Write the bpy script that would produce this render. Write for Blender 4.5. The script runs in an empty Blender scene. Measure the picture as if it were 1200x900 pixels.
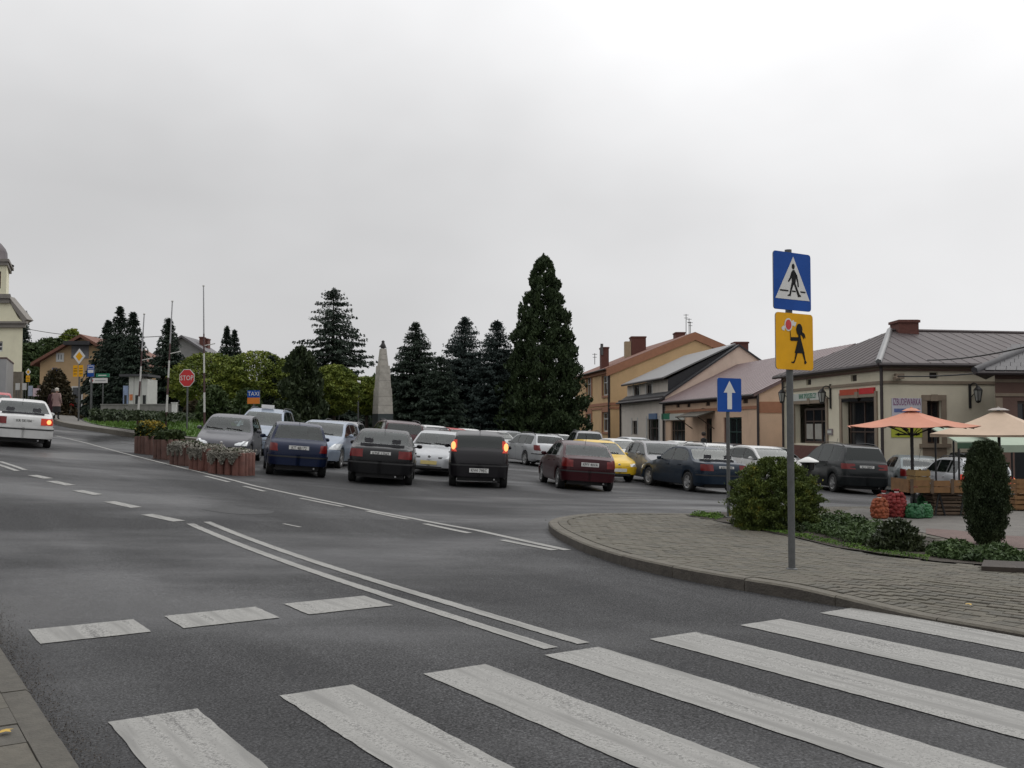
import bpy, bmesh, math, random
import numpy as np
from mathutils import Vector, Matrix

R = math.radians
SC = bpy.context.scene
COL = SC.collection
rnd = random.Random(7)

# ------------------------------------------------------------------ camera
F = 1170.0                       # focal length in pixels of a 1200 px wide picture
EYE = 1.68
PITCH = math.atan(50 / F)
cam_d = bpy.data.cameras.new('camera')
cam_d.lens = 35.1; cam_d.sensor_width = 36; cam_d.clip_end = 5000; cam_d.clip_start = 0.1
cam = bpy.data.objects.new('camera', cam_d); COL.objects.link(cam)
cam.location = (0, 0, EYE); cam.rotation_euler = (R(90) + PITCH, 0, 0)
SC.camera = cam

# ------------------------------------------------------------------ light
SUN_EL, SUN_AZ = R(42), R(55)    # behind the clouds, to the right of the view
world = bpy.data.worlds.new('World'); SC.world = world; world.use_nodes = True
nt = world.node_tree; nt.nodes.clear()
def N(t, typ, **kw):
    n = t.nodes.new(typ)
    for k, v in kw.items(): setattr(n, k, v)
    return n
out = N(nt, 'ShaderNodeOutputWorld'); bg = N(nt, 'ShaderNodeBackground')
sky = N(nt, 'ShaderNodeTexSky'); sky.sky_type = 'NISHITA'; sky.sun_disc = False
sky.sun_elevation = SUN_EL; sky.sun_rotation = SUN_AZ; sky.dust_density = 4
hs = N(nt, 'ShaderNodeHueSaturation'); hs.inputs['Saturation'].default_value = 0.06
nt.links.new(sky.outputs[0], hs.inputs['Color'])
tc = N(nt, 'ShaderNodeTexCoord')
dot = N(nt, 'ShaderNodeVectorMath', operation='DOT_PRODUCT')
sd = Vector((math.sin(SUN_AZ) * math.cos(SUN_EL), math.cos(SUN_AZ) * math.cos(SUN_EL), math.sin(SUN_EL)))
dot.inputs[1].default_value = sd
nt.links.new(tc.outputs['Generated'], dot.inputs[0])
mr = N(nt, 'ShaderNodeMapRange'); mr.inputs['From Min'].default_value = 0.05; mr.inputs['From Max'].default_value = 0.95
mr.inputs['To Min'].default_value = 4.9; mr.inputs['To Max'].default_value = 6.9
mr.interpolation_type = 'SMOOTHSTEP'
nt.links.new(dot.outputs['Value'], mr.inputs['Value'])
mp = N(nt, 'ShaderNodeMapping'); mp.inputs['Scale'].default_value = (1.0, 1.0, 1.7); mp.inputs['Location'].default_value = (3.1, .4, 1.3)
nt.links.new(tc.outputs['Generated'], mp.inputs['Vector'])
ns = N(nt, 'ShaderNodeTexNoise'); ns.inputs['Scale'].default_value = 2.2; ns.inputs['Detail'].default_value = 4; ns.inputs['Roughness'].default_value = .5
nt.links.new(mp.outputs[0], ns.inputs['Vector'])
mr2 = N(nt, 'ShaderNodeMapRange'); mr2.inputs['From Min'].default_value = .3; mr2.inputs['From Max'].default_value = .7
mr2.inputs['To Min'].default_value = .88; mr2.inputs['To Max'].default_value = 1.10
nt.links.new(ns.outputs[0], mr2.inputs['Value'])
mul = N(nt, 'ShaderNodeMath', operation='MULTIPLY')
nt.links.new(mr.outputs[0], mul.inputs[0]); nt.links.new(mr2.outputs[0], mul.inputs[1])
tint = N(nt, 'ShaderNodeVectorMath', operation='SCALE'); tint.inputs[0].default_value = (1.0, 1.0, 1.012)
# an overcast sky grows brighter towards the zenith
sep = N(nt, 'ShaderNodeSeparateXYZ'); nt.links.new(tc.outputs['Generated'], sep.inputs[0])
mr3 = N(nt, 'ShaderNodeMapRange'); mr3.inputs['From Min'].default_value = .22; mr3.inputs['From Max'].default_value = 1; mr3.inputs['To Min'].default_value = 1; mr3.inputs['To Max'].default_value = 2.4
nt.links.new(sep.outputs['Z'], mr3.inputs['Value'])
mul2 = N(nt, 'ShaderNodeMath', operation='MULTIPLY'); nt.links.new(mul.outputs[0], mul2.inputs[0]); nt.links.new(mr3.outputs[0], mul2.inputs[1])
nt.links.new(mul2.outputs[0], tint.inputs['Scale'])
mx = N(nt, 'ShaderNodeMix', data_type='RGBA'); mx.inputs['Factor'].default_value = .92
nt.links.new(hs.outputs[0], mx.inputs['A']); nt.links.new(tint.outputs[0], mx.inputs['B'])
nt.links.new(mx.outputs['Result'], bg.inputs['Color']); bg.inputs['Strength'].default_value = 0.12
nt.links.new(bg.outputs[0], out.inputs[0])
sun_d = bpy.data.lights.new('sun', 'SUN'); sun_d.energy = .5; sun_d.angle = R(40); sun_d.color = (1, .97, .93)
sun = bpy.data.objects.new('sun', sun_d); COL.objects.link(sun)
sun.rotation_euler = sd.to_track_quat('Z', 'Y').to_euler()
SC.view_settings.view_transform = 'Standard'; SC.view_settings.look = 'None'
SC.view_settings.exposure = 0; SC.view_settings.gamma = 1
SC.render.engine = 'CYCLES'
SC.cycles.max_bounces = 6; SC.cycles.transparent_max_bounces = 12

# ------------------------------------------------------------------ terrain and pixel helpers
def sst(e0, e1, x):
    t = min(1, max(0, (x - e0) / (e1 - e0))); return t * t * (3 - 2 * t)
def soft(t): return (t + math.sqrt(t * t + 1.2)) / 2
def H(x, y):
    """height of the square: it rises to the left, falls a little to the right"""
    l = soft(min(60, max(-50, -(x + 1.3)))); r = soft(min(24, max(-50, x - 1.3)))
    return .080 * l * sst(8, 24, y) - (.048 * r + .15 * sst(-1.0, 2.6, x)) * sst(17, 31, y)
def ray(u, v):
    x = (u - 600) / F; z = (450 - v) / F
    c, s = math.cos(PITCH), math.sin(PITCH)
    return Vector((x, c - z * s, s + z * c))
def at(u, v, Y):
    d = ray(u, v); k = Y / d.y
    return Vector((d.x * k, Y, EYE + d.z * k))
def gnd(u, v, off=0.0):
    """where the line of sight meets the ground raised by off"""
    d = ray(u, v); d = d / d.y
    y = 2.0; prev = 2.0
    while y < 400:
        if EYE + d.z * y - H(d.x * y, y) - off < 0: break
        prev = y; y += .5
    lo, hi = prev, y
    for _ in range(30):
        m = (lo + hi) / 2
        if EYE + d.z * m - H(d.x * m, m) - off < 0: hi = m
        else: lo = m
    return Vector((d.x * hi, hi, H(d.x * hi, hi) + off))
def flat(u, v, z):
    d = ray(u, v); k = (z - EYE) / d.z
    return Vector((d.x * k, d.y * k, z))

# ------------------------------------------------------------------ materials
MATS = {}
def mat(name, col, rough=.7, var=.12, scale=6.0, bump=0.0, bscale=40.0, metal=0.0, coat=0.0, spec=.5, emit=None, dirt=0.0, objcoord=True):
    if name in MATS: return MATS[name]
    m = bpy.data.materials.new(name); m.use_nodes = True; MATS[name] = m
    t = m.node_tree; b = t.nodes['Principled BSDF']
    b.inputs['Roughness'].default_value = rough; b.inputs['Metallic'].default_value = metal
    b.inputs['Coat Weight'].default_value = coat; b.inputs['Specular IOR Level'].default_value = spec
    if coat: b.inputs['Coat Roughness'].default_value = .04
    tcn = N(t, 'ShaderNodeTexCoord')
    if var or dirt:
        n = N(t, 'ShaderNodeTexNoise'); n.inputs['Scale'].default_value = scale; n.inputs['Detail'].default_value = 6; n.inputs['Roughness'].default_value = .65
        t.links.new(tcn.outputs['Object'], n.inputs['Vector'])
        r_ = N(t, 'ShaderNodeValToRGB')
        c = Vector(col)
        r_.color_ramp.elements[0].position = .3; r_.color_ramp.elements[1].position = .72
        r_.color_ramp.elements[0].color = (*(c * (1 - var)), 1); r_.color_ramp.elements[1].color = (*(c * (1 + var)), 1)
        t.links.new(n.outputs[0], r_.inputs[0])
        last = r_.outputs[0]
        if dirt:
            n2 = N(t, 'ShaderNodeTexNoise'); n2.inputs['Scale'].default_value = .9; n2.inputs['Detail'].default_value = 8; n2.inputs['Roughness'].default_value = .7
            mp_ = N(t, 'ShaderNodeMapping'); mp_.inputs['Scale'].default_value = (1, 1, .35)
            t.links.new(tcn.outputs['Object'], mp_.inputs[0]); t.links.new(mp_.outputs[0], n2.inputs['Vector'])
            r2 = N(t, 'ShaderNodeMapRange'); r2.inputs['From Min'].default_value = .5; r2.inputs['From Max'].default_value = .8
            r2.inputs['To Max'].default_value = dirt
            t.links.new(n2.outputs[0], r2.inputs[0])
            mm = N(t, 'ShaderNodeMix', data_type='RGBA'); mm.inputs['B'].default_value = (c.x * .45, c.y * .42, c.z * .4, 1)
            t.links.new(r2.outputs[0], mm.inputs['Factor']); t.links.new(last, mm.inputs['A']); last = mm.outputs['Result']
        t.links.new(last, b.inputs['Base Color'])
    else: b.inputs['Base Color'].default_value = (*col, 1)
    if bump:
        n3 = N(t, 'ShaderNodeTexNoise'); n3.inputs['Scale'].default_value = bscale; n3.inputs['Detail'].default_value = 4
        t.links.new(tcn.outputs['Object'], n3.inputs['Vector'])
        bp = N(t, 'ShaderNodeBump'); bp.inputs['Strength'].default_value = bump; bp.inputs['Distance'].default_value = .02
        t.links.new(n3.outputs[0], bp.inputs['Height']); t.links.new(bp.outputs[0], b.inputs['Normal'])
    if emit:
        b.inputs['Emission Color'].default_value = (*emit[0], 1); b.inputs['Emission Strength'].default_value = emit[1]
    return m

def leafmat(name, c1, c2, scale=1.2, rough=.65, c3=None):
    m = bpy.data.materials.new(name); m.use_nodes = True; MATS[name] = m
    t = m.node_tree; b = t.nodes['Principled BSDF']; b.inputs['Roughness'].default_value = rough
    b.inputs['Specular IOR Level'].default_value = .25
    tcn = N(t, 'ShaderNodeTexCoord'); n = N(t, 'ShaderNodeTexNoise'); n.inputs['Scale'].default_value = scale; n.inputs['Detail'].default_value = 5; n.inputs['Roughness'].default_value = .7
    t.links.new(tcn.outputs['Object'], n.inputs['Vector'])
    r_ = N(t, 'ShaderNodeValToRGB'); r_.color_ramp.elements[0].position = .33; r_.color_ramp.elements[1].position = .68
    r_.color_ramp.elements[0].color = (*c1, 1); r_.color_ramp.elements[1].color = (*c2, 1)
    if c3:
        e = r_.color_ramp.elements.new(.6); e.color = (*c2, 1); r_.color_ramp.elements[2].color = (*c3, 1); r_.color_ramp.elements[2].position = .74
    t.links.new(n.outputs[0], r_.inputs[0]); t.links.new(r_.outputs[0], b.inputs['Base Color'])
    return m

def asphalt():
    m = bpy.data.materials.new('asphalt'); m.use_nodes = True
    t = m.node_tree; b = t.nodes['Principled BSDF']; L = t.links.new
    tcn = N(t, 'ShaderNodeTexCoord')
    big = N(t, 'ShaderNodeTexNoise'); big.inputs['Scale'].default_value = .28; big.inputs['Detail'].default_value = 8; big.inputs['Roughness'].default_value = .6; big.inputs['Distortion'].default_value = .6
    mp_ = N(t, 'ShaderNodeMapping', vector_type='TEXTURE'); mp_.inputs['Rotation'].default_value = (0, 0, R(33.3)); mp_.inputs['Scale'].default_value = (.6, 4.5, 1)
    L(tcn.outputs['Object'], mp_.inputs[0]); L(mp_.outputs[0], big.inputs['Vector'])
    grit = N(t, 'ShaderNodeTexNoise'); grit.inputs['Scale'].default_value = 62; grit.inputs['Detail'].default_value = 3; grit.inputs['Roughness'].default_value = .75
    L(tcn.outputs['Object'], grit.inputs['Vector'])
    vor = N(t, 'ShaderNodeTexVoronoi'); vor.inputs['Scale'].default_value = 60
    L(tcn.outputs['Object'], vor.inputs['Vector'])
    r1 = N(t, 'ShaderNodeValToRGB'); e = r1.color_ramp.elements
    e[0].position = .34; e[0].color = (.024, .024, .0248, 1); e[1].position = .68; e[1].color = (.056, .056, .0572, 1)
    x_ = e.new(.5); x_.color = (.034, .034, .0348, 1)
    L(big.outputs[0], r1.inputs[0])
    r2 = N(t, 'ShaderNodeMapRange'); r2.inputs['From Min'].default_value = .36; r2.inputs['From Max'].default_value = .64; r2.inputs['To Min'].default_value = .08; r2.inputs['To Max'].default_value = 2.2
    L(grit.outputs[0], r2.inputs[0])
    r3 = N(t, 'ShaderNodeMapRange'); r3.inputs['To Min'].default_value = .45; r3.inputs['To Max'].default_value = 1.55
    L(vor.outputs['Color'], r3.inputs[0])
    mm = N(t, 'ShaderNodeMath', operation='MULTIPLY'); L(r2.outputs[0], mm.inputs[0]); L(r3.outputs[0], mm.inputs[1])
    sc_ = N(t, 'ShaderNodeVectorMath', operation='SCALE'); L(r1.outputs[0], sc_.inputs[0]); L(mm.outputs[0], sc_.inputs['Scale'])
    # repaired darker patches and tar seams
    pat = N(t, 'ShaderNodeTexNoise'); pat.inputs['Scale'].default_value = .17; pat.inputs['Detail'].default_value = 2
    mpp = N(t, 'ShaderNodeMapping'); mpp.inputs['Location'].default_value = (4.2, 1.7, 0); mpp.inputs['Rotation'].default_value = (0, 0, R(-20)); mpp.inputs['Scale'].default_value = (1.6, .8, 1)
    L(tcn.outputs['Object'], mpp.inputs[0]); L(mpp.outputs[0], pat.inputs['Vector'])
    rp = N(t, 'ShaderNodeMapRange'); rp.inputs['From Min'].default_value = .57; rp.inputs['From Max'].default_value = .60; rp.inputs['To Max'].default_value = .42
    L(pat.outputs[0], rp.inputs[0])
    crk = N(t, 'ShaderNodeTexVoronoi', feature='DISTANCE_TO_EDGE'); crk.inputs['Scale'].default_value = .32
    wob = N(t, 'ShaderNodeTexNoise'); wob.inputs['Scale'].default_value = .8; wob.inputs['Detail'].default_value = 5
    L(tcn.outputs['Object'], wob.inputs['Vector'])
    wv = N(t, 'ShaderNodeVectorMath', operation='MULTIPLY_ADD'); wv.inputs[1].default_value = (2.2, 2.2, 0)
    L(wob.outputs['Color'], wv.inputs[0]); L(tcn.outputs['Object'], wv.inputs[2]); L(wv.outputs[0], crk.inputs['Vector'])
    rc = N(t, 'ShaderNodeMapRange'); rc.inputs['From Min'].default_value = .004; rc.inputs['From Max'].default_value = .02; rc.inputs['To Min'].default_value = .55; rc.inputs['To Max'].default_value = 0
    L(crk.outputs['Distance'], rc.inputs[0])
    gate = N(t, 'ShaderNodeMapRange'); gate.inputs['From Min'].default_value = .52; gate.inputs['From Max'].default_value = .6
    L(wob.outputs[0], gate.inputs[0])
    rcg = N(t, 'ShaderNodeMath', operation='MULTIPLY'); L(rc.outputs[0], rcg.inputs[0]); L(gate.outputs[0], rcg.inputs[1])
    mx_ = N(t, 'ShaderNodeMath', operation='MAXIMUM'); L(rp.outputs[0], mx_.inputs[0]); L(rcg.outputs[0], mx_.inputs[1])
    fin = N(t, 'ShaderNodeMix', data_type='RGBA'); fin.inputs['B'].default_value = (.024, .024, .026, 1)
    L(mx_.outputs[0], fin.inputs['Factor']); L(sc_.outputs[0], fin.inputs['A']); L(fin.outputs['Result'], b.inputs['Base Color'])
    rr = N(t, 'ShaderNodeMapRange'); rr.inputs['From Min'].default_value = .46; rr.inputs['From Max'].default_value = .62; rr.inputs['To Min'].default_value = .8; rr.inputs['To Max'].default_value = .30
    wet = N(t, 'ShaderNodeTexNoise'); wet.inputs['Scale'].default_value = .22; wet.inputs['Detail'].default_value = 6
    mpw = N(t, 'ShaderNodeMapping'); mpw.inputs['Location'].default_value = (9, 3, 0); mpw.inputs['Scale'].default_value = (.6, 1.2, 1)
    L(tcn.outputs['Object'], mpw.inputs[0]); L(mpw.outputs[0], wet.inputs['Vector'])
    L(wet.outputs[0], rr.inputs[0]); L(rr.outputs[0], b.inputs['Roughness'])
    bp = N(t, 'ShaderNodeBump'); bp.inputs['Strength'].default_value = .55; bp.inputs['Distance'].default_value = .012
    L(grit.outputs[0], bp.inputs['Height']); L(bp.outputs[0], b.inputs['Normal'])
    b.inputs['Specular IOR Level'].default_value = .22
    return m

def roadpaint():
    """thermoplastic marking, worn through to the asphalt in specks"""
    m = bpy.data.materials.new('worn_road_paint'); m.use_nodes = True
    t = m.node_tree; b = t.nodes['Principled BSDF']; L = t.links.new
    tcn = N(t, 'ShaderNodeTexCoord')
    g = N(t, 'ShaderNodeTexNoise'); g.inputs['Scale'].default_value = 70; g.inputs['Detail'].default_value = 4; g.inputs['Roughness'].default_value = .8
    L(tcn.outputs['Object'], g.inputs['Vector'])
    w = N(t, 'ShaderNodeTexNoise'); w.inputs['Scale'].default_value = 1.6; w.inputs['Detail'].default_value = 5
    mpw = N(t, 'ShaderNodeMapping'); mpw.vector_type = 'TEXTURE'; mpw.inputs['Rotation'].default_value = (0, 0, R(33.3)); mpw.inputs['Scale'].default_value = (.16, 2.2, 1)
    L(tcn.outputs['Object'], mpw.inputs[0]); L(mpw.outputs[0], w.inputs['Vector'])
    s = N(t, 'ShaderNodeMath', operation='MULTIPLY_ADD'); s.inputs[1].default_value = .75
    L(w.outputs[0], s.inputs[0]); L(g.outputs[0], s.inputs[2])
    r_ = N(t, 'ShaderNodeMapRange'); r_.inputs['From Min'].default_value = .88; r_.inputs['From Max'].default_value = 1.08; r_.inputs['To Max'].default_value = .9
    L(s.outputs[0], r_.inputs[0])
    cr = N(t, 'ShaderNodeValToRGB'); cr.color_ramp.elements[0].position = .35; cr.color_ramp.elements[1].position = .65
    cr.color_ramp.elements[0].color = (.20, .197, .186, 1); cr.color_ramp.elements[1].color = (.355, .35, .33, 1)
    L(w.outputs[0], cr.inputs[0])
    mm = N(t, 'ShaderNodeMix', data_type='RGBA'); mm.inputs['B'].default_value = (.085, .083, .08, 1)
    L(r_.outputs[0], mm.inputs['Factor']); L(cr.outputs[0], mm.inputs['A']); L(mm.outputs['Result'], b.inputs['Base Color'])
    b.inputs['Roughness'].default_value = .7; b.inputs['Specular IOR Level'].default_value = .3
    bp = N(t, 'ShaderNodeBump'); bp.inputs['Strength'].default_value = .4; bp.inputs['Distance'].default_value = .01
    L(g.outputs[0], bp.inputs['Height']); L(bp.outputs[0], b.inputs['Normal'])
    return m

def glassmat(name, tintc, trans, ior=1.56):
    m = bpy.data.materials.new(name); m.use_nodes = True; MATS[name] = m
    t = m.node_tree; t.nodes.clear(); L = t.links.new
    o = N(t, 'ShaderNodeOutputMaterial'); tr = N(t, 'ShaderNodeBsdfTransparent'); tr.inputs[0].default_value = (*tintc, 1)
    df = N(t, 'ShaderNodeBsdfDiffuse'); df.inputs[0].default_value = (.02, .024, .024, 1)
    gl = N(t, 'ShaderNodeBsdfGlossy'); gl.inputs['Roughness'].default_value = .03; gl.inputs[0].default_value = (.9, .93, .92, 1)
    fr = N(t, 'ShaderNodeFresnel'); fr.inputs['IOR'].default_value = ior
    a = N(t, 'ShaderNodeMixShader'); a.inputs[0].default_value = trans; L(df.outputs[0], a.inputs[1]); L(tr.outputs[0], a.inputs[2])
    c = N(t, 'ShaderNodeMixShader'); L(fr.outputs[0], c.inputs[0]); L(a.outputs[0], c.inputs[1]); L(gl.outputs[0], c.inputs[2])
    L(c.outputs[0], o.inputs[0]); return m

# ------------------------------------------------------------------ mesh helpers
ORG = {}
def origin(o): return ORG.get(o.name, Vector((0, 0, 0))) if o else Vector((0, 0, 0))
class MB:
    def __init__(s): s.v = []; s.f = []; s.m = []
    def add(s, vs, fs, mi=0):
        b = len(s.v); s.v += [tuple(v) for v in vs]
        for f in fs: s.f.append([i + b for i in f]); s.m.append(mi)
        return s
    def poly(s, pts, mi=0): return s.add(pts, [list(range(len(pts)))], mi)
    def box(s, c, size, mi=0, mtx=None):
        c = Vector(c); h = Vector(size) / 2
        vs = [Vector((x * h.x, y * h.y, z * h.z)) for z in (-1, 1) for y in (-1, 1) for x in (-1, 1)]
        if mtx is not None: vs = [mtx @ v for v in vs]
        return s.add([v + c for v in vs], [(0, 2, 3, 1), (4, 5, 7, 6), (0, 1, 5, 4), (2, 6, 7, 3), (0, 4, 6, 2), (1, 3, 7, 5)], mi)
    def obox(s, o, a, b, c, mi=0):
        o, a, b, c = map(Vector, (o, a, b, c))
        vs = [o, o + a, o + a + b, o + b, o + c, o + a + c, o + a + b + c, o + b + c]
        fs = [(0, 3, 2, 1), (4, 5, 6, 7), (0, 1, 5, 4), (1, 2, 6, 5), (2, 3, 7, 6), (3, 0, 4, 7)]
        if a.cross(b).dot(c) < 0: fs = [f[::-1] for f in fs]
        return s.add(vs, fs, mi)
    def prism(s, pts, vec, mi=0):
        n = len(pts); vec = Vector(vec); pts = [Vector(p) for p in pts]
        s.add(pts + [p + vec for p in pts], [list(range(n))[::-1], list(range(n, 2 * n))] + [(i, (i + 1) % n, n + (i + 1) % n, n + i) for i in range(n)], mi)
        return s
    def tube(s, p, q, r, n=8, r2=None, mi=0, caps=True):
        p, q = Vector(p), Vector(q); r2 = r if r2 is None else r2
        d = (q - p).normalized(); a = d.orthogonal().normalized(); b = d.cross(a)
        vs = [p + (a * math.cos(2 * math.pi * i / n) + b * math.sin(2 * math.pi * i / n)) * r for i in range(n)]
        vs += [q + (a * math.cos(2 * math.pi * i / n) + b * math.sin(2 * math.pi * i / n)) * r2 for i in range(n)]
        fs = [(i, (i + 1) % n, n + (i + 1) % n, n + i) for i in range(n)]
        if caps: fs += [list(range(n))[::-1], list(range(n, 2 * n))]
        return s.add(vs, fs, mi)
    def path(s, pts, r, n=6, mi=0):
        for a, b in zip(pts[:-1], pts[1:]): s.tube(a, b, r, n, mi=mi)
        return s
    def lathe(s, prof, n, c=(0, 0, 0), mi=0, axis='Z', sx=1, sy=1):
        vs = []; c = Vector(c)
        for (r_, z) in prof:
            for i in range(n):
                a = 2 * math.pi * i / n
                p = Vector((r_ * math.cos(a) * sx, r_ * math.sin(a) * sy, z))
                if axis == 'X': p = Vector((p.z, p.x, p.y))
                vs.append(p + c)
        fs = []
        for k in range(len(prof) - 1):
            for i in range(n): fs.append((k * n + i, k * n + (i + 1) % n, (k + 1) * n + (i + 1) % n, (k + 1) * n + i))
        return s.add(vs, fs, mi)
    def grid(s, g, thick=None, mi=0, flip=False):
        """g: rows of points; thick: function moving a border point inward"""
        nr, nc = len(g), len(g[0]); b = [p for row in g for p in row]
        fs = []
        for i in range(nr - 1):
            for j in range(nc - 1):
                q = (i * nc + j, i * nc + j + 1, (i + 1) * nc + j + 1, (i + 1) * nc + j); fs.append(q[::-1] if flip else q)
        if thick:
            loop = [j for j in range(nc)] + [i * nc + nc - 1 for i in range(1, nr)] + [(nr - 1) * nc + j for j in range(nc - 2, -1, -1)] + [i * nc for i in range(nr - 2, 0, -1)]
            base = len(b); b = b + [thick(Vector(b[k])) for k in loop]; n = len(loop)
            for k in range(n):
                q = (loop[(k + 1) % n], loop[k], base + k, base + (k + 1) % n); fs.append(q[::-1] if flip else q)
        return s.add(b, fs, mi)
    def build(s, name, mats, parent=None, smooth=False, org=None):
        me = bpy.data.meshes.new(name)
        o_ = Vector(org) if org is not None else origin(parent)
        me.from_pydata([(x - o_.x, y - o_.y, z - o_.z) for x, y, z in s.v], [], s.f)
        if not isinstance(mats, (list, tuple)): mats = [mats]
        for m in mats: me.materials.append(m)
        if len(mats) > 1: me.polygons.foreach_set('material_index', s.m)
        if smooth:
            me.shade_smooth(); me.set_sharp_from_angle(angle=R(smooth if smooth > 1 else 38))
        ob = bpy.data.objects.new(name, me); COL.objects.link(ob)
        if parent: ob.parent = parent; ORG[ob.name] = o_
        elif org is not None: ob.location = o_; ORG[ob.name] = o_
        return ob
def tag(o, label=None, cat=None, group=None, kind=None):
    if label: o['label'] = label
    if cat: o['category'] = cat
    if group: o['group'] = group
    if kind: o['kind'] = kind
    return o
def thing(name, label, cat, loc, group=None):
    o = bpy.data.objects.new(name, None); COL.objects.link(o); o.location = loc; o.empty_display_size = .3
    ORG[o.name] = Vector(loc); return tag(o, label, cat, group)
def text_geo(s, size, extrude=.004):
    c = bpy.data.curves.new('t', 'FONT'); c.body = s; c.size = size; c.extrude = extrude; c.align_x = 'CENTER'; c.align_y = 'CENTER'; c.resolution_u = 2
    ob = bpy.data.objects.new('t', c); me = bpy.data.meshes.new_from_object(ob)
    vs = [v.co.copy() for v in me.vertices]; fs = [list(p.vertices) for p in me.polygons]
    bpy.data.objects.remove(ob); bpy.data.curves.remove(c); bpy.data.meshes.remove(me)
    return vs, fs
def text_on(mb, s, size, c, ex, ez, mi=0, stretch=1.0):
    vs, fs = text_geo(s, size); ex = Vector(ex).normalized(); ez = Vector(ez).normalized(); n = ex.cross(ez)
    return mb.add([Vector(c) + ex * v.x * stretch + ez * v.y + n * v.z for v in vs], fs, mi)
def cards(name, C, D, ln, wd, material, parent, rng, shape=.45):
    """many leaf-sized faces: kite quads at C pointing along D"""
    n = len(C); D = D / np.linalg.norm(D, axis=1, keepdims=True)
    rv = rng.normal(size=(n, 3)); S = np.cross(D, rv); S /= np.linalg.norm(S, axis=1, keepdims=True) + 1e-9
    ln = np.broadcast_to(ln, (n,))[:, None]; wd = np.broadcast_to(wd, (n,))[:, None]
    V = np.stack([C - D * ln * .5, C + D * ln * (shape - .5) + S * wd * .5, C + D * ln * .5, C + D * ln * (shape - .5) - S * wd * .5], axis=1).reshape(-1, 3)
    o_ = origin(parent); V = V - np.array(o_)
    me = bpy.data.meshes.new(name); me.vertices.add(4 * n); me.vertices.foreach_set('co', V.astype(np.float32).ravel())
    me.loops.add(4 * n); me.loops.foreach_set('vertex_index', np.arange(4 * n, dtype=np.int32))
    me.polygons.add(n); me.polygons.foreach_set('loop_start', np.arange(0, 4 * n, 4, dtype=np.int32))
    me.update(calc_edges=True); me.materials.append(material)
    ob = bpy.data.objects.new(name, me); COL.objects.link(ob)
    if parent: ob.parent = parent; ORG[ob.name] = o_
    return ob
def sheet(name, pts2, off, material, step=.5, parent=None, hf=None, kind=None, org=None):
    """flat polygon draped on the ground, raised by off"""
    hf = hf or H
    bm = bmesh.new(); bm.faces.new([bm.verts.new((p[0], p[1], 0)) for p in pts2])
    xs = [p[0] for p in pts2]; ys = [p[1] for p in pts2]
    for ax, lo, hi in ((0, min(xs), max(xs)), (1, min(ys), max(ys))):
        k = math.ceil(lo / step)
        while k * step < hi:
            co = [0, 0, 0]; co[ax] = k * step; no = [0, 0, 0]; no[ax] = 1
            bmesh.ops.bisect_plane(bm, geom=bm.verts[:] + bm.edges[:] + bm.faces[:], plane_co=co, plane_no=no); k += 1
    bmesh.ops.triangulate(bm, faces=[f for f in bm.faces if len(f.verts) > 4])
    o_ = origin(parent)
    for v in bm.verts: v.co.z = hf(v.co.x, v.co.y) + off
    bmesh.ops.recalc_face_normals(bm, faces=bm.faces)
    if sum(f.normal.z for f in bm.faces) < 0: bmesh.ops.reverse_faces(bm, faces=bm.faces)
    for v in bm.verts: v.co -= o_
    me = bpy.data.meshes.new(name); bm.to_mesh(me); bm.free(); me.materials.append(material)
    ob = bpy.data.objects.new(name, me); COL.objects.link(ob)
    if parent: ob.parent = parent; ORG[ob.name] = o_
    if kind: ob['kind'] = kind
    return ob
# ------------------------------------------------------------------ ground, markings, pavements
ASPH = asphalt(); PAINT = roadpaint()
def axis(dense0, dense1, step, lo, hi):
    a = list(np.arange(dense0, dense1 + 1e-6, step)); k = step
    while a[-1] < hi: k *= 1.35; a.append(min(hi, a[-1] + k))
    k = step
    while a[0] > lo: k *= 1.35; a.insert(0, max(lo, a[0] - k))
    return a
def ground_sheet():
    xs = axis(-32, 26, .5, -2500, 2500); ys = axis(0, 66, .5, -60, 3500)
    nx = len(xs)
    v = [(x, y, H(x, y)) for y in ys for x in xs]
    f = [(j * nx + i, j * nx + i + 1, (j + 1) * nx + i + 1, (j + 1) * nx + i) for j in range(len(ys) - 1) for i in range(nx - 1)]
    me = bpy.data.meshes.new('road'); me.from_pydata(v, [], f); me.materials.append(ASPH); me.shade_smooth()
    o = bpy.data.objects.new('road', me); COL.objects.link(o); o['kind'] = 'structure'; return o
ROAD = ground_sheet()
RS, RD = Vector((.836, .549)), Vector((-.549, .836))       # across and along the main road
def st(s, t): return RS * s + RD * t
def stripe(s0, s1, t0, t1, name='road_marking'):
    P_ = []; c = [(s0, t0), (s1, t0), (s1, t1), (s0, t1)]
    for i in range(4):
        a, b = Vector(c[i]), Vector(c[(i + 1) % 4]); n = max(1, int((b - a).length / .09))
        for k in range(n): q = a.lerp(b, k / n) + Vector((rnd.uniform(-.005, .005), rnd.uniform(-.005, .005))); P_.append(st(q.x, q.y))
    o = sheet(name, P_, .006, PAINT, .5); o.parent = ROAD; return o
for k in range(7): stripe(1.235 + 1.01 * k, 1.735 + 1.01 * k, 2.05, 6.06, 'zebra_stripe')
stripe(4.38, 4.50, 6.22, 16.0, 'centre_line'); stripe(4.69, 4.81, 6.22, 16.15, 'centre_line')
for s0 in (1.23, 2.32, 3.42): stripe(s0, s0 + .83, 8.51, 9.14, 'stop_line_dash')
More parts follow.
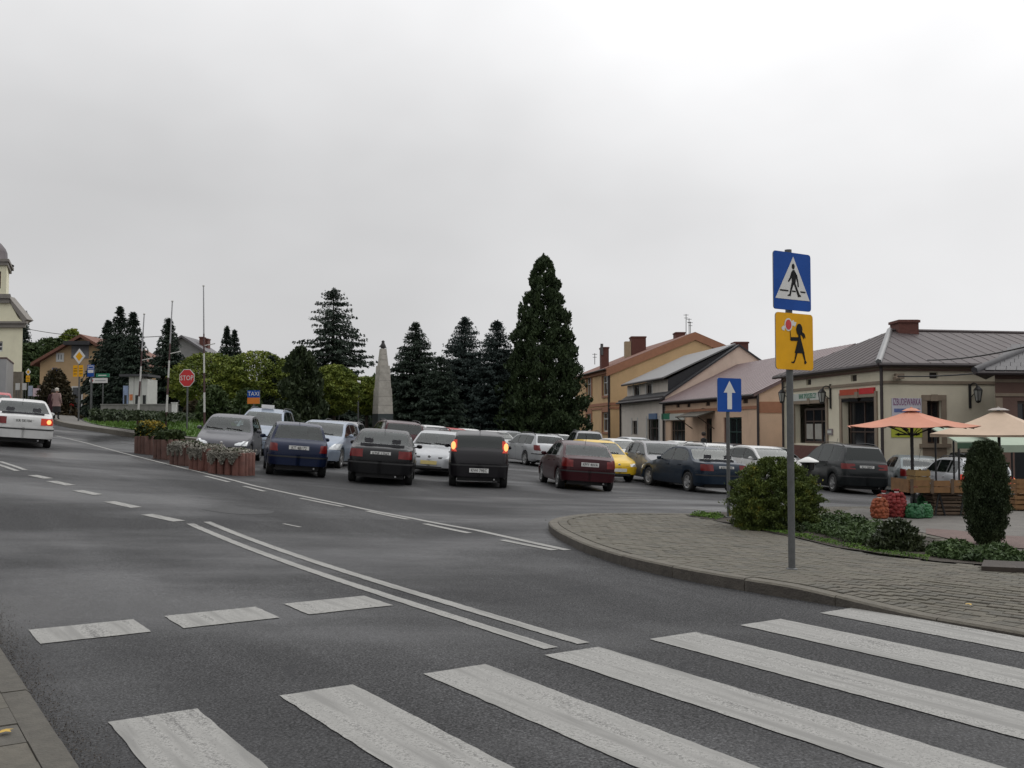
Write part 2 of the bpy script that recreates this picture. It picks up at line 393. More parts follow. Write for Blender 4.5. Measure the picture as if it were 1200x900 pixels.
def strip(px, w, name, off=.006, m=None):
    p = [gnd(u, v).xy for u, v in px]; L_, R_ = [], []
    for i, q in enumerate(p):
        d = (p[min(i + 1, len(p) - 1)] - p[max(i - 1, 0)]).normalized(); n = Vector((-d.y, d.x)) * w / 2
        L_.append(q + n); R_.append(q - n)
    o = sheet(name, L_ + R_[::-1], off, m or PAINT, .5); o.parent = ROAD; return o
strip([(665, 645), (560, 622), (480, 607), (400, 591), (300, 570), (200, 545), (140, 530), (100, 519), (66, 511)], .12, 'edge_line')
for a, b in (((650, 645), (588, 633)), ((550, 625), (498, 614)), ((478, 609), (430, 599)), ((402, 594), (352, 584)), ((310, 576), (286, 570)), ((268, 565), (240, 558))):
    strip([a, b], .12, 'edge_line_dash')
strip([(30, 551), (0, 541)], .12, 'centre_line'); strip([(20, 552), (-20, 539)], .12, 'centre_line')
for a, b in (((210, 611), (172, 603)), ((160, 595), (128, 588)), ((115, 580), (91, 575)), ((83, 569), (60, 564)), ((57, 561), (38, 557))):
    strip([a, b], .22, 'lane_dash')
strip([(352, 618), (332, 614)], .06, 'road_marking')
PATCH = mat('tar_patch', (.027, .027, .028), .7, .35, 14, .5, 70)
o = sheet('asphalt_patch', [tuple(gnd(u, v).xy) for u, v in ((236, 597), (248, 595), (262, 594.5), (285, 595), (303, 597), (322, 599), (318, 602), (296, 603), (276, 602.5), (258, 600.5))], .003, PATCH, .5); o.parent = ROAD
# pale wet streaks on the square, their sheen painted on as colour
for a, b in (((725, 583), (775, 584)), ((800, 596), (845, 599))): strip([a, b], .12, 'wet_sheen_streak')

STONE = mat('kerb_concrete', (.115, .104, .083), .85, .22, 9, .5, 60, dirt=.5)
BRICK = [mat('paver_%d' % i, c, .85, .2, 14, .4, 80, dirt=.35) for i, c in enumerate(((.098, .090, .069), (.110, .100, .077), (.087, .081, .065), (.103, .092, .072)))]
JOINT = mat('joint_sand', (.07, .066, .055), .95, .3, 30)
SOIL = mat('soil', (.036, .028, .02), .95, .4, 12, .8, 30)
KH = .13
front = [(.60, 15.9), (.66, 15.2), (.78, 14.4), (1.01, 13.23), (1.40, 11.99), (1.86, 11.07), (2.28, 10.42)] + [tuple(st(s_, t_)) for s_, t_ in ((7.70, 6.4), (7.79, 5.4), (7.83, 4.4), (7.83, 3.2), (7.83, 2), (7.83, 0), (7.83, -2.2), (7.83, -4.4))]
def PH(x, y):
    s_, t_ = x * .836 + y * .549, -x * .549 + y * .836
    return KH - .095 * (1 - sst(5.2, 6.9, t_)) * (1 - sst(8.0, 9.6, s_))
tip = [(3.60, 17.75), (3.04, 17.98), (2.15, 18.1), (1.37, 17.95), (.85, 17.3), (.62, 16.6)]
def smooth_poly(pts, n=6):
    o = []
    for i in range(len(pts) - 1):
        p0, p1, p2, p3 = [Vector(pts[max(0, min(len(pts) - 1, k))]) for k in (i - 1, i, i + 1, i + 2)]
        for k in range(n):
            t = k / n
            o.append(.5 * ((2 * p1) + (p2 - p0) * t + (2 * p0 - 5 * p1 + 4 * p2 - p3) * t * t + (3 * p1 - p0 - 3 * p2 + p3) * t ** 3))
    o.append(Vector(pts[-1])); return o
edge = smooth_poly(tip + front)          # outer top edge of the kerb, from the far side round the tip to the right
def offset(pl, w):
    o = []
    for i, q in enumerate(pl):
        d = (pl[min(i + 1, len(pl) - 1)] - pl[max(i - 1, 0)]).normalized(); o.append(q + Vector((-d.y, d.x)) * w)
    return o
inner = offset(edge, .15)
PAVE = thing('pavement', None, None, (0, 0, 0)); PAVE['kind'] = 'structure'
back = [(8.96, .62), (20, .62), (24, 19.5), (12, 20.2), (6, 19.6), (4.6, 18.3), (3.60, 17.75)]
body = [tuple(p) for p in inner] + back[1:-1]
sheet('paving_bed', body, -.012, JOINT, .4, PAVE, hf=PH)
# kerb stones about a metre long
acc = 0; run = [0]
for i in range(1, len(edge)):
    acc += (edge[i] - edge[i - 1]).length
    if acc >= .98 or i == len(edge) - 1: run.append(i); acc = 0
KFACE = mat('kerb_face_dark', (.060, .052, .043), .75, .35, 7, .5, 50, dirt=.5)  # outer vertical faces get a darker colour than the kerb tops
def kerb_run(edge, inner, run, parent, zt, zb=-.25):
    for a, b in zip(run[:-1], run[1:]):
        e = [edge[k].copy() for k in range(a, b + 1)]; n_ = [inner[k].copy() for k in range(a, b + 1)]
        d = (e[1] - e[0]).normalized() * .006; e[0] += d; n_[0] += d; d = (e[-1] - e[-2]).normalized() * .006; e[-1] -= d; n_[-1] -= d
        m = MB(); ch = .018; dz = rnd.uniform(-.004, .004)
        for k in range(len(e) - 1):
            p, q, r, s = e[k], e[k + 1], n_[k + 1], n_[k]
            pi, qi = p + (s - p) * .13, q + (r - q) * .13
            zp, zq = (zt(*p) + dz, zt(*q) + dz) if callable(zt) else (zt + dz, zt + dz)
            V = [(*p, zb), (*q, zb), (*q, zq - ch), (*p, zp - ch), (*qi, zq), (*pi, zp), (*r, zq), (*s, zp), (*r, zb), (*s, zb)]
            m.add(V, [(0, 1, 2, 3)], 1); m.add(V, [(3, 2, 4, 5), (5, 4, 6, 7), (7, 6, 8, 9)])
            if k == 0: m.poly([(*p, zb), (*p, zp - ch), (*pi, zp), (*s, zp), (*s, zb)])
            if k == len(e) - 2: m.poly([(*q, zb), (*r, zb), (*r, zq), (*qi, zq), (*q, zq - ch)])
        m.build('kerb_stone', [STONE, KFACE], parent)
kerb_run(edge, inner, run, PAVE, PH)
# the planted bed and what is paver, what is soil
bed = [flat(u, v, KH).xy for u, v in ((806, 604), (840, 610), (880, 619), (930, 629), (980, 641), (1030, 650), (1100, 658), (1160, 663), (1215, 668), (1240, 655), (1195, 650), (1150, 643), (1100, 634), (1050, 620), (1000, 609), (960, 604), (880, 601), (830, 601))]
def inside(p, poly):
    c = False; j = len(poly) - 1
    for i in range(len(poly)):
        a, b = poly[i], poly[j]
        if (a[1] > p[1]) != (b[1] > p[1]) and p[0] < (b[0] - a[0]) * (p[1] - a[1]) / (b[1] - a[1]) + a[0]: c = not c
        j = i
    return c
sheet('planting_bed', [tuple(p) for p in bed], KH + .004, SOIL, .4, None, hf=lambda x, y: .03 * math.sin(x * 3.1) * math.sin(y * 2.7) * .5, kind='structure')
# concrete pavers 20 x 10 cm, running bond; the larger ones in the picture one by one
ba = R(45); BX = Vector((-math.sin(ba), math.cos(ba))); BY = Vector((math.cos(ba), math.sin(ba)))
inn_poly = [tuple(p) for p in offset(edge, .285)] + back[1:-1]
bricks = []
for j in range(-40, 190):
    for i in range(-110, 110):
        c = BX * ((i + .5 * (j % 2)) * .2) + BY * (j * .1 + .0)
        if c.y < 3.2 or c.y > 19.5 or c.x < .4 or c.x > min(11.5, c.y * .85 + .8): continue
        cs = [c + BX * a + BY * b for a, b in ((-.1, -.05), (.1, -.05), (.1, .05), (-.1, .05))]
        if inside(c, inn_poly) and not any(inside(q, bed) for q in cs): bricks.append(c)
bricks.sort(key=lambda c: c.length + (50 if c.x > c.y * .53 else 0))
def brick_geo(mb, c, dz, mi=0):
    g = .0035; h = .006; tl = rnd.uniform(-.0015, .0015)
    lo = [c + BX * a + BY * b for a, b in ((-.1 + g, -.05 + g), (.1 - g, -.05 + g), (.1 - g, .05 - g), (-.1 + g, .05 - g))]
    up = [c + BX * a + BY * b for a, b in ((-.1 + g + h, -.05 + g + h), (.1 - g - h, -.05 + g + h), (.1 - g - h, .05 - g - h), (-.1 + g + h, .05 - g - h))]
    z = PH(c.x, c.y) + dz; o = [(*p, z - .04) for p in lo] + [(*p, z - .005) for p in lo] + [(*p, z + (tl if k in (0, 1) else -tl)) for k, p in enumerate(up)]
    fs = [(8, 9, 10, 11)]
    for k in range(4): k2 = (k + 1) % 4; fs += [(k, k2, 4 + k2, 4 + k), (4 + k, 4 + k2, 8 + k2, 8 + k)]
    mb.add(o, fs, mi)
co_, ci_ = offset(edge, .158), offset(edge, .30)
L_ = 0; marks = [0]
for i in range(1, len(co_)):
    L_ += (co_[i] - co_[i - 1]).length; marks.append(L_)
def on(pl, d):
    i = max(k for k in range(len(marks) - 1) if marks[k] <= d); f = (d - marks[i]) / max(1e-6, marks[i + 1] - marks[i]); return pl[i].lerp(pl[i + 1], min(1, f))
sold = MB()
for k in range(int(marks[-1] / .1) - 1):
    p, q, r, t_ = on(co_, k * .1 + .003), on(co_, k * .1 + .097), on(ci_, k * .1 + .097), on(ci_, k * .1 + .003); c = (p + r) / 2
    if c.y < 2.2: break
    z = PH(c.x, c.y) + .004 + rnd.uniform(-.002, .002); sold.prism([(*p, z - .04), (*q, z - .04), (*r, z - .04), (*t_, z - .04)] if (q - p).cross(t_ - p) > 0 else [(*t_, z - .04), (*r, z - .04), (*q, z - .04), (*p, z - .04)], (0, 0, .04), rnd.randrange(4))
tag(sold.build('edging_course', BRICK, PAVE), kind='stuff')
for c in bricks[:300]:
    m = MB(); brick_geo(m, c, rnd.uniform(-.004, .003)); m.build('paving_brick', rnd.choice(BRICK), PAVE)
m = MB()
for c in bricks[300:]: brick_geo(m, c, rnd.uniform(-.004, .003), rnd.randrange(4))
tag(m.build('paving_brickwork', BRICK, PAVE), kind='stuff')
# reddish band of pavers in front of the stalls, laid over the bedding
REDP = mat('red_paver', (.125, .083, .072), .85, .2, 10, .4, 70, dirt=.3)
GREYP = mat('plaza_slab', (.125, .117, .105), .85, .2, 4, .4, 60, dirt=.4)
def quad_px(name, px, z, m):
    return sheet(name, [flat(u, v, KH).xy for u, v in px], z, m, .8, None, hf=lambda x, y: 0, kind='structure')
# near left corner: kerb and pavement on the near side of the road
NP = thing('near_pavement', None, None, (0, 0, 0)); NP['kind'] = 'structure'
e2 = [st(.90, 1.2 + .27 * i) for i in range(0, 60)]; e2 = e2[::-1]
i2 = [p - RS * .15 for p in e2]
run2 = list(range(3, 60, 4))
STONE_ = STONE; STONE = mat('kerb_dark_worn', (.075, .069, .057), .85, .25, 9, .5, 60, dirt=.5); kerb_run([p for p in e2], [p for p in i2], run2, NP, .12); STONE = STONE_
sheet('paving_bed', [st(.75, 1), st(.75, 17), st(-6, 17), st(-6, 1)], .105, JOINT, 1.0, NP, hf=lambda x, y: 0)
SLAB = [mat('slab_%d' % i, c, .85, .25, 8, .4, 70, dirt=.5) for i, c in enumerate(((.085, .078, .062), (.097, .088, .07), (.078, .072, .06)))]
for k in range(26):
    for j in range(7):
        m = MB(); s1 = .745 - .352 * j; t0 = 2 + .352 * k + (.17 if j % 2 else 0)
        o = st(s1 - .345, t0); a = RS * .345; b = RD * .345
        m.obox((*o, .07), (*a, 0), (*b, 0), (0, 0, .05 + rnd.uniform(-.004, .004)))
        m.build('paving_slab', rnd.choice(SLAB), NP)
# gutter grit along the near kerb and the island kerb
GRIT = mat('grit', (.058, .046, .034), .95, .5, 40, .9, 60)
def grit(px_pts, w, n, name, label):
    rng = np.random.default_rng(5); C = []
    for _ in range(n):
        k = rng.integers(0, len(px_pts) - 1); f = rng.random(); p = px_pts[k] * (1 - f) + px_pts[k + 1] * f
        q = p + RS * abs(rng.normal()) * w if name == 'gutter_grit' else p
        C.append((q.x, q.y, H(q.x, q.y) + .006))
    C = np.array(C); D = rng.normal(size=(n, 3)); D[:, 2] *= .3
    o = cards(name, C, D, rng.uniform(.004, .011, n), rng.uniform(.003, .009, n), GRIT, None, rng); o['kind'] = 'stuff'
grit([st(.91, 3), st(.91, 12)], .13, 9000, 'gutter_grit', '')
LEAFY = mat('fallen_leaf_yellow', (.42, .27, .04), .7, .25, 20)
for (u, v) in ((6, 857), (1135, 708)):
    m = MB(); p = flat(u, v, .135); a = rnd.uniform(0, 6)
    pts = [p + Vector((math.cos(a + q) * r_, math.sin(a + q) * r_, .006 * (k % 2))) for k, (q, r_) in enumerate(((0, .05), (.7, .025), (1.4, .038), (2.3, .02), (3.1, .045), (4.2, .022), (5.0, .035), (5.7, .02)))]
    m.poly(pts); tag(m.build('fallen_leaf', LEAFY, None, org=p), 'small yellow leaf lying on the pavement slabs by the near kerb' if u < 100 else 'small dry leaf lying on the brick pavement near the crossing', 'leaf')

# left bank: pavement, kerb, grass
GRASS = leafmat('grass_blades', (.045, .095, .016), (.11, .19, .03), 1.5, .8)
GRASSB = mat('grass_ground', (.06, .115, .02), .9, .4, 3, .6, 20)
PAVL = mat('worn_flags', (.13, .122, .11), .9, .18, 1.5, .4, 30, dirt=.4)
kb = [gnd(u, v).xy for u, v in ((262, 523), (215, 518), (165, 514), (120, 507), (80, 501), (64, 496), (58, 490), (60, 484))]
kbs = smooth_poly([tuple(p) for p in kb], 5)
inb = offset(kbs, -.2)
BANK = thing('bank_pavement', None, None, (0, 0, 0)); BANK['kind'] = 'structure'
acc = 0; run = [0]
for i in range(1, len(kbs)):
    acc += (kbs[i] - kbs[i - 1]).length
    if acc >= 1.6 or i == len(kbs) - 1: run.append(i); acc = 0
for a, b in zip(run[:-1], run[1:]):
    m = MB()
    for k in range(a, b):
        p, q, r, s = kbs[k], kbs[k + 1], inb[k + 1], inb[k]
        z = [H(*w) for w in (p, q, r, s)]
        m.add([(*p, z[0] - .1), (*q, z[1] - .1), (*q, z[1] + .2), (*p, z[0] + .2), (*r, z[2] + .2), (*s, z[3] + .2)], [(0, 1, 2, 3), (3, 2, 4, 5)])
    m.build('kerb_stone', STONE, BANK)
pv = offset(kbs, -1.5)
sheet('bank_footway', [tuple(p) for p in inb] + [tuple(p) for p in pv[::-1]], .19, PAVL, 1.0, BANK)
gb = [gnd(u, v, .8).xy for u, v in ((300, 492), (230, 487), (140, 482), (88, 480))]
gp = offset(kbs, -1.52)
lawn = [tuple(p) for p in gp[:-9]] + [tuple(p) for p in gb[::-1]]
def bankH(x, y):
    d = min((Vector((x, y)) - q).length for q in kbs[::2]); return H(x, y) + .22 + .62 * sst(1.5, 7.5, d)
sheet('grass_bank', lawn, 0, GRASSB, 1.0, None, hf=bankH, kind='structure')
rng = np.random.default_rng(3)
def grass(poly, n, hf, ln, name='grass', m=None):
    xs = [p[0] for p in poly]; ys = [p[1] for p in poly]; C = []
    while len(C) < n:
        x, y = rng.uniform(min(xs), max(xs)), rng.uniform(min(ys), max(ys))
        if inside((x, y), poly): C.append((x, y, hf(x, y) + ln * .35))
    C = np.array(C); D = np.stack([rng.normal(0, .35, n), rng.normal(0, .35, n), np.ones(n)], 1)
    o = cards(name, C, D, rng.uniform(.6, 1.3, n) * ln, rng.uniform(.15, .3, n) * ln, m or GRASS, None, rng, .3); o['kind'] = 'stuff'; return o
grass(lawn, 9000, bankH, .22)
# ------------------------------------------------------------------ cars
PLAST = mat('black_plastic', (.022, .022, .023), .55, .1, 20)
DARKIN = mat('dark_interior', (.018, .018, .019), .8, .2, 8)
SEAT = mat('seat_fabric', (.05, .05, .055), .9, .2, 12)
RUBBER = mat('tyre_rubber', (.016, .016, .016), .8, .15, 25)
ALLOY = mat('wheel_silver', (.36, .36, .36), .35, .12, 10, metal=.6)
CHROME = mat('chrome', (.6, .6, .6), .18, .05, 10, metal=1)
LAMPC = mat('headlamp_glass', (.55, .57, .58), .12, .25, 9, metal=.25, coat=.8)
LAMPR = mat('red_lamp', (.13, .006, .006), .3, .25, 12, coat=.2, spec=.3)
LAMPON = mat('red_lamp_lit', (.3, .02, .01), .3, .2, 9, spec=.3, emit=((1, .07, .02), .2))
LAMPHOT = mat('brake_bulb_lit', (.8, .2, .05), .3, 0, emit=((1, .42, .14), 1.6))
PLATE = mat('plate_white', (.62, .62, .60), .5, .08, 9)
PLATEY = mat('plate_yellow', (.62, .50, .20), .5, .08, 9)
INK = mat('black_ink', (.015, .015, .015), .6, 0)
GLASS = glassmat('car_glass', (.60, .68, .66), .82)
GLASSD = glassmat('dark_car_glass', (.10, .11, .11), .5, 1.42)
def paint(name, c, metal=.3):
    return mat('paint_' + name, c, .28, .10, 2.2, 0, metal=metal * .6, coat=.22, spec=.22, dirt=.22)
def itp(P):
    xs = [p[0] for p in P]; ys = [p[1] for p in P]; n = len(xs)
    d = [(ys[i + 1] - ys[i]) / (xs[i + 1] - xs[i]) for i in range(n - 1)]
    m = [d[0]] + [0 if d[i - 1] * d[i] <= 0 else 2 * d[i - 1] * d[i] / (d[i - 1] + d[i]) for i in range(1, n - 1)] + [d[-1]]
    def f(x):
        if x <= xs[0]: return ys[0]
        if x >= xs[-1]: return ys[-1]
        i = max(k for k in range(n - 1) if xs[k] <= x)
        h = xs[i + 1] - xs[i]; t = (x - xs[i]) / h
        return (2*t**3 - 3*t*t + 1) * ys[i] + (t**3 - 2*t*t + t) * h * m[i] + (-2*t**3 + 3*t*t) * ys[i+1] + (t**3 - t*t) * h * m[i+1]
    return f

class Car:
    def __init__(s, L, W, top, belt, wheels, ws, rg, sidew, doors, r=.3, tumble=.36, plan=None, sill=.21, hl=None, tl=None, plate_z=.8, bump=(.27, .52), rbump=(.30, .56), grille=(.34, .50, .66), bumpm='paint', rails=False, spokes=5, fplate=.42):
        s.L, s.W = L, W; s.top = itp(top); s.belt = itp(belt); s.wheels = wheels; s.ws, s.rg = ws, rg; s.sidew, s.doors = sidew, doors; s.r = r; s.R = r + .045
        s.tumble = tumble; s.sill = sill; s.hl, s.tl = hl, tl; s.plate_z = plate_z; s.bump, s.rbump = bump, rbump; s.grille = grille; s.bumpm = bumpm; s.rails = rails; s.spokes = spokes; s.fplate = fplate
        s.plan = itp(plan or [(0, .60), (.04, .74), (.12, .85), (.3, .94), (.7, .99), (1.4, 1), (L - 1.2, 1), (L - .6, .975), (L - .3, .94), (L - .14, .89), (L - .05, .82), (L, .72)])
        s.parts = None
    def half(s, x): return s.W / 2 * s.plan(x)
    def low(s, x):
        z = s.sill + .10 * max(0, 1 - x / .5) ** 2 + .10 * max(0, 1 - (s.L - x) / .5) ** 2
        for w in s.wheels:
            q = abs(x - w)
            if q < s.R: z = max(z, s.r + math.sqrt(s.R ** 2 - q * q))
        return z
    def section(s, x):
        zt = s.top(x); zb = min(s.belt(x), zt - .055); wm = s.half(x); zl = s.low(x)
        zm = min(max(.56, zl + .07), zb - .04); ze = zt - .04; w0 = wm * .955
        wz = lambda z: w0 - s.tumble * (z - zb) - .10 * max(0, z - zb) ** 2
        g0 = zb + min(.02, .25 * (ze - zb)); g1 = ze - min(.055, .3 * (ze - zb))
        return [(wm * .93, zl), (wm * .985, zl + .3 * (zm - zl)), (wm, zm), (wm * .992, zm + .6 * (zb - zm)), (w0, zb), (wz(g0) - .004, g0), (wz(g1) - .004, g1), (wz(ze), ze), (wz(ze) - .075, zt - .012), ((wz(ze) - .075) * .5, zt - .003), (0, zt)]
    def w(s, x, z):
        p = s.section(x)[:8]
        if z <= p[0][1]: return p[0][0]
        for a, b in zip(p[:-1], p[1:]):
            if a[1] <= z <= b[1]: return a[0] + (b[0] - a[0]) * (z - a[1]) / max(1e-6, b[1] - a[1])
        return p[-1][0]
    def send(s, z, front):
        n = 160; half = range(n + 1)
        for k in half:
            x = (s.L * .5) * k / n if front else s.L - (s.L * .5) * k / n
            if s.top(x) >= z + .02: return x
        return 0 if front else s.L
    def wrap(s, front, xin, zs, ds, off, nx=4, ns=6):
        g = []
        sg = 1 if front else -1
        for z in zs:
            s0 = s.send(z, front); w0 = s.w(s0, z); row = []
            xi = min(xin, w0 - .02)
            for k in range(nx): row.append((xi + (w0 - xi) * k / (nx - 1), s0 - sg * off))
            for k in range(1, ns + 1): q = s0 + sg * ds * (k / ns) ** 1.5; row.append((s.w(q, z) + off, q))
            g.append([Vector((x, s.L / 2 - q, z)) for x, q in row])
        return g
    def patch(s, mb, front, xin, zs, ds, off, sides=(1, -1), mi=0, nx=4, ns=6):
        for sd_ in sides:
            g = [[Vector((p.x * sd_, p.y, p.z)) for p in row] for row in s.wrap(front, xin, zs, ds, off, nx, ns)]
            mb.grid(g, lambda p: Vector((p.x * .965, p.y * .975, p.z)), mi, flip=(sd_ > 0) != (not front))
    def build(s):
        if s.parts: return s.parts
        L = s.L; X = set(np.round(np.linspace(0, L, 34), 4))
        X |= {.02, .05, .09, .15, L - .02, L - .05, L - .1, L - .15}
        for w_ in s.wheels:
            X = {x for x in X if abs(x - w_) > s.R + .02}
            X |= {w_ + s.R * math.cos(math.pi * k / 12) for k in range(13)} | {w_ - s.R - .006, w_ + s.R + .006}
        keys = list(s.ws) + list(s.rg) + [q for a in s.sidew for q in a]
        for q in keys:
            X = {x for x in X if abs(x - q) > .02 or any(abs(x - k) < 1e-6 for k in keys)}; X.add(q)
        for a, b in s.doors:
            for q in (a, b): X |= {q - .006, q + .006}
        X = sorted(x for x in X if 0 <= x <= L); sec = [s.section(x) for x in X]
        bins = {}
        def put(key, vs):
            bins.setdefault(key, MB()).add(vs, [(0, 1, 2, 3)])
        P = lambda j, i, sg: Vector((sec[j][i][0] * sg, L / 2 - X[j], sec[j][i][1]))
        for j in range(len(X) - 1):
            xm = (X[j] + X[j + 1]) / 2
            for i in range(10):
                for sg in (1, -1):
                    key = ('body', 0)
                    gh = sec[j][6][1] - sec[j][5][1] + sec[j + 1][6][1] - sec[j + 1][5][1]
                    if i == 5 and gh > .10:
                        for k, (a, b) in enumerate(s.sidew):
                            if a < xm < b: key = ('side_window', k, sg)
                    if i in (8, 9):
                        if s.ws[0] < xm < s.ws[1]: key = ('windscreen',)
                        elif s.rg[0] < xm < s.rg[1]: key = ('rear_window',)
                    if i < 5:
                        for k, (a, b) in enumerate(s.doors):
                            if a + .007 < xm < b - .007: key = ('door', k, sg)
                            elif abs(xm - a) < .0065 or abs(xm - b) < .0065: key = ('body', 1)
                    if i == 4 and gh > .1 and any(a < xm < b for a, b in s.sidew): key = ('body', 1)
                    if i == 5 and gh > .10 and key[0] == 'body' and s.sidew[0][0] < xm < s.sidew[-1][1]: key = ('body', 1)
                    q = [P(j, i, sg), P(j, i + 1, sg), P(j + 1, i + 1, sg), P(j + 1, i, sg)]
                    if sg < 0: q = q[::-1]
                    put(key, q)
        body = MB()
        for mi in (0, 1):
            if ('body', mi) in bins: b = bins.pop(('body', mi)); body.add(b.v, b.f, mi)
        for j, fl in ((0, False), (len(X) - 1, True)):
            for i in range(10):
                q = [P(j, i, 1), P(j, i + 1, 1), P(j, i + 1, -1), P(j, i, -1)]
                body.add(q if fl else q[::-1], [(0, 1, 2, 3)], 0)
        # underbody and wheel wells
        zc = min(s.belt(L / 2) - .30, .62)
        body.box((0, 0, (zc + .17) / 2 + .0), (s.W - .50, L - .5, zc - .17), 1)
        for a in (s.wheels[0] - .5, s.wheels[1] + .5): pass
        mid = (s.wheels[0] + s.wheels[1]) / 2; wbx = s.wheels[1] - s.wheels[0] - 2 * s.R
        body.box((0, L / 2 - mid, (zc + .2) / 2), (s.W - .16, wbx - .05, zc - .2), 1)
        out = []
        def mk(mb, name, mats, parent=-1, loc=None, smooth=38):
            me = bpy.data.meshes.new(name)
            me.from_pydata([tuple(v) for v in mb.v], [], mb.f)
            for m in mats: me.materials.append(MATS.get(m) or PLAST)
            if len(mats) > 1: me.polygons.foreach_set('material_index', mb.m)
            bm = bmesh.new(); bm.from_mesh(me); bmesh.ops.remove_doubles(bm, verts=bm.verts, dist=.0004); bm.to_mesh(me); bm.free()
            me.shade_smooth(); me.set_sharp_from_angle(angle=R(smooth))
            out.append((name, me, parent, mats, loc or (0, 0, 0))); return len(out) - 1
        bi = mk(body, 'body', ['paint', 'black_plastic'])
        for key, mb in bins.items():
            if key[0] == 'door':
                k = mk(mb, 'door', ['paint'])
                a, b = s.doors[key[1]]; sg = key[2]; q = b - .17; z = s.belt(q) - .13
                h = MB(); h.box((sg * (s.w(q, z) + .014), L / 2 - q, z), (.03, .16, .028)); mk(h, 'handle', ['black_plastic' if s.bumpm != 'paint' else 'paint'], k)
            else: mk(mb, key[0], [('glass')], -1, None, 60)
        # wheels
        r = s.r
        ty = MB(); ty.lathe([(r * .60, -.085), (r * .72, -.100), (r * .94, -.098), (r, -.075), (r * 1.005, 0), (r, .075), (r * .94, .098), (r * .72, .100), (r * .60, .085)], 26, axis='X')
        for sg in (1, -1):
            rm = MB(); rm.lathe([(r * .60, .088), (r * .66, .094), (r * .64, .082), (r * .56, .05), (r * .5, .02)], 26, axis='X', mi=0)
            rm.lathe([(r * .5, .02), (.0001, .02)], 26, axis='X', mi=1)
            for k in range(s.spokes):
                a = 2 * math.pi * k / s.spokes + .3; mt = Matrix.Rotation(a, 3, 'X')
                wd = .085 if s.spokes < 7 else .055
                rm.box(mt @ Vector((.066, 0, r * .34)), (.03, wd, r * .56), 0, mt)
            rm.lathe([(.075, .068), (.07, .092), (.0001, .095)], 14, axis='X')
            if sg < 0:
                rm.v = [(-x, y, z) for x, y, z in rm.v]; rm.f = [f[::-1] for f in rm.f]
            for q in s.wheels:
                k = mk(ty, 'wheel', ['tyre_rubber'], -1, (sg * (s.half(q) - .115), L / 2 - q, r))
                mk(rm, 'rim', ['wheel_silver', 'dark_interior'], k)
        zs = lambda a, b, n=4: [a + (b - a) * k / (n - 1) for k in range(n)]
        # bumpers, lamps, grille, plates
        fb = MB(); s.patch(fb, True, 0, [s.bump[0], s.bump[0] + .03, s.bump[1] - .03, s.bump[1]], .42, .035, nx=6); mk(fb, 'front_bumper', [s.bumpm if s.bumpm != 'paint' else 'paint'])
        rb = MB(); s.patch(rb, False, 0, [s.rbump[0], s.rbump[0] + .03, s.rbump[1] - .03, s.rbump[1]], .42, .03, nx=8); k = mk(rb, 'rear_bumper', [s.bumpm if s.bumpm != 'paint' else 'paint'])
        rs = MB(); s.patch(rs, False, 0, zs(s.rbump[1] - .075, s.rbump[1] - .035, 2), .40, .036, nx=8); mk(rs, 'rubbing_strip', ['black_plastic'], k)
        if s.hl:
            for sg in (1, -1):
                h = MB(); s.patch(h, True, s.hl[0], zs(s.hl[1], s.hl[2]), s.hl[3], .012, (sg,)); mk(h, 'headlight', ['headlamp_glass'])
        if s.tl:
            for sg in (1, -1):
                h = MB(); s.patch(h, False, s.tl[0], zs(s.tl[1], s.tl[2], 5), s.tl[3], .014, (sg,)); mk(h, 'tail_light', ['red_lamp'])
        gz = s.grille; g = MB(); s.patch(g, True, 0, zs(gz[1], gz[2], 3), .001, .010, nx=6, ns=1)
        g.v = [(x * gz[0] / max(.01, s.w(0.01, gz[1])), y, z) for x, y, z in g.v]; k = mk(g, 'grille', ['black_plastic'])
        b = MB(); q = s.send((gz[1] + gz[2]) / 2, True); b.lathe([(.001, .02), (.045, .018), (.05, .0)], 14, (0, 0, 0)); b.v = [(x, L / 2 - q + .012 + z, (gz[1] + gz[2]) / 2 + y) for x, y, z in b.v]; b.f = [f[::-1] for f in b.f]; mk(b, 'badge', ['chrome'], k)
        li = MB(); li.box((0, L / 2 + .0, s.bump[0] - .0), (s.W * .5, .10, .07)); mk(li, 'air_intake', ['black_plastic'])
        pz = s.plate_z; po = .045 if s.rbump[0] <= pz <= s.rbump[1] else .02
        q = s.send(pz + .05, False); pl = MB(); pl.box((0, L / 2 - q - po, pz), (.52, .02, .114)); mk(pl, 'rear_plate', ['plate'])
        q = s.send(s.fplate, True); pl = MB(); pl.box((0, L / 2 - q + .045, s.fplate), (.52, .02, .114)); mk(pl, 'front_plate', ['plate'])
        # mirrors, wipers, seats, steering wheel, aerial
        q = s.sidew[0][0] + .30; zb = s.belt(q)
        for sg in (1, -1):
            m = MB(); m.lathe([(.001, -.06), (.055, -.045), (.075, 0), (.055, .045), (.001, .06)], 10, (0, 0, 0), sy=.8); m.v = [(x * 1.15, y, z) for x, y, z in m.v]
            w_ = s.w(q, zb); m.v = [(x + sg * (w_ + .115), y + L / 2 - q, z + zb + .06) for x, y, z in m.v]
            m.box((sg * (w_ + .03), L / 2 - q, zb + .035), (.09, .05, .035)); mk(m, 'mirror', ['paint' if s.bumpm == 'paint' else 'black_plastic'])
        se = MB()
        cy = L / 2 - s.ws[1]; zt = s.top(s.ws[1] + .4)
        for sg in (1, -1):
            se.box((sg * .36, cy - .62, .62), (.46, .50, .2)); mt = Matrix.Rotation(R(14), 3, 'X')
            se.box((sg * .36, cy - .92, .86), (.44, .12, .56), 0, mt); se.box((sg * .36, cy - 1.02, min(1.2, zt - .17)), (.24, .09, .17), 0, mt)
        k = min(L / 2 - s.ws[1] - 1.75, 0); ry = max(cy - 1.85, -L / 2 + .75)
